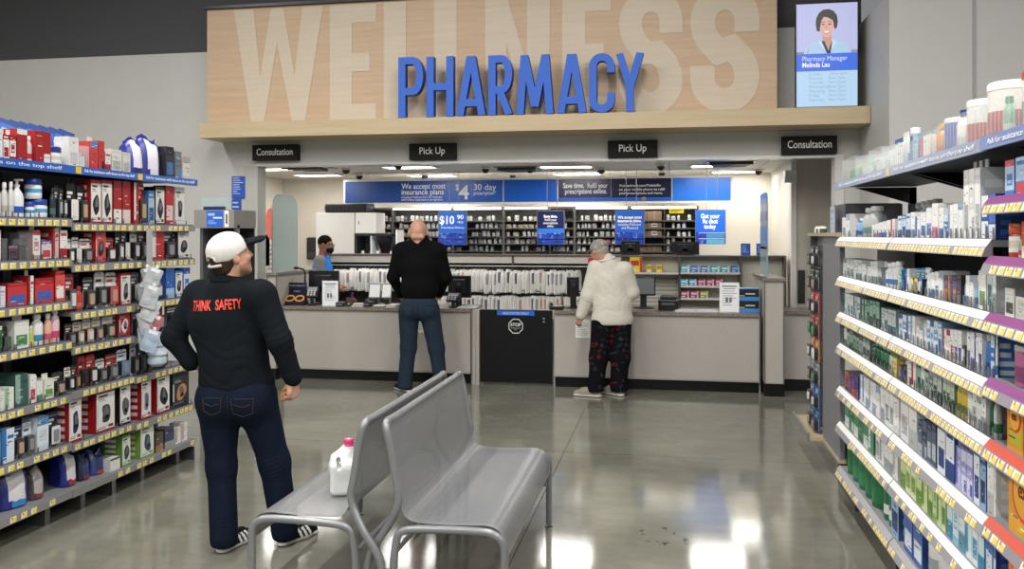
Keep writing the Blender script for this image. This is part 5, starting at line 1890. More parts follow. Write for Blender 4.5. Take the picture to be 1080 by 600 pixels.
        ('box', 119, 129.5, 13, '#dadad8', '#eceaea', '#3d3d40', 'low white carton'), ('pic', 131.5, 148.5, 32, '#5f8a3c', '#d4dccb', '#3a4a5a', 'green carton with pen picture', .16), ('pic', 150.5, 165, 36, '#7ca23c', '#dfe4d8', '#3a4a5a', 'green and white carton', .14),
        ('box', 166.5, 175, 20, '#3a3434', '#5a5048', '#a07a4a', 'low dark carton'), ('box', 176, 186, 20, '#2c2c33', '#44506a', '#a9a6a0', 'low dark blue carton'), ('box', 187.5, 193, 17, '#d9d6d0', '#eceae6', '#c9a9a0', 'small white card'), ('box', 194, 200, 19, '#d9d6d0', '#eceae6', '#bfb0a8', 'small white card')]}
for ri, items in LROWS.items():
    cnt = len(items)
    for ii, it in enumerate(items):
        kind, x0, x1, hp, c1, c2, acc, desc = it[:8]
        xm_ = (x0 + x1) / 2
        ya, yb_ = yl(x0), yl(x1)
        sec = 0 if xm_ < 75 else (1 if xm_ < 142 else 2)
        s0, s1, zs, zb = LEFT[sec]
        z = 2.0785 if ri == 0 else (zs[ri - 1] if ri < 7 else zb)
        ya, yb_ = max(ya, s0 + .004), min(yb_, s1 - .004)
        h = hp * zl(xm_) / F
        nxt = 2.03 if ri == 1 else (zs[ri - 2] - .03 if 2 <= ri < 7 else (zs[-1] - .03 if ri == 7 else 9))
        h = min(h, nxt - z - .006)
        w = (yb_ - ya) * (.95 if kind != 'bag' else .84)
        GAPS.setdefault(('L', sec, ri), []).extend([ya - s0, yb_ - s0])
        d = it[8] if len(it) > 8 else (.1 if kind != 'hang' else .036)
        dy = .018 if kind != 'bag' else .03
        if kind in ('bot', 'jar', 'tub', 'pump'):
            d = w
        lab = '%s, %s from far end, %s shelf, blue-topped rack' % (desc, nth(cnt - ii), NAMES_L[ri])
        o = product(kind, w, d, h, c1, c2, acc, (XLF - dy - (.02 if kind == 'bag' else 0), (ya + yb_) / 2, z + .0007), PI / 2 - (.28 if kind == 'bag' else 0), lab, '%s shelf of the blue-topped rack' % NAMES_L[ri], 'left')
# extra pieces: the jar standing on the big jar, fanned blue packets on the top shelf
y = yl(45)
product('jar', .092, .1, .115, '#e9ebec', '#28479e', '#58a6d6', (XLF - .03, yl(47), LEFT[0][2][0] + 20 * zl(50) / F + .0018), PI / 2, 'blue lidded jar standing on top of the large jar', None, 'left')
for k in range(7):
    px = 24 + k * 11
    m_ = MB()
    m_.box((-.05, .0008, 0), (.05, .018, .25), '#27488c', 'foil')
    m_.panel(.10, .25, [(.08, .55, .92, .9, '#3d6fc0'), (.2, .64, .8, .8, '#a9c4ea'), (.1, .1, .9, .4, '#345fa8'), (.2, .2, .7, .26, '#d4deee')], '#27488c', x0=-.05, mat='foil')
    m_.panel(.018, .25, [(0, .5, 1, .8, '#3d6fc0')], '#27488c', x0=-.0505, axis='left', mat='foil')
    o = m_.build('foil_packet', None, False, (XLF - .26 - .004 * k, yl(px) + .12, 2.0795))
    o.rotation_euler = (math.radians(-8), math.radians(17), PI / 2 - .5)
    bpy.context.view_layer.update()
    zmin = min((o.matrix_world @ q.co).z for q in o.data.vertices)
    o.location.z += 2.0795 - zmin
    tag(o, 'leaning blue packet, %s from the near end behind the red cartons' % nth(k + 1), 'packet', 'leaning blue packets on the top shelf')

# clip strip with hanging packets in front of the blue-topped rack -------------------
ys = yl(150)
cs_ = thing('clip_strip', 'grey hanging clip strip in front of the blue-topped rack', 'strip', (XLF + .055, ys, 0))
MB().box((-.004, -.03, .93), (.0, .03, 1.72), '#b4b7b9', 'plastic').build('strip', cs_)
MB().tube([(-.002, 0, 1.715), (-.002, 0, 1.754), (-.055, 0, 1.754)], .004, 6, '#a8a8a8').build('hook', cs_)
CL = [(1.46, 0, '#9faaae', '#2f8f92'), (1.455, 1, '#b3babd', '#b83a6a'), (1.36, 0, '#98a8ae', '#2f7f9c'), (1.34, 1, '#b8bdc0', '#3aa494'), (1.27, 0, '#8f9a9e', '#a83a68'), (1.25, 1, '#c6ccd0', '#4f86c0'),
      (1.17, 0, '#b9bdc4', '#3f6fae'), (1.15, 1, '#b5707a', '#8d3a42'), (1.07, 0, '#b9c6d4', '#2f56a8'), (1.05, 1, '#a8b9cc', '#dfe6ee')]
for k, (z, s, c, a) in enumerate(CL):
    o = thing('blister_pack', 'clear hanging packet with coloured discs, %s from the top of the clip strip' % nth(k + 1), 'packet', (XLF + .075 + .075 * s, ys - .05 - .016 * k % .05, z), math.radians(28 if s == 0 else 18), 'packets on the clip strip')
    o.rotation_euler[1] = math.radians((-14, 18)[s] + 4 * (k % 3))
    m = MB()
    m.prism(round_rect(-.05, -.15, .05, .0, .012, 3), 0, .003, c, 'foil')
    m.build('backing_card', o)
    b = MB()
    for q in range(2):
        cz_ = -.045 - .06 * q
        b.lathe([(.027, 0, a), (.027, .003, a), (.014, .0032, c), (.012, .004, c)], 16, a, 'plastic', Matrix.Translation(((-.014 if q else .016), -.0005, cz_)) @ Matrix.Rotation(PI / 2, 4, 'X'))
    b.build('discs', o, True)
    MB().box((-.03, -.0045, -.028), (.03, -.001, -.006), '#e9ecee', 'card').build('header', o)
    MB().box((-.010, -.001, .0), (.010, .003, .02), '#e4e6e8', 'plastic').build('hang_tab', o)
# clear water-bottle pack at the bottom of the strip
o = thing('hanging_bottle_pack', 'clear blue bottle shaped pack hanging lowest on the clip strip', 'packet', (XLF + .115, ys - .005, .80), PI / 2)
m = MB()
m.lathe([(.03, 0), (.06, .02), (.062, .05), (.052, .065), (.062, .08), (.062, .11), (.05, .125), (.06, .14), (.055, .17), (.02, .19)], 14, '#b9c9d6', 'milky')
m.build('ribbed_body', o, True)
MB().lathe([(.0635, .08), (.0635, .108)], 14, '#dfe7ee', 'card', closed=False).build('label_band', o, True)
MB().lathe([(.021, .19), (.024, .2), (.022, .225)], 12, '#2b4a9a').build('cap', o, True)

# display rack past the end of the blue-topped rack --------------------------------------
yq0, xq0, wq = 6.95, -4.10, .36
o = thing('end_display', 'slim grey end display with blue header box behind the man in the cap', 'shelving', (xq0, yq0, 0))
MB().box((0, 0, .0), (.03, .40, 1.76), '#77787b', 'metal').build('side_panel', o)
MB().box((wq - .03, 0, .0), (wq, .04, 1.76), '#8a8b8e', 'metal').build('post', o)
MB().box((.031, .36, .1), (wq - .031, .38, 1.76), '#26262a', 'matt').build('back_panel', o)
MB().box((.031, .02, .06), (wq - .031, .359, .12), '#77787b', 'paint').build('base_tray', o)
zh0, zh1 = z_at(230, 240.5, yq0), z_at(230, 221.5, yq0)
hb = MB().box((-.02, -.06, zh0), (wq, .34, zh1), '#85827c', 'paint').build('header_box', o)
s = MB()
hh = zh1 - zh0
s.panel(.155, hh * .9, [(.08, .7, .5, .85, '#9fc0ee'), (.4, .52, .95, .62, '#d9e6fa'), (.1, .2, .6, .3, '#7aa2e0'), (.1, .35, .45, .42, '#7aa2e0')], '#2a62c4', x0=.10, z0=zh0 + hh * .05, y=-.0615)
s.panel(.04, hh * .9, [(.3, .2, .7, .8, '#2f2f33')], '#e6e6e2', x0=.27, z0=zh0 + hh * .05, y=-.0615)
s.build('header_print', hb)
MB().box((.0, .02, zh1 + .001), (.28, .024, zh1 + .11), '#9db4b4', 'clear_glass').build('clear_header', o)
MB().box((.06, -.05, zh1 + .0005), (.24, .015, zh1 + .032), '#1f2a52', 'plastic', bev=.006).build('dark_topper', o)
for r_ in range(6):
    for c_ in range(2):
        z = 1.62 - r_ * .22
        x = .11 + c_ * .14
        m, ch = mk_hang(.11, .03, .17, ('#23232a', '#2c3a5c', '#5a4440', '#c9c6c0')[(r_ + c_) % 4], ('#8d8d90', '#a9a6a0', '#57504a')[(r_ * 2 + c_) % 3], ('#c9c9c9', '#b08a52', '#6a8fc0')[(r_ + 2 * c_) % 3], 700 + r_ * 3 + c_)
        ob = m.build('blister_pack', None, False, (xq0 + x, yq0 + .12, z - .17))
        for n_, k_, s_ in ch:
            k_.build(n_, ob)
        tag(ob, 'dark hanging packet, %s of the %s row under the blue header box' % (('left', 'right')[c_], ('top', 'second', 'third', 'fourth', 'fifth', 'lowest')[r_]), 'packet', 'packets in the end display')
        MB().tube([(0, .035, .162), (0, .235, .162)], .003, 5, '#909090').build('peg', ob)

# ------------------------------------------------------------------ white-railed rack
RZ = (1.66, 1.415, 1.19, .994, .725, .503)
RZB = .225
RSEC = [(5.654, 4.352, 'far'), (4.348, 3.072, 'middle')]


def rail_right(W, z, seed, name='price_rail', white=True, top='#ececea', strip=None, yellow='#e9cf62', tag_w=.038, skip=.12):
    m = MB()
    y0, y1, za, zb_, zc2 = -.002, -.022, z + .004, z - .022, z - .055
    ym = y1 - .012
    m.add([(0.003, y0, za), (W - .003, y0, za), (W - .003, y1, zb_), (0.003, y1, zb_)], [(3, 2, 1, 0)], top, 'plastic')
    rects = rail_rects(W - .006, tag_w, .006, yellow, seed, skip)
    us = sorted({0.0, 1.0, *[min(1, a) for r in rects for a in (r[0], r[2])]})
    ws_ = (0, .12, .5, .7, .88, 1)
    vs, fs, cs = [], [], []
    for v in ws_:
        for u in us:
            vs.append((.003 + u * (W - .006), ym + (y1 - ym) * v, zc2 + (zb_ - zc2) * v))
    n = len(us)
    for j in range(len(ws_) - 1):
        for i in range(n - 1):
            ca, cb = (us[i] + us[i + 1]) / 2, (ws_[j] + ws_[j + 1]) / 2
            cc = strip or '#98979a'
            for r in rects:
                if r[0] <= ca <= r[2] and r[1] <= cb <= r[3]:
                    cc = r[4]
            fs.append((j * n + i, j * n + i + 1, (j + 1) * n + i + 1, (j + 1) * n + i))
            cs.append(cc)
    m.add(vs, fs, cs, 'card')
    # back of the rail and its ends
    m.add([(.003, -.001, za), (W - .003, -.001, za), (W - .003, -.001, zc2), (.003, -.001, zc2), (.003, ym, zc2), (W - .003, ym, zc2), (.003, y1, zb_), (W - .003, y1, zb_)],
          [(0, 1, 2, 3), (3, 2, 5, 4), (0, 3, 4, 6), (1, 7, 5, 2)], '#7c7c80', 'plastic')
    return m


for si, (ya, yb_, nm) in enumerate(RSEC):
    W = ya - yb_
    o = thing('shelving_unit', 'grey shelving unit with white price rails, %s section of the white-railed rack' % nm, 'shelving', (XRF, ya, 0), -PI / 2, 'sections of the white-railed rack')
    zt = 1.73 if si == 0 else 1.99
    MB().box((0, .46, .1), (W, .475, zt), '#3a3a3d' if si else '#55565a', 'matt').build('back_panel', o)
    for x in (0, W - .03):
        MB().box((x, .43, 0), (x + .03, .459, zt), '#6c6d70', 'metal').build('upright', o)
    for zi, z in enumerate(RZ + (RZB,)):
        last = zi == len(RZ)
        sh = MB().box((.001, .0, z - .022), (W - .001, .429, z), '#8a8a8e', 'paint').build('shelf' if not last else 'base_deck', o)
        rail_right(W, z, 40 + si * 10 + zi, skip=.05 if zi < 4 else .45, tag_w=.034 if zi < 4 else .045, top='#efefed' if not last else '#a9a9ab').build('price_rail', sh)
        SHELF['R', si, zi] = sh
    MB().box((.0, .2, 0), (W, .21, RZB - .03), '#101011', 'matt').build('toe_board', o)
    for q in (.15, W - .2):
        MB().box((q, .05, 0), (q + .04, .19, RZB - .03), '#6f7073', 'metal').build('foot_bracket', o)
    sh = MB().box((0, -.02, 1.975), (W, .44, 1.992), '#3a3b40', 'paint').build('top_shelf', o)
    rl = MB()
    rl.box((.0, -.032, 1.956), (W, -.0205, 2.0), '#9aa4bd', 'plastic')
    if si:
        rl.box((.0, -.0335, 1.958), (.05, -.0325, 1.998), '#e6c765', 'plastic')
    st = rl.build('blue_strip', sh)
    text('Ask for assistance with items on the top shelf', st, (W / 2 + .03, -.0338, 1.97), size=.026, col='#e9eef8', width=W * .84)
    for q in (.02, W - .05):
        m = MB()
        m.prism([(0, 0), (.0, .1), (.40, .1)], q, q + .02, '#232326', 'metal', Matrix.Translation((0, .44, 1.874)) @ Matrix.Rotation(-PI / 2, 4, 'Z') @ Matrix.Translation((0, 0, 0)))
        # bracket under the top shelf
        m2 = MB()
        m2.add([(q, .44, 1.86), (q, .44, 1.97), (q, .08, 1.97), (q + .02, .44, 1.86), (q + .02, .44, 1.97), (q + .02, .08, 1.97)], [(0, 1, 2), (5, 4, 3), (0, 3, 4, 1), (1, 4, 5, 2), (2, 5, 3, 0)], '#232326', 'metal')
        m2.build('bracket', sh)
    if si == 0:
        MB().box((0.0, .40, 1.74), (.04, .44, 1.97), '#3b3b3e', 'metal').build('upright_extension', o)
        MB().box((W - .05, .40, 1.74), (W - .01, .44, 1.97), '#3b3b3e', 'metal').build('upright_extension', o)
    else:
        MB().tube([(.12, .3, 1.93), (W * .75, .3, 1.93)], .013, 8, '#e6e4de', 'plastic').build('shelf_tube', o)
# nearest, third section with purple and red rails
XR3 = 1.045
W3 = 3.068 - 2.2
o3 = thing('shelving_unit', 'shelving unit with purple and red price rails nearest the camera', 'shelving', (XR3, 3.068, 0), -PI / 2, 'sections of the white-railed rack')
MB().box((0, .46, .1), (W3, .475, 1.99), '#333336', 'matt').build('back_panel', o3)
R3 = [(1.80, 'p'), (1.605, 'p'), (1.418, 'p'), (1.205, 'p'), (1.0, 'r'), (.745, 'r'), (.49, 'r'), (.225, 'r')]
for zi, (z, kc) in enumerate(R3):
    sh = MB().box((.001, .0, z - .02), (W3 - .001, .44, z), '#7d7d80', 'paint').build('shelf', o3)
    rl = rail_right(W3, z, 90 + zi, top='#8d4a86' if kc == 'p' else '#c9503c', strip='#8f8b92', tag_w=.05, skip=.2)
    ro = rl.build('price_rail', sh)
    Mt = Matrix.Translation((0, -.0135, z - .014)) @ Matrix.Rotation(math.radians(-38), 4, 'X')
    for q in range(4):
        text('Pediatric Powder-Gel' if kc == 'p' else 'The Seasonal', ro, (.12 + q * .22, 0, 0), size=.019, col='#f3e6f2', M=Mt, name='lettering')
sh = MB().box((0, -.02, 1.975), (W3, .44, 1.992), '#3a3b40', 'paint').build('top_shelf', o3)
rl = MB().box((.0, -.032, 1.956), (W3, -.0205, 2.0), '#7f8fc0', 'plastic').build('blue_strip', sh)
text('Ask for assistance with items on the top shelf', rl, (W3 / 2, -.0335, 1.97), size=.026, col='#e9eef8', width=W3 * .84)

W2, G2, C2 = '#e8e7e4', '#a9abac', '#cfd3d6'
PAL = {
    'bluewhite': [('#dfe4e8', '#f0f0ee', '#3f78b8', 'white and blue'), ('#3f78b8', '#d6e2ee', '#2a4f8a', 'blue'), ('#e6e6e4', '#efefed', '#8fa6bc', 'white'), ('#7fa9d0', '#dfe9f2', '#3a5f9a', 'pale blue')],
    'mixed': [('#e4e4e2', '#efeeec', '#b8444c', 'white and red'), ('#dfe4e8', '#f0f0ee', '#3f78b8', 'white and blue'), ('#2f86c0', '#9fd0e6', '#f0d84a', 'bright blue'), ('#e9e6e2', '#f0eeea', '#d9789a', 'white and pink'), ('#c9453c', '#e6d9d4', '#7a2426', 'red')],
    'grey': [('#b3b8b6', '#d4d8d6', '#6d8a86', 'grey green'), ('#c9cdcd', '#dfe2e1', '#8a9a9a', 'pale grey'), ('#8d9a9c', '#c4cccc', '#3f6a74', 'grey'), ('#d9dcdb', '#e8eae9', '#5a8f9a', 'white and teal')],
    'green': [('#2f5f48', '#8fb49c', '#1d3a2c', 'dark green'), ('#c4ccc6', '#dfe4e0', '#3d7a56', 'white and green'), ('#3f7a58', '#b9d0bf', '#24483a', 'green'), ('#6d7a76', '#b4bdb9', '#2c4a42', 'grey green')],
    'redwhite': [('#e6e2e0', '#f0edea', '#a8343a', 'white and red'), ('#d9d4d2', '#ebe6e2', '#8a2a36', 'white and maroon'), ('#dfe0e4', '#eeeeee', '#4a4f8a', 'white and navy')],
    'warm': [('#c98a4a', '#e6cfae', '#8a4a26', 'orange'), ('#b8542f', '#e0b49a', '#7a2f1c', 'rust red'), ('#dfe0dc', '#edece6', '#7a8f5a', 'white and green'), ('#c9b24a', '#ece2b0', '#6a7a3a', 'yellow'), ('#6a7f6a', '#b9c6b4', '#3a4f3a', 'grey green')],
    'dark': [('#2a2a2e', '#4a4a50', '#8d8d90', 'black'), ('#3a2f4a', '#6a5a80', '#c98a4a', 'dark purple'), ('#2c3444', '#5a6a80', '#b0b4b8', 'dark blue')],
    'lime': [('#a9c46a', '#d4e2a4', '#6f9a3c', 'light green'), ('#b4cc7c', '#e0eabc', '#7fa84a', 'pale green'), ('#8fb25a', '#cfe0a4', '#5f8a34', 'green')],
    'white': [('#dcdcda', '#efefed', '#9fa6ac', 'white'), ('#d4d6d6', '#ececea', '#b0b4b4', 'white')],
    'navy': [('#24407e', '#3f68b4', '#dfe6f0', 'navy blue'), ('#2a4f94', '#e4e9f0', '#24407e', 'navy and white'), ('#31517e', '#8fb0d6', '#1d3460', 'blue')],
    'lav': [('#8f8fc9', '#b9bce4', '#5a5aa4', 'lavender'), ('#9a9ad0', '#cfd0ee', '#5a5aa4', 'lavender')],
    'sky': [('#6fb4d0', '#cfe6ee', '#3a86b0', 'sky blue'), ('#b9d9e4', '#e2eff2', '#4a9ac0', 'pale blue'), ('#8fc0d6', '#e4eff2', '#5a9ab4', 'pale blue')],
    'gtub': [('#2a6a44', '#e9ebe6', '#2f7a4e', 'green and white'), ('#2d7048', '#eceeea', '#3a8a58', 'green and white')],
    'purp': [('#3a2a4a', '#8a4a8a', '#c9762f', 'dark purple'), ('#4a2f3f', '#a8506a', '#c98a3a', 'maroon'), ('#2f2a44', '#6a4a8a', '#b0542f', 'dark purple')],
    'gcart': [('#2f7a52', '#5a9a74', '#e6ece8', 'green'), ('#2a6e4a', '#4f9470', '#dfe8e2', 'green')],
}
# shelf index -> runs of (x0, x1, count, min height px, max height px, kinds, palette)
RROWS = {
    0: [(886, 894, 2, 20, 28, ('box',), 'bluewhite'), (895, 902, 1, 22, 22, ('bot',), 'bluewhite'), (903, 914, 2, 32, 36, ('bot', 'tube'), 'grey'), (915, 934, 4, 38, 44, ('bot',), 'grey'), (917, 941, 6, 14, 22, ('box', 'bot'), 'mixed'),
        (944, 962, 4, 24, 30, ('box', 'bot'), 'bluewhite'), (962, 986, 4, 22, 42, ('box',), 'mixed'), (987, 1012, 5, 34, 42, ('tall', 'box'), 'bluewhite'), (1012.5, 1030, 3, 88, 92, ('tall',), 'white'), (1031, 1046, 2, 48, 52, ('box',), 'navy')],
    1: [(887, 911, 6, 22, 25, ('box',), 'grey'), (912, 927, 4, 24, 30, ('box', 'tall'), 'grey'), (928, 941, 3, 27, 34, ('box', 'bot'), 'bluewhite'), (944, 970, 6, 24, 34, ('hang', 'box'), 'mixed'), (971, 991, 5, 26, 36, ('box', 'bot'), 'bluewhite'),
        (992, 1010, 4, 30, 36, ('box',), 'dark'), (1011, 1027, 4, 36, 40, ('bot', 'box'), 'bluewhite'), (1028, 1036, 1, 58, 58, ('tall',), 'warm'), (1037, 1048, 2, 64, 70, ('box',), 'grey')],
    2: [(888, 905, 5, 24, 27, ('box',), 'grey'), (905.5, 925, 6, 26, 32, ('box',), 'green'), (926, 942, 4, 26, 30, ('box',), 'grey'), (945, 962, 4, 28, 34, ('box',), 'bluewhite'), (963, 990, 7, 32, 42, ('box', 'tall'), 'bluewhite'),
        (991, 1015, 6, 34, 44, ('box', 'hang'), 'redwhite'), (1016, 1032, 4, 44, 50, ('tall', 'box'), 'redwhite'), (1033, 1049, 4, 50, 56, ('bot', 'box'), 'bluewhite')],
    3: [(888, 915, 8, 20, 25, ('box',), 'green'), (916, 936, 5, 24, 28, ('box', 'bot'), 'green'), (937, 943, 2, 28, 31, ('box',), 'warm'), (945, 963, 4, 30, 36, ('box', 'hang'), 'redwhite'), (964, 990, 6, 34, 42, ('box',), 'green'),
        (991, 1016, 6, 40, 48, ('box', 'bot'), 'warm'), (1017, 1036, 4, 46, 54, ('tall', 'box'), 'white'), (1037, 1050, 3, 52, 58, ('bot',), 'green')],
    4: [(889, 903, 4, 20, 26, ('box',), 'purp'), (904, 925, 6, 30, 36, ('box',), 'bluewhite'), (926, 945, 4, 44, 52, ('box',), 'white'), (947, 964, 2, 62, 70, ('box',), 'white'), (965, 984, 4, 36, 52, ('bot', 'box'), 'dark'),
        (985, 1003, 2, 78, 84, ('tall',), 'navy'), (1004, 1022, 3, 44, 50, ('box',), 'lav'), (1023, 1036, 2, 80, 86, ('tall',), 'navy'), (1037, 1052, 2, 78, 84, ('box',), 'white')],
    5: [(889, 919, 6, 40, 52, ('box',), 'gcart'), (921, 944, 5, 60, 76, ('tall', 'box'), 'white'), (947, 975, 5, 56, 70, ('box',), 'lime'), (976, 994, 4, 76, 84, ('box',), 'lime'), (995, 1014, 3, 82, 92, ('box',), 'sky'), (1015, 1034, 3, 94, 104, ('tall', 'box'), 'sky'), (1035, 1052, 2, 96, 104, ('bot', 'box'), 'navy')],
    6: [(889, 921, 5, 30, 50, ('tub',), 'gtub'), (925, 936, 2, 52, 62, ('bot',), 'gcart'), (937, 945, 1, 66, 66, ('box',), 'navy'), (950, 970, 2, 62, 72, ('tall',), 'navy'), (972, 1004, 3, 56, 66, ('tub',), 'white'), (1006, 1050, 4, 80, 90, ('tub', 'box'), 'green')]}
NAMES_R = ('first', 'second', 'third', 'fourth', 'fifth', 'sixth', 'lowest')
KN = {'box': 'carton', 'tall': 'tall carton', 'bot': 'bottle', 'hang': 'blister packet', 'tub': 'tub', 'tube': 'bottle'}
rr = random.Random(5)
for ri, runs in RROWS.items():
    z = (RZ + (RZB,))[ri]
    items = []
    back = []
    lastx = 0
    for (x0, x1, n, h0, h1, kinds, pal) in runs:
        deep = x0 < lastx - 1
        lastx = max(lastx, x1)
        ya, yb_ = yr(x0), yr(x1)
        kind = None
        for k in range(n):
            if kind is None or rr.random() < .5:
                kind = rr.choice(kinds)
                cc = rr.choice(PAL[pal])
            a = ya + (yb_ - ya) * k / n
            b = max(ya + (yb_ - ya) * (k + 1) / n, 3.082)
            pxm = x0 + (x1 - x0) * (k + .5) / n
            items.append(('bot' if kind == 'tube' else kind, a, b, (h0 + (h1 - h0) * (k + .5) / n) * zr(pxm) / F * (.88 if ri in (1, 2, 3) else .95), cc, .2 if (x0 == 915 and ri == 0) else 0))
    cnt = len(items)
    seen = 0
    for ii, (kind, a, b, h, cc, off) in enumerate(items):
        w = min((a - b) * .93, .2)
        sec = 0 if (a + b) / 2 > 4.35 else 1
        if not off:
            GAPS.setdefault(('R', sec, ri), []).extend([RSEC[sec][0] - a, RSEC[sec][0] - b])
        lim = (1.95 if ri == 0 else (RZ + (RZB,))[ri - 1] - .03) - z - .004
        h = min(h, lim)
        d = w if kind in ('bot', 'tub') else (.036 if kind == 'hang' else min(.18, max(.10, w)))
        lab = '%s %s, %s from far end, %s shelf, white-railed rack' % (cc[3], KN[kind], nth(ii + 1), NAMES_R[ri])
        product(kind, w, d, h, cc[0], cc[1], cc[2], (XRF + .012 + off, (a + b) / 2, z + .0007), -PI / 2, lab, '%s shelf of the white-railed rack' % NAMES_R[ri], 'right')
# third section goods
T3 = {
    0: [('box', 1054, 1064, 38, '#3f78b8', '#a9c4e0', '#c2444c', 'blue and white carton'), ('box', 1065, 1076, 40, '#3f78b8', '#a9c4e0', '#c2444c', 'blue and white carton'), ('box', 1077, 1088, 42, '#3f78b8', '#a9c4e0', '#c2444c', 'blue and white carton')],
    1: [('jar', 1054, 1064, 36, '#b5472c', '#c8582f', '#e9d9c0', 'orange jar'), ('bot', 1064.5, 1070, 24, '#9fb49a', '#4a7a4a', '#c2444c', 'small green bottle'), ('box', 1071, 1090, 40, '#b83a2a', '#c2452f', '#e6e0d4', 'red orange carton')],
    2: [('box', 1054, 1064, 30, '#d4d4ce', '#e4e4de', '#5a5a5c', 'white carton'), ('box', 1065, 1076, 32, '#cfcfc6', '#e4e4de', '#4a4a4c', 'white carton'), ('tub', 1077, 1092, 34, '#8a8a5a', '#b4b48a', '#5a5a3a', 'olive tub')],
    3: [('tub', 1057, 1075, 44, '#b06a94', '#d4d4d2', '#8a4a74', 'pink tub with grey lid'), ('box', 1077, 1092, 46, '#d9d9d6', '#ececea', '#8a8a8c', 'white carton')],
    4: [('box', 1056, 1074, 58, '#c2562a', '#e0962f', '#c9c03a', 'large orange carton'), ('box', 1076, 1096, 60, '#9a2f24', '#b8402c', '#e0b24a', 'large red carton')],
    5: [('box', 1057, 1092, 76, '#d9a02f', '#e0a234', '#d4d03a', 'large orange yellow carton')],
    6: [('box', 1057, 1090, 84, '#c9601f', '#e0762a', '#e9c23a', 'large orange carton')],
    7: [('box', 1058, 1090, 70, '#d9d9d6', '#ececea', '#3f78b8', 'large white carton')]}
for ri, items in T3.items():
    z = R3[ri][0]
    for ii, (kind, x0, x1, hp, c1, c2, acc, desc) in enumerate(items):
        a, b = yr(x0, XR3), yr(x1, XR3)
        h = hp * zr((x0 + x1) / 2, XR3) / F
        lim = (1.95 if ri == 0 else R3[ri - 1][0] - .03) - z - .004
        w = (a - b) * .94
        a, b = min(a, 3.06), b
        o = product(kind, w, .12 if kind in ('box',) else w, min(h, lim), c1, c2, acc, (XR3 + .016, (a + b) / 2, z + .0007), -PI / 2,
                    '%s, %s from the rail end, %s shelf, purple-railed section' % (desc, nth(ii + 1), ('top', 'second', 'third', 'fourth', 'fifth', 'sixth', 'seventh', 'lowest')[ri]), 'goods on the purple-railed section', 'right')
        if ri in (4, 5, 6) and ii == 0:
            hh = min(h, lim)
            m = MB()
            m.lathe([(w * .36, 0), (w * .36, .0012)], 24, '#d9412c', 'card', Matrix.Translation((0, -.0006, hh * .62)) @ Matrix.Rotation(PI / 2, 4, 'X'))
            m.lathe([(w * .30, 0), (w * .30, .0012)], 24, '#f0b23a', 'card', Matrix.Translation((0, -.0018, hh * .62)) @ Matrix.Rotation(PI / 2, 4, 'X'))
            em = m.build('round_emblem', o)
            text('ex', em, (0, -.0034, hh * .58), size=w * .3, col='#7a1c1c', bold=.001)
# top shelf goods of the white-railed rack
XT = XRF + .012
TOP = [('tray', 886, 899, 26, '#dfe6e6', '#4f9a5a', '#d9c94a', 'clear tray with green packs', .16), ('tray', 899.5, 911, 24, '#dfe6e6', '#dfe3e2', '#6db08a', 'clear tray', .14), ('tray', 913, 926, 28, '#e4e9ea', '#e4e6e6', '#d4d8da', 'clear tray', .14), ('tray', 927, 938, 27, '#e4e9ea', '#e9eaea', '#d4d8da', 'clear tray', .14),
       ('tall', 941, 950, 38, '#e2e2df', '#eeeeec', '#3a5f9a', 'white carton', .1), ('bot', 950.5, 956, 40, '#e8e8e6', '#f2f2f0', '#4a74b0', 'slim white bottle', .1), ('box', 956.5, 965, 30, '#5a8fae', '#a9c9d4', '#3a6a94', 'blue green carton', .1),
       ('box', 966, 978, 26, '#e4e0dc', '#eeeae6', '#b3343a', 'white and red carton', .1), ('bot', 979, 986, 36, '#d68f2f', '#e0a23a', '#c2661f', 'orange bottle', .1), ('tub', 987, 999.5, 38, '#3a4f9a', '#dfe2e8', '#4a60a8', 'blue tub with white lid', .1), ('bot', 1000, 1008, 44, '#eceae6', '#26336e', '#cfd6cf', 'white bottle with navy cap', .1),
       ('tub', 1010, 1024, 50, '#dfe3df', '#eef0ee', '#b9493f', 'white tub with red label', .1), ('tub', 1029, 1049, 62, '#e6e0da', '#f2f1ee', '#b5443c', 'large white tub', .1), ('bot', 1050, 1056, 44, '#7fb48f', '#3f8f5a', '#cfe0d0', 'green capped bottle', .1), ('tub', 1060, 1094, 66, '#efe6dc', '#c8432c', '#5a3a34', 'huge white tub with red lid', .1)]
for ii, it in enumerate(TOP):
    kind, x0, x1, hp, c1, c2, acc, desc, d = it
    a, b = yr(x0), yr(x1)
    w = (a - b) * .94
    h = hp * zr((x0 + x1) / 2) / F
    if kind in ('bot', 'tub'):
        d = w
    product(kind, w, d, h, c1, c2, acc, (XT, (a + b) / 2, 1.9927), -PI / 2, '%s, %s from far end, top of the white-railed rack' % (desc, nth(ii + 1)), 'goods on top of the white-railed rack', 'right')
for k, (x0, x1, h) in enumerate(((942, 966, .10), (967, 985, .11), (986, 1008, .12), (1009, 1027, .13), (1028, 1057, .13), (1058, 1090, .13))):
    a, b = yr(x0, XRF - .012), yr(x1, XRF - .012)
    m = MB()
    m.box((0, -.003, 0), (a - b, 0, h), '#e6ecee', 'film')
    nr = max(3, int((a - b) / .035))
    for q in range(nr + 1):
        x = (a - b - .003) * q / nr
        m.box((x, -.006, 0), (x + .003, -.0031, h * .92), '#f0f4f5', 'film')
    ob = m.build('clear_guard', loc=(XRF - .004, a, 1.9927))
    ob.rotation_euler[2] = -PI / 2
    tag(ob, 'clear ribbed plastic guard, %s from the far end along the white-railed top shelf' % nth(k + 1), 'shelf guard', 'clear guards on the white-railed top shelf')

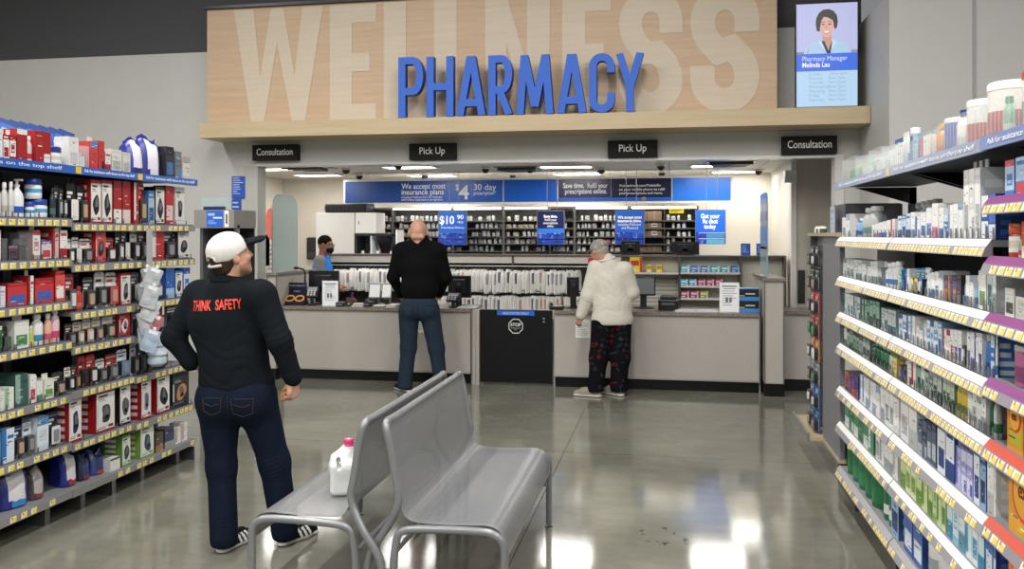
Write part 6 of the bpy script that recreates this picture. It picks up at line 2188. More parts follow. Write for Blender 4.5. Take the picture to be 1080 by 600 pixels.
# end display of the white-railed rack --------------------------------------------------
ye0, ye1 = 5.66, 6.26
o = thing('end_display', 'grey end panel and hanging side rack at the far end of the white-railed rack', 'shelving', (XRF, 0, 0))
MB().box((.0, ye0, .26), (.03, ye1, 1.665), '#77787b', 'paint').build('side_panel', o)
MB().box((-.006, ye0, .235), (.04, ye1, .26), '#b5a585', 'plastic').build('wood_edge', o)
MB().box((-.02, ye0, 1.666), (.5, ye1 + .55, 1.69), '#b5a585', 'plastic').build('top_board', o)
MB().box((.1, ye0 + .1, .0), (.5, ye1, .234), '#141415', 'matt').build('plinth', o)
MB().box((.47, ye0, .26), (.5, ye1 + .5, 1.665), '#6c6d70', 'paint').build('far_panel', o)
MB().box((.05, ye1 + .01, .26), (.07, ye1 + .55, 1.665), '#8b8c8f', 'paint').build('peg_panel', o)
MB().box((.0, ye1 + .53, .26), (.05, ye1 + .55, 1.665), '#808185', 'metal').build('front_post', o)
m = MB()
m.box((-.09, ye1, .235), (.05, ye1 + .75, .262), '#c2b08c', 'plastic')
m.box((-.105, ye1, .225), (-.09, ye1 + .75, .285), '#b4b4b5', 'metal')
m.build('base_ledge', o)
PK = [('#2a2a2e', '#8d8d90', 'black'), ('#26262a', '#c9c9c9', 'black and white'), ('#b8363a', '#d9b0aa', 'red'), ('#a83434', '#d0c4c0', 'red'), ('#c97a34', '#e0c9a0', 'orange'), ('#8a8f94', '#c9d0d4', 'grey'), ('#3a68b0', '#a9c4e4', 'blue'), ('#345fa4', '#9fc0e0', 'blue')]
for k in range(8):
    z = 1.60 - k * .168
    for c_ in range(2):
        c1, c2, nm = PK[k]
        m, ch = mk_hang(.15, .03, .155, c1, c2, ('#e6e6e4', '#4a9a5a')[k % 2], 800 + k * 2 + c_)
        ob = m.build('blister_pack', None, False, (XRF - .045, ye1 + .15 + c_ * .2, z - .155))
        ob.rotation_euler[2] = -PI / 2
        for n_, k_, s_ in ch:
            k_.build(n_, ob)
        MB().tube([(0, .02, .148), (0, .094, .148)], .003, 5, '#909090').build('peg', ob)
        tag(ob, '%s packet, %s from the top, %s column of the end side rack' % (nm, nth(k + 1), ('near', 'far')[c_]), 'packet', 'packets in the end side rack')
# boxes on top of the end display
x0_, x1_ = yr(900), yr(873)
ob = MB()
ob.box((0, 0, 0), (.34, .46, .18), '#56575b', 'paint')
ob.box((.01, .01, .18), (.33, .45, .185), '#3a3b3e', 'paint')
g_ = ob.build('grey_crate', loc=(XRF + .04, 5.70, 1.6905))
tag(g_, 'dark grey crate on top of the end display', 'crate')
s = thing('sign_holder', 'small clear sign holder in front of the grey crate', 'sign holder', (XRF + .0, 5.98, 1.6905), -PI / 2)
m = MB()
m.panel(.14, .17, [(.1, .75, .9, .9, '#8d94b0'), (.15, .5, .7, .6, '#9aa0b4'), (.15, .3, .8, .4, '#a4a9ba'), (.15, .12, .6, .2, '#a4a9ba')], '#b9bfd0', y=-.001)
m.box((0, 0, 0), (.14, .003, .17), '#b9bfd0', 'card')
m.build('sheet', s)
MB().box((-.003, -.02, 0), (.143, .035, .004), '#cfd6da', 'film').build('foot', s)
for k, c in enumerate(('#4a5a3a', '#d9d6cc', '#5a4a3a', '#e2e0d8')):
    m = MB()
    m.lathe([(.024, 0, c), (.026, .004, c), (.026, .03, c), (.02, .036, '#e6e4de'), (.02, .048, '#e6e4de')], 10, c, 'plastic')
    ob = m.build('small_jar', None, True, (XRF + .03, 6.42 + k * .075, 1.6905))
    tag(ob, 'tiny jar, %s from the grey crate along the wood topped end display' % nth(k + 1), 'jar', 'tiny jars on the end display')

# slim dividers between the goods of each shelf -----------------------------------------------
for (rk, sec, row), gaps in GAPS.items():
    sh = SHELF.get((rk, sec, row))
    if sh is None or (rk == 'L' and row == 7) or (rk == 'R' and row > 3):
        continue
    W = (LEFT[sec][1] - LEFT[sec][0]) if rk == 'L' else RSEC[sec][0] - RSEC[sec][1]
    z = LEFT[sec][2][row - 1] if rk == 'L' else RZ[row]
    g = sorted(gaps)
    hh = .034 if rk == 'L' else .042
    tw = .005 if rk == 'L' else .0075
    comb, last = [(.003, z + .0005), (W - .003, z + .0005), (W - .003, z + .006)], -1
    teeth = []
    for x in g:
        if x - last > 2 * tw + .003 and tw + .004 < x < W - tw - .004:
            teeth.append(x)
            last = x
    for x in reversed(teeth):
        comb += [(x + tw, z + .006), (x + tw * .8, z + hh), (x - tw * .8, z + hh), (x - tw, z + .006)]
    comb.append((.003, z + .006))
    m = MB()
    m.prism(comb, .004, .0058, '#55575b' if rk == 'L' else '#65686c', 'plastic')
    m.build('dividers', sh)
# ================================================================== PEOPLE (implicit surfaces -> one continuous mesh per garment / body)
def V3(*a):
    return np.array(a, np.float32)


def unit(v):
    v = np.array(v, np.float32)
    return v / (np.linalg.norm(v) + 1e-9)


class Sdf:
    def __init__(s, h):
        s.h = h
        s.p = []

    def add(s, fn, lo, hi, k=.02, op='u'):
        s.p.append((fn, np.array(lo, np.float32), np.array(hi, np.float32), k, op))

    def rc(s, a, b, ra, rb=None, k=.02, op='u', flat=None):
        rb = ra if rb is None else rb
        a, b = V3(*a), V3(*b)
        n, sc_f = (None, 1.0) if flat is None else (unit(flat[0]), flat[1])

        def tr(v):
            return v + n * ((v @ n) * (sc_f - 1.0)) if n is not None else v
        A, B = tr(a), tr(b)
        ba = B - A
        L2 = float(ba @ ba) + 1e-9

        def fn(X, Y, Z):
            if n is not None:
                q = (X * n[0] + Y * n[1] + Z * n[2]) * (sc_f - 1.0)
                X, Y, Z = X + n[0] * q, Y + n[1] * q, Z + n[2] * q
            t = np.clip(((X - A[0]) * ba[0] + (Y - A[1]) * ba[1] + (Z - A[2]) * ba[2]) / L2, 0, 1)
            return np.sqrt((X - A[0] - t * ba[0]) ** 2 + (Y - A[1] - t * ba[1]) ** 2 + (Z - A[2] - t * ba[2]) ** 2) - (ra + (rb - ra) * t)
        m = max(ra, rb)
        s.add(fn, np.minimum(a, b) - m, np.maximum(a, b) + m, k, op)

    def el(s, c, r, k=.02, op='u', R=None):
        c = V3(*c)
        r = V3(*r)
        R = np.eye(3, dtype=np.float32) if R is None else np.array(R, np.float32)   # rows: local axes

        def fn(X, Y, Z):
            x, y, z = X - c[0], Y - c[1], Z - c[2]
            u = [R[i, 0] * x + R[i, 1] * y + R[i, 2] * z for i in range(3)]
            k0 = np.sqrt(sum((u[i] / r[i]) ** 2 for i in range(3)))
            k1 = np.sqrt(sum((u[i] / r[i] ** 2) ** 2 for i in range(3))) + 1e-6
            return k0 * (k0 - 1.0) / k1
        m = float(r.max()) * np.ones(3) if np.abs(R - np.eye(3)).max() > 1e-4 else r
        s.add(fn, c - m, c + m, k, op)

    def plane(s, co, no, lo, hi, k=.006):
        """cut away everything on the +no side inside the given box"""
        co, no = V3(*co), unit(no)

        def fn(X, Y, Z):
            return -((X - co[0]) * no[0] + (Y - co[1]) * no[1] + (Z - co[2]) * no[2])
        s.add(fn, lo, hi, k, 'cut')

    def grid(s):
        h = s.h
        U = [p for p in s.p if p[4] == 'u']
        lo = np.min([p[1] for p in U], 0) - 4 * h
        hi = np.max([p[2] for p in U], 0) + 4 * h
        n = np.ceil((hi - lo) / h).astype(int) + 1
        Fd = np.full(tuple(n), 1.0, np.float32)
        ax = [lo[i] + h * np.arange(n[i], dtype=np.float32) for i in range(3)]
        for fn, a, b, k, op in s.p:
            mg = 2.2 * k + 3 * h
            i0 = np.clip(np.floor((a - mg - lo) / h).astype(int), 0, n - 1)
            i1 = np.clip(np.ceil((b + mg - lo) / h).astype(int) + 1, 1, n)
            if (i1 <= i0).any():
                continue
            sl = tuple(slice(i0[i], i1[i]) for i in range(3))
            X, Y, Z = ax[0][sl[0]][:, None, None], ax[1][sl[1]][None, :, None], ax[2][sl[2]][None, None, :]
            d = fn(X, Y, Z).astype(np.float32)
            d = np.broadcast_to(d, tuple(i1 - i0))
            f = Fd[sl]
            if op == 'u':
                hh = np.maximum(k - np.abs(f - d), 0) / max(k, 1e-5)
                Fd[sl] = np.minimum(f, d) - hh * hh * k * .25
            elif op == 'sub':
                hh = np.maximum(k - np.abs(f + d), 0) / max(k, 1e-5)
                Fd[sl] = np.maximum(f, -d) + hh * hh * k * .25
            else:
                # half-space d>0 is kept material side: field max(f, -d)
                hh = np.maximum(k - np.abs(f + d), 0) / max(k, 1e-5)
                Fd[sl] = np.maximum(f, -d) + hh * hh * k * .25
        return Fd, lo

    def mesh(s, name, mat, colour, fold=None, smooth_it=1):
        Fd, lo = s.grid()
        h = s.h
        ins = Fd < 0
        cnt = np.zeros(tuple(np.array(Fd.shape) - 1), np.int8)
        for a in (0, 1):
            for b in (0, 1):
                for c in (0, 1):
                    cnt += ins[a:Fd.shape[0] - 1 + a, b:Fd.shape[1] - 1 + b, c:Fd.shape[2] - 1 + c]
        act = (cnt > 0) & (cnt < 8)
        ci = np.argwhere(act)
        idx = np.full(act.shape, -1, np.int64)
        idx[act] = np.arange(len(ci))
        acc = np.zeros((len(ci), 3), np.float32)
        num = np.zeros(len(ci), np.float32)
        cor = [(a, b, c) for a in (0, 1) for b in (0, 1) for c in (0, 1)]
        for p in cor:
            for q in cor:
                if p < q and sum(abs(np.array(p) - np.array(q))) == 1:
                    f0 = Fd[ci[:, 0] + p[0], ci[:, 1] + p[1], ci[:, 2] + p[2]]
                    f1 = Fd[ci[:, 0] + q[0], ci[:, 1] + q[1], ci[:, 2] + q[2]]
                    m = (f0 < 0) != (f1 < 0)
                    t = np.where(m, f0 / np.where(m, f0 - f1, 1), 0)[:, None]
                    acc += np.where(m[:, None], np.array(p, np.float32) + t * (np.array(q, np.float32) - np.array(p, np.float32)), 0)
                    num += m
        V = lo + h * (ci + acc / num[:, None])
        faces = []
        for axi in range(3):
            sa = [slice(None)] * 3
            sb = [slice(None)] * 3
            sa[axi], sb[axi] = slice(0, -1), slice(1, None)
            ch = ins[tuple(sa)] != ins[tuple(sb)]
            e = np.argwhere(ch)
            o1, o2 = (axi + 1) % 3, (axi + 2) % 3
            e = e[(e[:, o1] > 0) & (e[:, o2] > 0)]
            d1 = np.zeros(3, int)
            d2 = np.zeros(3, int)
            d1[o1], d2[o2] = 1, 1
            q = [e - d1 - d2, e - d2, e, e - d1]
            F4 = np.stack([idx[tuple(x.T)] for x in q], 1)
            inside = ins[tuple(e.T)]
            F4[~inside] = F4[~inside][:, ::-1]
            faces.append(F4)
        Fq = np.concatenate(faces)
        me = bpy.data.meshes.new(name)
        me.vertices.add(len(V))
        me.vertices.foreach_set('co', V.astype(np.float32).ravel())
        me.loops.add(Fq.size)
        me.loops.foreach_set('vertex_index', Fq.astype(np.int32).ravel())
        me.polygons.add(len(Fq))
        me.polygons.foreach_set('loop_start', np.arange(0, Fq.size, 4, dtype=np.int32))
        me.polygons.foreach_set('loop_total', np.full(len(Fq), 4, np.int32))
        me.update(calc_edges=True)
        me.validate()
        # light relaxation
        for _ in range(smooth_it):
            ed = np.empty(len(me.edges) * 2, np.int32)
            me.edges.foreach_get('vertices', ed)
            ed = ed.reshape(-1, 2)
            sm = np.zeros_like(V)
            nn = np.zeros(len(V), np.float32)
            np.add.at(sm, ed[:, 0], V[ed[:, 1]])
            np.add.at(sm, ed[:, 1], V[ed[:, 0]])
            np.add.at(nn, ed[:, 0], 1)
            np.add.at(nn, ed[:, 1], 1)
            V = V * .5 + .5 * sm / np.maximum(nn, 1)[:, None]
        me.vertices.foreach_set('co', V.astype(np.float32).ravel())
        me.update()
        if fold is not None:
            N = np.empty(len(V) * 3, np.float32)
            me.vertices.foreach_get('normal', N)
            V = V + N.reshape(-1, 3) * fold(V)[:, None]
            me.vertices.foreach_set('co', V.astype(np.float32).ravel())
            me.update()
        cols = colour(V) if callable(colour) else np.tile(np.array(C(colour), np.float32), (len(V), 1))
        at = me.color_attributes.new('Col', 'FLOAT_COLOR', 'POINT')
        at.data.foreach_set('color', cols.astype(np.float32).ravel())
        me.materials.append(MATS[mat])
        me.polygons.foreach_set('use_smooth', [True] * len(me.polygons))
        return me


def pick(base, rules):
    """colour function: rules are (mask(V) -> bool array, hex)"""
    def fn(V):
        out = np.tile(np.array(C(base), np.float32), (len(V), 1))
        for m, c in rules:
            out[m(V)] = C(c)
        return out
    return fn


def folds(amp, spots, seed=0):
    """cloth creases: low waves everywhere, stronger diagonal ones round the given joints (centre, radius, direction, wavelength, strength)"""
    r = np.random.RandomState(seed)
    W = [(r.randn(3) * (9, 9, 5), r.rand() * 6.28) for _ in range(6)]

    def fn(V):
        d = np.zeros(len(V), np.float32)
        for k, ph in W:
            d += np.sin(V @ np.array(k, np.float32) + ph) * amp / 3
        for c, rad, dr, wl, st in spots:
            q = V - V3(*c)
            dist = np.sqrt((q * q).sum(1))
            w = np.clip(1 - dist / rad, 0, 1) ** 1.2
            ph = (q @ unit(dr)) * 6.283 / wl + 1.5 * np.sin(q[:, 0] * 22 + q[:, 1] * 17 + seed)
            d += w * st * .5 * (np.abs(np.sin(ph + .9 * np.sin(V[:, 2] * 31 + V[:, 0] * 13))) ** .7 - .6)
        return d
    return fn


def add_hand(S, w, d, n, t, curl=(.35, .4, .45, .5), sc=1.0, k=.006):
    """palm, four jointed fingers and a thumb: w wrist, d along the hand, n where the palm faces, t thumb side"""
    w, d, n, t = V3(*w), unit(d), unit(n), unit(t)
    S.rc(w - d * .01, w + d * .03 * sc, .026 * sc, .030 * sc, .015, flat=(n, 1.3))
    S.rc(w + d * .03 * sc - t * .002, w + d * .075 * sc, .036 * sc, .043 * sc, .012, flat=(n, 2.4))
    for i, (L, r0) in enumerate(((.072, .0092), (.080, .0095), (.074, .0092), (.058, .0082))):
        p = w + (d * (.088 - .006 * abs(i - 1)) + t * (.032 - .0215 * i)) * sc
        a = curl[i] * .6
        q0 = w + (d * .055 + t * (.024 - .016 * i)) * sc
        S.rc(q0, p, r0 * 1.15 * sc, r0 * 1.1 * sc, .008)
        for j, fr in enumerate((.45, .32, .23)):
            a2 = a + curl[i] * (j * .9)
            dr = d * math.cos(a2) + n * math.sin(a2) + t * (.06 * (1.5 - i))
            q = p + unit(dr) * L * fr * sc
            S.rc(p, q, (r0 - .0006 * j) * sc, (r0 - .0006 * (j + 1)) * sc, k * .6)
            p = q
    p0 = w + (d * .022 + t * .026) * sc
    p1 = p0 + unit(t * .62 + d * .7 + n * .35) * .042 * sc
    p2 = p1 + unit(t * .22 + d * .85 + n * .5) * .032 * sc
    p3 = p2 + unit(d * .8 + n * .6) * .024 * sc
    S.rc(p0, p1, .015 * sc, .0125 * sc, .012)
    S.rc(p1, p2, .0122 * sc, .0105 * sc, k)
    S.rc(p2, p3, .0105 * sc, .009 * sc, k)


def add_head(S, c, f, u=(0, 0, 1), sc=1.0):
    c, f = V3(*c), unit(f)
    u = V3(*u)
    u = unit(u - f * (u @ f))
    r = np.cross(f, u)
    R = np.stack([r, f, u])
    P = lambda a, b, e: c + (r * a + f * b + u * e) * sc
    Q = lambda *a: tuple(x * sc for x in a)
    S.el(P(0, -.012, .012), Q(.076, .098, .100), .02, R=R)
    S.el(P(0, .03, -.045), Q(.062, .066, .075), .03, R=R)
    S.el(P(0, .068, -.098), Q(.026, .024, .022), .025, R=R)
    for s in (-1, 1):
        S.rc(P(s * .052, .015, -.068), P(s * .026, .066, -.1), .013 * sc, .012 * sc, .03)
        S.el(P(s * .042, .072, -.028), Q(.020, .016, .016), .02, R=R)
        S.rc(P(s * .014, .090, .020), P(s * .05, .074, .020), .010 * sc, .008 * sc, .012)
        S.el(P(s * .031, .094, .002), Q(.014, .012, .010), .008, 'sub', R=R)
        S.el(P(s * .031, .083, .011), Q(.017, .010, .006), .006, R=R)
        S.el(P(s * .031, .083, -.008), Q(.015, .009, .005), .006, R=R)
        S.el(P(s * .082, -.008, -.008), Q(.012, .020, .034), .008, R=R)
        S.el(P(s * .094, .002, -.004), Q(.007, .010, .018), .006, 'sub', R=R)
        S.el(P(s * .013, .097, -.034), Q(.009, .009, .007), .006, R=R)
    S.rc(P(0, .088, .014), P(0, .115, -.028), .009 * sc, .0125 * sc, .012)
    S.el(P(0, .088, -.060), Q(.024, .010, .006), .008, R=R)
    S.el(P(0, .087, -.072), Q(.020, .010, .007), .008, R=R)
    S.el(P(0, .099, -.0655), Q(.022, .006, .0016), .003, 'sub', R=R)
    return P, R


def head_rules(P, R, hair=None, hairline=.03, lip='#a8655c'):
    c = P(0, 0, 0)

    def loc(V):
        return (V - c) @ R.T
    rules = [(lambda V: (lambda q: (np.abs(q[:, 0]) < .026) & (q[:, 1] > .084) & (q[:, 2] > -.080) & (q[:, 2] < -.054))(loc(V)), lip)]
    if hair:
        rules.append((lambda V: (lambda q: (q[:, 1] > .075) & (np.abs(np.abs(q[:, 0]) - .033) < .02) & (q[:, 2] > .020) & (q[:, 2] < .030))(loc(V)), hair))
    return rules, loc


def add_eyes(root, P, sc=1.0, iris='#3f3026'):
    for s in (-1, 1):
        m = MB()
        m.sphere(tuple(P(s * .031, .0795, .002)), .0115 * sc, '#eae6e0', 'plastic', 12)
        m.sphere(tuple(P(s * .031, .0868, .002)), .0052 * sc, iris, 'plastic', 10)
        m.build('eye', root, True)


def shoe(root, heel, d, L, base, sole, stripe=None, name='shoe', laces='#d8d8d8', wd=1.0):
    """shoe with its heel at `heel` (x, y), pointing along d"""
    d = unit((d[0], d[1], 0))
    t = V3(d[1], -d[0], 0)
    hh = V3(heel[0], heel[1], 0)
    S = Sdf(.0055 if stripe else .008)
    P = lambda a, b, z: hh + d * a * L + t * b + V3(0, 0, z)
    S.rc(P(.13, 0, .045), P(.14, 0, .085), .038 * wd, .036 * wd, .02)
    S.rc(P(.12, 0, .03), P(.62, .004, .03), .040 * wd, .048 * wd, .02, flat=((0, 0, 1), 1.0))
    S.rc(P(.62, .004, .028), P(.88, -.003, .026), .047 * wd, .034 * wd, .02)
    S.rc(P(.25, 0, .075), P(.62, .0, .05), .034 * wd, .036 * wd, .03)
    S.rc(P(.1, 0, .012), P(.88, 0, .012), .043 * wd, .040 * wd, .01, flat=((0, 0, 1), 3.2))
    S.plane((0, 0, .0), (0, 0, -1), tuple(hh - .4), tuple(hh + .4))

    def col(V):
        out = np.tile(np.array(C(base), np.float32), (len(V), 1))
        q = V - hh
        a = (q @ d) / L
        b = q @ t
        if stripe:
            u = a + (q[:, 2] - .05) * 1.6
            st = (np.abs(b) > .022) & (q[:, 2] > .024) & (q[:, 2] < .075) & (u > .38) & (u < .70) & (((u - .38) / .107) % 1 < .55)
            out[st] = C(stripe)
        out[(q[:, 2] < .023)] = C(sole)
        return out
    o = link(name, S.mesh(name, 'cloth', col), root)
    m = MB()
    for k in range(5):
        a = .34 + .075 * k
        z = .112 - .062 * (a - .25) - (.0 if k < 3 else .004 * (k - 2))
        m.tube([P(a, -.022, z - .016), P(a + .02, 0, z - .004), P(a, .022, z - .016)], .0035, 5, laces, 'cloth')
    m.build('laces', o)
    return o


def person_root(name, label, px, zc, base_rot=0.0):
    xc = (px - 540.0) / F * zc
    return thing(name, label, 'person', (xc * CT - zc * ST, xc * ST + zc * CT, 0), TH + base_rot)


def bvh_of(me):
    return BVHTree.FromPolygons([q.co for q in me.vertices], [tuple(p.vertices) for p in me.polygons])


def wrap_text(me, bvh, dirn, off=.004):
    """press flat lettering onto a garment along dirn"""
    for q in me.vertices:
        o = q.co.copy()
        hit = bvh.ray_cast(o - dirn * 1.0, dirn)
        if hit[0] is not None:
            q.co = hit[0] - dirn * (off + (.0008 if (o.y > 0) else 0))
    me.update()


def stitched(root, name, bvh, pts2, y0, col, r=.0016, off=.001, n=8):
    """a seam drawn on cloth: polyline in (x, z) projected along +y"""
    P = []
    for i in range(len(pts2) - 1):
        for k in range(n):
            a, b = pts2[i], pts2[i + 1]
            x, z = a[0] + (b[0] - a[0]) * k / n, a[1] + (b[1] - a[1]) * k / n
            hit = bvh.ray_cast(Vector((x, y0, z)), Vector((0, 1, 0)))
            if hit[0] is not None:
                P.append(hit[0] + Vector((0, -off, 0)))
    if len(P) > 3:
        m = MB()
        m.tube(P, r, 5, col, 'cloth')
        m.build(name, root)


SKIN = '#c99a82'

# ------------------------------------------------------------------ man in the cap, close to the camera
r0 = person_root('person', 'man in white mesh cap, black long sleeved shirt and jeans, hand on hip', 270, 4.55)
LS, RS = (-.335, .06, 1.345), (.05, -.06, 1.352)
LE, RE = (-.455, .03, 1.125), (.152, -.085, 1.122)
LW_, RW_ = (-.362, .03, .995), (.210, -.045, .925)
LH, RH = (-.195, .0, .80), (-.005, .02, .80)
LKn, RKn = (-.187, .01, .44), (.083, .055, .45)
LA, RA = (-.162, -.03, .09), (.135, .075, .095)
hc = (-.137, 0, 1.565)
hf, hu = unit((.70, .66, .26)), (-.12, -.10, 1)
S = Sdf(.006)
P, R = add_head(S, hc, hf, hu, 1.0)
S.rc((-.158, -.01, 1.40), tuple(P(0, -.02, -.06)), .068, .060, .03)
S.el((-.145, 0, 1.22), (.16, .10, .20), .03)
S.el((-.12, 0, .98), (.155, .11, .2), .05)
for a, b, c in ((LS, LE, LW_), (RS, RE, RW_)):
    S.rc(a, b, .046, .038, .02)
    S.rc(b, c, .036, .026, .02)
for a, b, c in ((LH, LKn, LA), (RH, RKn, RA)):
    S.rc(a, b, .085, .055, .03)
    S.rc(b, c, .052, .036, .02)
add_hand(S, RW_, (-.05, .12, -1), (-.75, .55, -.1), (.2, .95, .1), (.75, .8, .85, .9))
add_hand(S, LW_, (.72, .22, -.30), (.25, .9, .2), (.1, -.3, .9), (.3, .35, .4, .45))
rules, hl = head_rules(P, R, '#4a382c')
beard = lambda V: (lambda q: (q[:, 1] > .0) & (q[:, 2] < -.052) & (q[:, 2] > -.13) & (np.abs(q[:, 0]) > .0) & ~((np.abs(q[:, 0]) < .026) & (q[:, 1] > .08) & (q[:, 2] > -.08)))(hl(V))
link('body', S.mesh('body', 'skin', pick(SKIN, [(beard, '#a57a64')] + rules)), r0)
add_eyes(r0, P)
# hair under the cap
S = Sdf(.007)
S.el(tuple(P(0, -.032, -.005)), (.0785, .080, .085), .02, R=R)
S.el(tuple(P(0, -.062, -.055)), (.066, .040, .045), .02, R=R)
for s in (-1, 1):
    S.rc(P(s * .071, .022, .01), P(s * .068, .026, -.03), .009, .006, .012)
    S.el(tuple(P(s * .088, .004, -.014)), (.026, .030, .042), .01, 'sub', R=R)
link('hair', S.mesh('hair', 'cloth', '#3d2f26'), r0)
# cap
S = Sdf(.005)
S.el(tuple(P(0, -.008, .032)), (.094, .114, .100), .02, R=R)
S.plane(tuple(P(0, 0, .002)), tuple(-R[2] + R[1] * .36), tuple(P(0, 0, 0) - .25), tuple(P(0, 0, 0) + .25), .004)
S.el(tuple(P(0, -.122, .006)), (.040, .036, .026), .005, 'sub', R=R)
crown_col = lambda V: (lambda q: np.where(((q[:, 1] > .068 - .10 * np.clip(q[:, 2] - .06, -1, .06)))[:, None], np.array(C('#1b1e21'), np.float32), np.array(C('#d9d7d0'), np.float32)))(hl(V))
cap = link('cap', S.mesh('cap', 'cloth', crown_col), r0)
S = Sdf(.005)
S.rc(P(0, .08, .050), P(0, .165, .050), .072, .056, .02, flat=(R[2], 5.0))
for s_ in (-1, 1):
    S.rc(P(s_ * .04, .09, .042), P(s_ * .035, .165, .040), .035, .030, .03, flat=(R[2], 3.0))
S.el(tuple(P(0, .01, .04)), (.088, .10, .08), .006, 'sub', R=R)
link('brim', S.mesh('brim', 'cloth', '#1b1e21'), cap)
m = MB()
m.tube([P(.046 * math.cos(a), -.120 + .014 * math.sin(a) * 0 + .013 * abs(math.cos(a)), .002 + .030 * math.sin(a)) for a in [k * PI / 10 for k in range(11)]], .006, 6, '#cfcdc6', 'cloth')
m.build('opening_trim', cap)
m = MB()
m.tube([P(x, -.121 + 7 * x * x, -.026) for x in (-.066, -.05, -.03, -.015, 0, .015, .03, .05, .066)], .008, 6, '#c9c7c0', 'cloth')
m.build('strap', cap)
pt = MB()
pt.box((-.02, -.003, -.005), (.02, .002, .005), '#3a3a3a', 'cloth', Matrix.Translation(Vector(P(-.02, -.104, .075))) @ Matrix(R.T.tolist()).to_4x4())
pt.build('patch', cap)
# shirt
S = Sdf(.0065)
S.el((-.142, 0, 1.215), (.212, .135, .205), .05)
S.el((-.112, .0, 1.0), (.180, .150, .22), .06)
S.el((-.098, .01, .88), (.195, .150, .13), .05)
S.rc((LS[0] + .03, LS[1], LS[2] + .005), (RS[0] - .03, RS[1], RS[2] + .005), .078, .078, .06)
S.rc((-.157, -.012, 1.40), (-.155, -.012, 1.43), .082, .072, .04)
for a, b, c, s in ((LS, LE, LW_, -1), (RS, RE, RW_, 1)):
    S.rc(a, b, .077, .060, .05)
    S.rc(b, c, .060, .046, .03)
    e = V3(*b) + (V3(*c) - V3(*b)) * .9
    S.rc(e, c, .050, .046, .006)
S.plane((0, 0, .832), (.02, 0, -1), (-.6, -.4, .6), (.3, .4, .85))
shirt_me = S.mesh('shirt', 'cloth', '#171b1f', folds(.004, [(LE, .20, (.6, .2, .8), .08, .009), (RE, .22, (-.3, .2, .9), .09, .009), ((-.10, -.12, .95), .26, (.35, 0, 1), .15, .014), ((-.02, -.1, 1.2), .2, (.9, 0, -.5), .15, .012), ((-.25, -.1, 1.2), .2, (.9, 0, .6), .15, .012)], 3))
shirt = link('shirt', shirt_me, r0)
m = MB()
m.tube([(-.157 + .074 * math.cos(a), -.012 + .070 * math.sin(a), 1.445 + .012 * math.sin(a)) for a in [k * PI / 12 for k in range(24)]], .009, 6, '#14171a', 'cloth', closed=True)
m.build('collar', shirt)
bv = bvh_of(shirt_me)
for word, xx, zz, W in (('THINK', -.252, 1.283, .112), ('SAFETY', -.105, 1.292, .138)):
    tm = text_mesh(word, size=.072, col='#d8412c', mat='card', bold=.0022, ext=0, width=W, name='lettering', M=Matrix.Translation((xx, 0, zz)) @ Matrix.Rotation(math.radians(-3.5), 4, 'Y'))
    bm = bmesh.new()
    bm.from_mesh(tm)
    bmesh.ops.triangulate(bm, faces=bm.faces[:])
    bmesh.ops.subdivide_edges(bm, edges=[e for e in bm.edges if e.calc_length() > .016], cuts=2, use_grid_fill=True)
    bm.to_mesh(tm)
    bm.free()
    wrap_text(tm, bv, Vector((0, 1, 0)), .0045)
    tm.color_attributes.remove(tm.color_attributes['Col'])
    at = tm.color_attributes.new('Col', 'FLOAT_COLOR', 'CORNER')
    at.data.foreach_set('color', np.tile(np.array(C('#d8412c'), np.float32), len(tm.loops)))
    link('lettering', tm, shirt)
# jeans
S = Sdf(.0065)
S.el((-.10, .0, .85), (.188, .135, .15), .05)
S.el((-.175, -.05, .80), (.11, .10, .11), .05)
S.el((-.02, -.045, .80), (.11, .10, .11), .05)
for a, b, c in ((LH, LKn, LA), (RH, RKn, RA)):
    S.rc(a, b, .108, .078, .05)
    S.rc(b, c, .078, .070, .04)
    S.rc((c[0], c[1], c[2] - .02), (c[0], c[1], c[2] - .03), .069, .069, .01)
S.plane((0, 0, .035), (0, 0, -1), (-.5, -.4, -.05), (.4, .4, .04))
jeans_me = S.mesh('jeans', 'denim', '#131b2b', folds(.004, [(LKn, .2, (.4, 0, 1), .04, .009), (RKn, .2, (-.4, 0, 1), .04, .010), ((LA[0], LA[1], .14), .14, (.2, 0, 1), .035, .011), ((RA[0], RA[1], .14), .14, (-.2, 0, 1), .035, .011), ((-.10, -.1, .70), .16, (.2, 0, 1), .045, .009)], 8))
jeans = link('jeans', jeans_me, r0)
bv = bvh_of(jeans_me)
for x0, x1, z0, z1 in ((-.235, -.135, .745, .835), (-.085, .03, .735, .83)):
    stitched(jeans, 'back_pocket', bv, [(x0, z1), (x0 + .006, z0 + .02), ((x0 + x1) / 2, z0), (x1 - .006, z0 + .02), (x1, z1), (x0, z1)], -1.0, '#4d3c29')
    stitched(jeans, 'pocket_stitch', bv, [(x0 + .01, z1 - .028), ((x0 + x1) / 2, z1 - .042), (x1 - .01, z1 - .028)], -1.0, '#4d3c29')
stitched(jeans, 'centre_seam', bv, [(-.105, .84), (-.105, .70)], -1.0, '#2a2f3c')
shoe(r0, (-.172, -.06), (.34, .94), .275, '#15161a', '#d9d7d2', '#e9e9e6', wd=.9)
shoe(r0, (.112, .04), (.55, .83), .275, '#15161a', '#d9d7d2', '#e9e9e6', wd=.9)
o = thing('bread_roll', 'small tan roll held in the lowered hand of the man in the cap', 'food', (0, 0, 0))
hp = r0.matrix_basis @ Vector((RW_[0] - .045, RW_[1] + .032, RW_[2] - .085))
o.location = hp
o.rotation_euler = (0, 0, TH)
m = MB()
m.lathe([(.004, -.05), (.017, -.044), (.024, -.02), (.025, .01), (.020, .038), (.008, .05)], 14, '#b98a55', 'matt', Matrix.Rotation(math.radians(25), 4, 'Y'), sx=1.0, sy=.7)
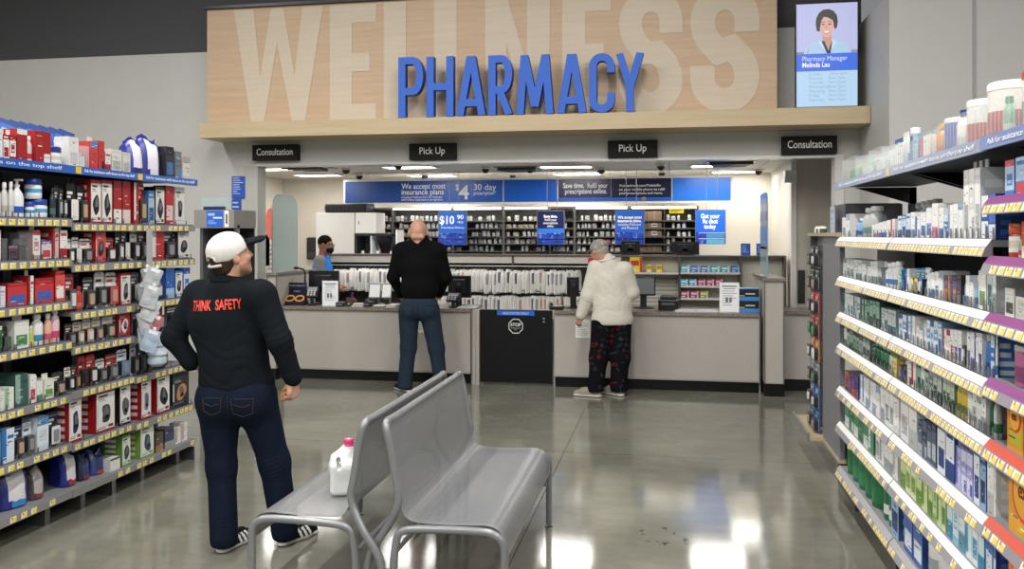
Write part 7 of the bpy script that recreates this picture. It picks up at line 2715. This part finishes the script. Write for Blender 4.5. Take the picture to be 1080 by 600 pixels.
m.build('crust', o, True)
m = MB()
for q in (-.02, .008):
    m.tube([(-.02, -.012, q), (0, -.021, q + .01), (.02, -.012, q + .014)], .003, 5, '#8a5f34', 'matt')
m.build('score_lines', o)

# ------------------------------------------------------------------ bald man at the counter
r1 = person_root('person', 'bald man in black pullover and blue jeans standing at the counter', 438, 9.12)
CX = .045
LS, RS = (CX - .205, 0, 1.49), (CX + .205, 0, 1.49)
LE, RE = (CX - .29, .05, 1.22), (CX + .275, .05, 1.22)
LW_, RW_ = (CX - .225, .19, 1.02), (CX + .195, .20, 1.03)
LH, RH = (-.07, 0, .86), (.155, 0, .86)
LKn, RKn = (-.075, .02, .47), (.225, .02, .46)
LA, RA = (-.105, -.02, .10), (.27, .0, .10)
S = Sdf(.008)
P, R = add_head(S, (CX - .012, .0, 1.708), (-.04, 1, -.03), (0, 0, 1), 1.17)
S.rc((CX, -.02, 1.50), tuple(P(0, -.02, -.05)), .080, .076, .03)
S.rc(tuple(P(-.04, -.085, -.05)), tuple(P(.04, -.085, -.05)), .026, .026, .02)
S.el((CX, 0, 1.3), (.17, .10, .2), .03)
S.el((CX, 0, 1.05), (.15, .1, .2), .03)
for a, b, c in ((LS, LE, LW_), (RS, RE, RW_)):
    S.rc(a, b, .046, .038, .02)
    S.rc(b, c, .036, .027, .02)
for a, b, c in ((LH, LKn, LA), (RH, RKn, RA)):
    S.rc(a, b, .085, .055, .03)
    S.rc(b, c, .052, .036, .02)
add_hand(S, LW_, (.25, .8, -.45), (.3, -.3, -.8), (.9, 0, .2))
add_hand(S, RW_, (-.25, .8, -.45), (-.3, -.3, -.8), (-.9, 0, .2))
rules, hl = head_rules(P, R, '#7a5a48')
stub = lambda V: (lambda q: (q[:, 2] < .0) & (q[:, 1] < .0) & (q[:, 2] > -.06) & (np.abs(q[:, 0]) < .082))(hl(V))
link('body', S.mesh('body', 'skin', pick('#c89880', [(stub, '#c3937b')] + rules)), r1)
add_eyes(r1, P, 1.06)
S = Sdf(.010)
S.el((CX, 0, 1.34), (.222, .140, .21), .05)
S.el((CX, .0, 1.12), (.208, .145, .2), .05)
S.rc((LS[0] + .02, 0, LS[2] + .005), (RS[0] - .02, 0, RS[2] + .005), .082, .082, .06)
S.rc((CX, -.01, 1.54), (CX, -.005, 1.635), .095, .086, .03)
for s in (-1, 1):
    S.rc((CX + s * .05, -.01, 1.565), (CX + s * .18, 0, 1.51), .068, .074, .05)
for a, b, c in ((LS, LE, LW_), (RS, RE, RW_)):
    S.rc(a, b, .080, .066, .05)
    S.rc(b, c, .066, .050, .03)
S.plane((0, 0, .985), (0, 0, -1), (-.4, -.4, .8), (.5, .15, 1.0))
pull = link('pullover', S.mesh('pullover', 'cloth', '#101113', folds(.004, [(LE, .2, (.5, 0, 1), .05, .010), (RE, .2, (-.5, 0, 1), .05, .010), ((CX, -.1, 1.08), .24, (.2, 0, 1), .07, .010)], 5)), r1)
m = MB()
m.tube([(CX + .088 * math.cos(a), -.005 + .084 * math.sin(a), 1.66 + .008 * math.sin(a)) for a in [k * PI / 12 for k in range(24)]], .010, 6, '#16171a', 'cloth', closed=True)
m.build('collar', pull)
S = Sdf(.010)
S.el((.045, 0, .93), (.195, .135, .14), .05)
S.el((-.04, -.05, .87), (.11, .10, .11), .05)
S.el((.125, -.05, .87), (.11, .10, .11), .05)
for a, b, c in ((LH, LKn, LA), (RH, RKn, RA)):
    S.rc(a, b, .112, .083, .04)
    S.rc(b, c, .081, .070, .04)
    S.rc((c[0], c[1], c[2] - .03), (c[0], c[1], c[2] - .035), .074, .074, .01)
S.plane((0, 0, .04), (0, 0, -1), (-.5, -.4, -.1), (.6, .4, .045))
jeans_me = S.mesh('jeans', 'denim', '#26323f', folds(.005, [(LKn, .2, (.4, 0, 1), .05, .011), (RKn, .2, (-.4, 0, 1), .05, .011), ((LA[0], LA[1], .16), .16, (.2, 0, 1), .045, .012), ((RA[0], RA[1], .16), .16, (-.2, 0, 1), .045, .012)], 2))
jeans = link('jeans', jeans_me, r1)
bv = bvh_of(jeans_me)
for x0, x1 in ((-.125, -.01), (.10, .215)):
    stitched(jeans, 'back_pocket', bv, [(x0, .93), (x0 + .006, .83), ((x0 + x1) / 2, .81), (x1 - .006, .83), (x1, .93), (x0, .93)], -1.0, '#16263a', .003)
stitched(jeans, 'centre_seam', bv, [(.045, .96), (.045, .80)], -1.0, '#16263a', .003)
shoe(r1, (-.045, -.06), (-.62, .78), .30, '#1a1b1e', '#cfcdc8', laces='#3a3a3c')
shoe(r1, (.26, -.05), (.35, .94), .30, '#1a1b1e', '#cfcdc8', laces='#3a3a3c')

# ------------------------------------------------------------------ man in the white jacket at the counter
r2 = person_root('person', 'man in grey cap, white jacket and dark patterned trousers leaning at the counter', 636, 8.86)
LS, RS = (-.075, .05, 1.33), (.235, -.02, 1.31)
LE, RE = (-.155, .03, 1.04), (.305, .0, 1.08)
LW_, RW_ = (-.225, .06, .835), (.25, .24, 1.06)
LH, RH = (-.01, 0, .78), (.19, 0, .78)
LKn, RKn = (-.045, .02, .40), (.185, .03, .40)
LA, RA = (-.08, -.02, .11), (.165, .03, .12)
hf = unit((-.52, .80, -.30))
S = Sdf(.008)
P, R = add_head(S, (-.035, .05, 1.505), hf, (-.05, .12, 1), .98)
S.rc((.06, .0, 1.34), tuple(P(0, -.03, -.06)), .068, .06, .03)
S.el((.08, 0, 1.15), (.15, .10, .18), .03)
S.el((.09, 0, .9), (.15, .10, .2), .03)
for a, b, c in ((LS, LE, LW_), (RS, RE, RW_)):
    S.rc(a, b, .044, .038, .02)
    S.rc(b, c, .036, .026, .02)
for a, b, c in ((LH, LKn, LA), (RH, RKn, RA)):
    S.rc(a, b, .08, .055, .03)
    S.rc(b, c, .05, .036, .02)
add_hand(S, LW_, (-.3, .25, -1), (.6, .6, .1), (-.5, .6, .3), (.5, .55, .6, .65), .98)
add_hand(S, RW_, (-.25, .95, -.2), (-.2, 0, -1), (-.9, -.2, 0), (.3, .35, .4, .4), .98)
rules, hl = head_rules(P, R, '#b0a8a0')
link('body', S.mesh('body', 'skin', pick('#bd8872', rules)), r2)
add_eyes(r2, P)
S = Sdf(.009)
S.el(tuple(P(0, -.03, -.012)), (.081, .083, .070), .02, R=R)
for s in (-1, 1):
    S.el(tuple(P(s * .086, .0, -.012)), (.02, .022, .036), .01, 'sub', R=R)
link('hair', S.mesh('hair', 'cloth', '#a39b92'), r2)
S = Sdf(.008)
S.el(tuple(P(0, -.008, .028)), (.092, .112, .096), .02, R=R)
S.plane(tuple(P(0, 0, .004)), tuple(-R[2] + R[1] * .25), tuple(P(0, 0, 0) - .25), tuple(P(0, 0, 0) + .25), .004)
S.el(tuple(P(0, -.116, .008)), (.036, .034, .026), .006, 'sub', R=R)
cap = link('cap', S.mesh('cap', 'cloth', pick('#8f8b84', [(lambda V: (lambda q: np.sin(q[:, 0] * 160 + q[:, 1] * 60) > .55)((V - P(0, 0, 0)) @ R.T), '#a9a59d')])), r2)
S = Sdf(.008)
S.rc(P(0, .08, .035), P(0, .155, .022), .068, .050, .02, flat=(R[2], 6.0))
S.el(tuple(P(0, .01, .03)), (.088, .10, .08), .006, 'sub', R=R)
link('brim', S.mesh('brim', 'cloth', '#7f7b75'), cap)
m = MB()
m.tube([P(x, -.110 + 8 * x * x, -.012) for x in (-.05, -.03, 0, .03, .05)], .009, 6, '#9a958c', 'cloth')
m.build('strap', cap)
S = Sdf(.010)
S.el((.078, .01, 1.17), (.182, .135, .22), .05)
S.el((.095, .0, .95), (.196, .140, .22), .06)
S.el((.095, .0, .80), (.212, .145, .14), .05)
S.rc((LS[0] + .03, LS[1], LS[2]), (RS[0] - .03, RS[1], RS[2]), .080, .080, .06)
S.rc((.062, -.005, 1.36), (.045, .005, 1.41), .090, .080, .03)
for a, b, c in ((LS, LE, LW_), (RS, RE, RW_)):
    S.rc(a, b, .078, .066, .05)
    S.rc(b, c, .066, .055, .03)
S.plane((0, 0, .745), (0, 0, -1), (-.4, -.4, .5), (.6, .4, .76))
jk = link('jacket', S.mesh('jacket', 'cloth', '#cdc9bd', folds(.005, [(LE, .26, (.6, 0, 1), .055, .014), (RE, .22, (-.5, 0, 1), .055, .012), ((.0, -.1, 1.15), .25, (.8, 0, .6), .16, .014), ((.1, -.1, .92), .28, (.7, 0, -.7), .18, .014)], 4)), r2)
m = MB()
m.tube([(.038 + .083 * math.cos(a), .008 + .078 * math.sin(a), 1.425 + .010 * math.sin(a) + .02 * math.cos(a)) for a in [k * PI / 12 for k in range(24)]], .011, 6, '#dbd7cb', 'cloth', closed=True)
m.build('collar', jk)
S = Sdf(.009)
S.el((.095, 0, .80), (.160, .12, .12), .05)
for a, b, c in ((LH, LKn, LA), (RH, RKn, RA)):
    S.rc(a, b, .112, .098, .05)
    S.rc(b, c, .098, .088, .04)
    S.rc((c[0], c[1], c[2] - .03), (c[0], c[1], c[2] - .035), .09, .09, .01)
S.plane((0, 0, .045), (0, 0, -1), (-.5, -.4, -.1), (.6, .4, .05))


def printed(V):
    out = np.tile(np.array(C('#121216'), np.float32), (len(V), 1))
    q = np.stack([V[:, 0] + V[:, 1] * .7 + .02 * np.sin(V[:, 2] * 19), V[:, 2] + .02 * np.sin(V[:, 0] * 23)], 1) / .062
    ij = np.floor(q).astype(int)
    fr = q - ij - .5
    hsh = (np.abs(ij[:, 0] * 73856093 ^ ij[:, 1] * 19349663) % 97)
    ang = hsh * .7
    u = fr[:, 0] * np.cos(ang) + fr[:, 1] * np.sin(ang)
    w = -fr[:, 0] * np.sin(ang) + fr[:, 1] * np.cos(ang)
    ring = np.abs(np.sqrt((u * 1.3) ** 2 + w ** 2) - .25) < .09
    bar = (np.abs(u) < .08) & (np.abs(w) < .34)
    sel = np.where(hsh % 2 == 0, ring, bar)
    sel &= (hsh % 7) > 2
    out[sel & (hsh % 3 == 0)] = C('#5e1d28')
    out[sel & (hsh % 3 == 1)] = C('#3c3f46')
    out[sel & (hsh % 3 == 2)] = C('#26323a')
    return out


link('trousers', S.mesh('trousers', 'cloth', printed, folds(.005, [(LKn, .2, (.4, 0, 1), .06, .010), (RKn, .2, (-.4, 0, 1), .06, .010), ((LA[0], LA[1], .14), .14, (.2, 0, 1), .04, .012), ((RA[0], RA[1], .14), .14, (-.2, 0, 1), .04, .012)], 6)), r2)
shoe(r2, (-.03, -.06), (-.93, .36), .29, '#8f8a80', '#dcd8cd', laces='#e4e2dc', wd=1.05)
shoe(r2, (.20, -.02), (-.66, .75), .29, '#8f8a80', '#dcd8cd', laces='#e4e2dc', wd=1.05)

# ------------------------------------------------------------------ two people working behind the partition
r3 = person_root('person', 'worker in blue vest and dark face mask, in profile behind the counter', 340, 11.2)
S = Sdf(.011)
hf = unit((.93, -.15, -.12))
P, R = add_head(S, (.045, 0, 1.545), hf, (0, 0, 1), 1.0)
S.rc((0, 0, 1.36), tuple(P(0, -.02, -.06)), .06, .055, .03)
S.el((0, 0, 1.15), (.11, .15, .2), .03)
S.el((0, 0, .9), (.11, .14, .2), .04)
for s in (-1, 1):
    S.rc((0, s * .17, 1.33), (-.01, s * .21, 1.06), .052, .042, .03)
    S.rc((-.01, s * .21, 1.06), (.17, s * .17, .99), .040, .028, .02)
    add_hand(S, (.17, s * .17, .99), (1, 0, -.15), (0, 0, -1), (0, -s, 0))
    S.rc((0, s * .09, .85), (0, s * .09, .45), .085, .058, .03)
    S.rc((0, s * .09, .45), (0, s * .09, .08), .055, .038, .02)
rules, hl = head_rules(P, R, '#1a1412')
link('body', S.mesh('body', 'skin', pick('#8a5f48', rules)), r3)
add_eyes(r3, P)
S = Sdf(.010)
S.el(tuple(P(0, -.018, .036)), (.084, .098, .088), .02, R=R)
S.el(tuple(P(0, .075, -.02)), (.09, .06, .065), .02, 'sub', R=R)
link('hair', S.mesh('hair', 'cloth', '#17130f'), r3)
S = Sdf(.009)
S.el(tuple(P(0, .052, -.062)), (.067, .064, .056), .015, R=R)
link('face_mask', S.mesh('face_mask', 'cloth', '#17181b'), r3)
m = MB()
for s in (-1, 1):
    m.tube([P(s * .031 + .02 * math.cos(a), .106, .004 + .016 * math.sin(a)) for a in [k * PI / 6 for k in range(12)]], .0025, 5, '#2a2a2c', 'plastic', closed=True)
    m.tube([P(s * .05, .104, .006), P(s * .082, .03, .008), P(s * .083, -.01, .004)], .0025, 5, '#2a2a2c', 'plastic')
m.build('glasses', r3)
S = Sdf(.012)
S.el((0, 0, 1.17), (.140, .185, .21), .05)
S.el((0, 0, .95), (.145, .18, .2), .05)
S.rc((0, -.15, 1.34), (0, .15, 1.34), .068, .068, .05)
for s in (-1, 1):
    S.rc((0, s * .17, 1.33), (-.01, s * .21, 1.07), .070, .060, .04)
    S.rc((-.01, s * .21, 1.06), (.06, s * .195, 1.03), .058, .052, .03)
S.plane((0, 0, .80), (0, 0, -1), (-.4, -.4, .5), (.4, .4, .82))
link('vest', S.mesh('vest', 'cloth', pick('#2f72c4', [(lambda V: np.abs(V[:, 1]) > .165, '#77787a')])), r3)
S = Sdf(.013)
S.el((0, 0, .85), (.13, .17, .12), .05)
for s in (-1, 1):
    S.rc((0, s * .09, .82), (0, s * .09, .45), .10, .08, .04)
    S.rc((0, s * .09, .45), (0, s * .09, .09), .08, .07, .04)
S.plane((0, 0, .04), (0, 0, -1), (-.4, -.4, -.1), (.4, .4, .05))
link('trousers', S.mesh('trousers', 'cloth', '#25262a'), r3)
for s in (-1, 1):
    shoe(r3, (-.09, s * .09), (1, 0), .28, '#1a1b1e', '#3a3a3c')

r4 = person_root('person', 'worker with black hair and white coat before the machine bay', 405, 12.0)
S = Sdf(.011)
hf = unit((-.35, .9, -.1))
P, R = add_head(S, (0, 0, 1.535), hf, (0, 0, 1), .97)
S.rc((0, 0, 1.36), tuple(P(0, -.02, -.06)), .055, .05, .03)
S.el((0, 0, 1.15), (.14, .1, .2), .03)
S.el((0, 0, .9), (.14, .1, .2), .04)
for s in (-1, 1):
    S.rc((s * .16, 0, 1.33), (s * .2, .02, 1.06), .05, .04, .03)
    S.rc((s * .2, .02, 1.06), (s * .15, .10, .96), .038, .026, .02)
    add_hand(S, (s * .15, .10, .96), (-s * .2, .3, -.9), (0, 0, -1), (-s, 0, 0), sc=.9)
    S.rc((s * .09, 0, .85), (s * .09, 0, .45), .08, .055, .03)
    S.rc((s * .09, 0, .45), (s * .09, 0, .08), .052, .036, .02)
rules, hl = head_rules(P, R, '#17130f')
link('body', S.mesh('body', 'skin', pick('#c09478', rules)), r4)
add_eyes(r4, P)
S = Sdf(.010)
S.el(tuple(P(0, -.022, .024)), (.090, .102, .098), .02, R=R)
S.rc(tuple(P(0, -.07, 0)), tuple(P(0, -.075, -.16)), .075, .060, .04)
S.el(tuple(P(0, .085, -.025)), (.075, .065, .08), .02, 'sub', R=R)
link('hair', S.mesh('hair', 'cloth', '#131013'), r4)
S = Sdf(.012)
S.el((0, 0, 1.17), (.175, .13, .21), .05)
S.el((0, 0, .88), (.185, .14, .26), .05)
S.rc((-.15, 0, 1.345), (.15, 0, 1.345), .066, .066, .05)
for s in (-1, 1):
    S.rc((s * .16, 0, 1.33), (s * .2, .02, 1.06), .070, .060, .04)
    S.rc((s * .2, .02, 1.06), (s * .15, .09, .965), .058, .045, .03)
S.plane((0, 0, .68), (0, 0, -1), (-.4, -.4, .5), (.4, .4, .7))
link('white_coat', S.mesh('white_coat', 'cloth', '#e2e1dc'), r4)
S = Sdf(.013)
for s in (-1, 1):
    S.rc((s * .09, 0, .80), (s * .09, 0, .45), .10, .08, .04)
    S.rc((s * .09, 0, .45), (s * .09, 0, .09), .08, .07, .04)
S.plane((0, 0, .04), (0, 0, -1), (-.4, -.4, -.1), (.4, .4, .05))
link('trousers', S.mesh('trousers', 'cloth', '#2a2b30'), r4)
for s in (-1, 1):
    shoe(r4, (s * .09, -.08), (0, 1), .26, '#1a1b1e', '#3a3a3c')
# ================================================================== BENCH AND JUG
def perforated_material():
    m, nt, b = nodes_of('perforated_steel')
    L = nt.links.new
    uv = nt.nodes.new('ShaderNodeUVMap')
    uv.uv_map = 'UVMap'
    sp = nt.nodes.new('ShaderNodeSeparateXYZ')
    L(uv.outputs['UV'], sp.inputs[0])

    def math_(op, a, b_=None, v=None):
        n = nt.nodes.new('ShaderNodeMath')
        n.operation = op
        if hasattr(a, 'links') or hasattr(a, 'is_output'):
            L(a, n.inputs[0])
        else:
            n.inputs[0].default_value = a
        if b_ is not None:
            if hasattr(b_, 'is_output'):
                L(b_, n.inputs[1])
            else:
                n.inputs[1].default_value = b_
        return n.outputs[0]
    P_ = .0105
    row = math_('FLOOR', math_('DIVIDE', sp.outputs['Y'], P_ * .866))
    odd = math_('MODULO', row, 2.0)
    u = math_('ADD', math_('DIVIDE', sp.outputs['X'], P_), math_('MULTIPLY', odd, .5))
    fu = math_('SUBTRACT', math_('FRACT', u), .5)
    fv = math_('MULTIPLY', math_('SUBTRACT', math_('FRACT', math_('DIVIDE', sp.outputs['Y'], P_ * .866)), .5), .866)
    d = math_('SQRT', math_('ADD', math_('MULTIPLY', fu, fu), math_('MULTIPLY', fv, fv)))
    hole = math_('LESS_THAN', d, .19)
    # solid border: Z of the second map marks the margin
    bd = nt.nodes.new('ShaderNodeAttribute')
    bd.attribute_name = 'Rim'
    keep = math_('MAXIMUM', bd.outputs['Fac'], math_('SUBTRACT', 1.0, hole))
    L(keep, b.inputs['Alpha'])
    b.inputs['Base Color'].default_value = C('#86888b')
    b.inputs['Metallic'].default_value = .25
    b.inputs['Roughness'].default_value = .34
    MATS['perforated_steel'] = m


perforated_material()
STEEL = '#85878a'
BX, BY0, BY1 = -1.255, 3.53, 4.87
col_mat('bench_paint', 0.32, metal=.35, noise=.03)


def bench_half(sg, label):
    """one seat: s = +1 faces +x; every x below is measured outwards from the middle plane of the pair"""
    L = BY1 - BY0
    o = thing('perforated_bench', label, 'bench', (BX, BY0, 0), 0, 'back to back perforated benches')
    # sheet profile in (x, z), from the rolled top of the back to the front curl of the seat
    prof = [(.046, .862), (.054, .845), (.060, .82), (.072, .76), (.086, .68), (.098, .60), (.108, .54), (.122, .49), (.145, .457), (.18, .444), (.24, .440), (.33, .440), (.42, .444), (.48, .447), (.525, .440), (.555, .420), (.575, .385), (.583, .345), (.584, .315)]
    P = []
    for i in range(len(prof) - 1):
        for k in range(3):
            t = k / 3
            a0, a1, a2, a3 = prof[max(i - 1, 0)], prof[i], prof[i + 1], prof[min(i + 2, len(prof) - 1)]
            P.append(tuple(.5 * ((2 * a1[j]) + (-a0[j] + a2[j]) * t + (2 * a0[j] - 5 * a1[j] + 4 * a2[j] - a3[j]) * t * t + (-a0[j] + 3 * a1[j] - 3 * a2[j] + a3[j]) * t ** 3) for j in (0, 1)))
    P.append(prof[-1])
    s = [0]
    for i in range(1, len(P)):
        s.append(s[-1] + math.hypot(P[i][0] - P[i - 1][0], P[i][1] - P[i - 1][1]))
    ny = [0, .03, .06] + [.06 + (L - .12) * k / 10 for k in range(1, 10)] + [L - .06, L - .03, L]
    me = bpy.data.meshes.new('perforated_sheet')
    vs = [(sg * p[0], y, p[1]) for p in P for y in ny]
    n = len(ny)
    fs, uvs, rim = [], [], []
    for i in range(len(P) - 1):
        for j in range(n - 1):
            q = [i * n + j, i * n + j + 1, (i + 1) * n + j + 1, (i + 1) * n + j]
            fs.append(q if sg > 0 else q[::-1])
    me.from_pydata(vs, [], fs)
    ul = me.uv_layers.new(name='UVMap')
    for lp in me.loops:
        i, j = divmod(lp.vertex_index, n)
        ul.data[lp.index].uv = (ny[j], s[i])
    at = me.attributes.new('Rim', 'FLOAT', 'FACE')
    S_ = s[-1]
    for pi, f in enumerate(me.polygons):
        i, j = divmod(min(f.vertices), n)
        at.data[pi].value = 1.0 if (j == 0 or j == n - 2 or s[i] < .03 or s[i] > S_ - .02) else 0.0
    me.polygons.foreach_set('use_smooth', [True] * len(me.polygons))
    me.materials.append(MATS['perforated_steel'])
    me.update()
    link('perforated_sheet', me, o)
    r = .0175

    def sm(pts, it=2):
        pts = [Vector(p) for p in pts]
        for _ in range(it):
            q = [pts[0]]
            for a, b in zip(pts, pts[1:]):
                q += [a.lerp(b, .25), a.lerp(b, .75)]
            pts = q + [pts[-1]]
        return pts
    BACK = []
    for e, y in enumerate((.0, L)):
        yy = y + (-.004 if e == 0 else .004)
        # back upright that runs on past the seat into the crossing rear leg
        pts = [(sg * p[0], yy, p[1]) for p in P[2:28]]
        tail = [(sg * .112, yy, .545), (sg * .098, yy, .49), (sg * .045, yy, .40), (sg * -.012, yy, .32), (sg * -.036, yy, .27), (sg * -.042, yy, .2), (sg * -.042, yy, .02)]
        up = [(sg * .02, yy, .852), (sg * .036, yy, .862), (sg * .052, yy, .85), (sg * .064, yy, .80), (sg * .082, yy, .70), (sg * .098, yy, .60)] + tail
        # keep the crossing legs side by side
        up = [Vector(p) for p in sm(up)]
        for q in up:
            if q.z < .5:
                q.y += (.021 if sg > 0 else -.021) * min(1, (.5 - q.z) / .1)
        BACK.append(up)
        # seat loop: front leg, seat rail, inner leg
        lp = [(sg * .572, yy, .02), (sg * .572, yy, .30), (sg * .574, yy, .375), (sg * .54, yy, .412), (sg * .48, yy, .424), (sg * .20, yy, .418), (sg * .11, yy, .405), (sg * .095, yy, .35), (sg * .085, yy, .27), (sg * .085, yy, .02)]
        dy = -.0 if e == 0 else .0
        lp = [Vector(p) + Vector((0, (.03 if e == 0 else -.03) * (1 if False else 0), 0)) for p in lp]
        for q in lp:
            if abs(q.x) < .2:
                q.y += (.021 if sg < 0 else -.021) * 0
        MB().tube(sm(lp), r, 10, STEEL, 'bench_paint').build('seat_leg', o, True)
        for x in (.572, .085, -.042):
            ydx = yy + (.021 if sg > 0 else -.021) * (1 if x < 0 else 0)
            MB().lathe([(.022, 0, '#3a3b3d'), (.024, .006, '#3a3b3d'), (.012, .012, '#8d8f91'), (.012, .03, '#8d8f91')], 12, '#55575a', 'metal', Matrix.Translation((sg * x, ydx, 0))).build('foot_glide', o, True)
    n_, f_ = BACK[0], BACK[1]
    tz = .862
    k0 = next(i for i, q in enumerate(n_) if q.z < .77 and i > 4)
    tx = sg * .045
    loop = list(reversed(n_[k0:])) + sm([n_[k0], Vector((sg * .052, -.006, .845)), Vector((tx, .02, tz + .006)), Vector((tx, .10, tz)), Vector((tx, .16, tz))])[1:]
    loop += sm([Vector((tx, L - .16, tz)), Vector((tx, L - .10, tz)), Vector((tx, L - .02, tz + .006)), Vector((sg * .052, L + .006, .845)), f_[k0]])[:-1] + f_[k0:]
    MB().tube(loop, r, 10, STEEL, 'bench_paint').build('back_frame', o, True)
    MB().tube([(sg * .572, L, .24), (sg * .50, L, .24)], .013, 8, STEEL, 'bench_paint').build('leg_stub', o, True)
    MB().tube([(sg * .085, .02, .30), (sg * .085, L - .02, .30)], .011, 8, STEEL, 'bench_paint').build('stretcher', o, True)
    return o


bench_half(1, 'grey perforated steel bench facing the white-railed rack, empty seat')
bench_half(-1, 'grey perforated steel bench facing the man in the cap, jug on its seat')

p = on_z(365, 519, .444)
jug = thing('milk_jug', 'translucent plastic jug with pink cap standing on the bench seat', 'jug', (p.x, p.y, .4445), TH + .15)
S = Sdf(.004)
h_ = .255


def rbox(S, c, hx, hy, hz, r, k=.01):
    def fn(X, Y, Z):
        qx, qy, qz = np.abs(X - c[0]) - hx + r, np.abs(Y - c[1]) - hy + r, np.abs(Z - c[2]) - hz + r
        return np.sqrt(np.maximum(qx, 0) ** 2 + np.maximum(qy, 0) ** 2 + np.maximum(qz, 0) ** 2) + np.minimum(np.maximum(qx, np.maximum(qy, qz)), 0) - r
    S.add(fn, (c[0] - hx, c[1] - hy, c[2] - hz), (c[0] + hx, c[1] + hy, c[2] + hz), k)


rbox(S, (0, 0, .078), .072, .070, .078, .022)
S.rc((0, 0, .13), (.012, 0, .215), .070, .024, .03)
S.rc((.012, 0, .20), (.012, 0, .238), .022, .020, .01)
S.rc((-.05, 0, .165), (-.056, 0, .12), .020, .022, .02)
S.rc((-.012, 0, .205), (-.05, 0, .17), .016, .018, .02)
S.rc((-.034, -.1, .160), (-.034, .1, .160), .014, .014, .008, 'sub', flat=((1, 0, 0), 1.4))
S.rc((-.030, -.1, .140), (-.030, .1, .140), .013, .013, .008, 'sub', flat=((1, 0, 0), 1.4))
jm = S.mesh('jug_body', 'milky', '#e3e6e4')
link('jug_body', jm, jug)
m = MB()
m.lathe([(.0225, .232), (.0235, .234), (.0235, .252), (.021, .256)], 18, '#d83a7a', 'plastic', Matrix.Translation((.012, 0, 0)))
m.build('cap', jug, True)
m = MB()
m.lathe([(.024, .222), (.025, .224), (.025, .229), (.024, .231)], 18, '#d83a7a', 'plastic', Matrix.Translation((.012, 0, 0)))
m.build('seal_ring', jug, True)
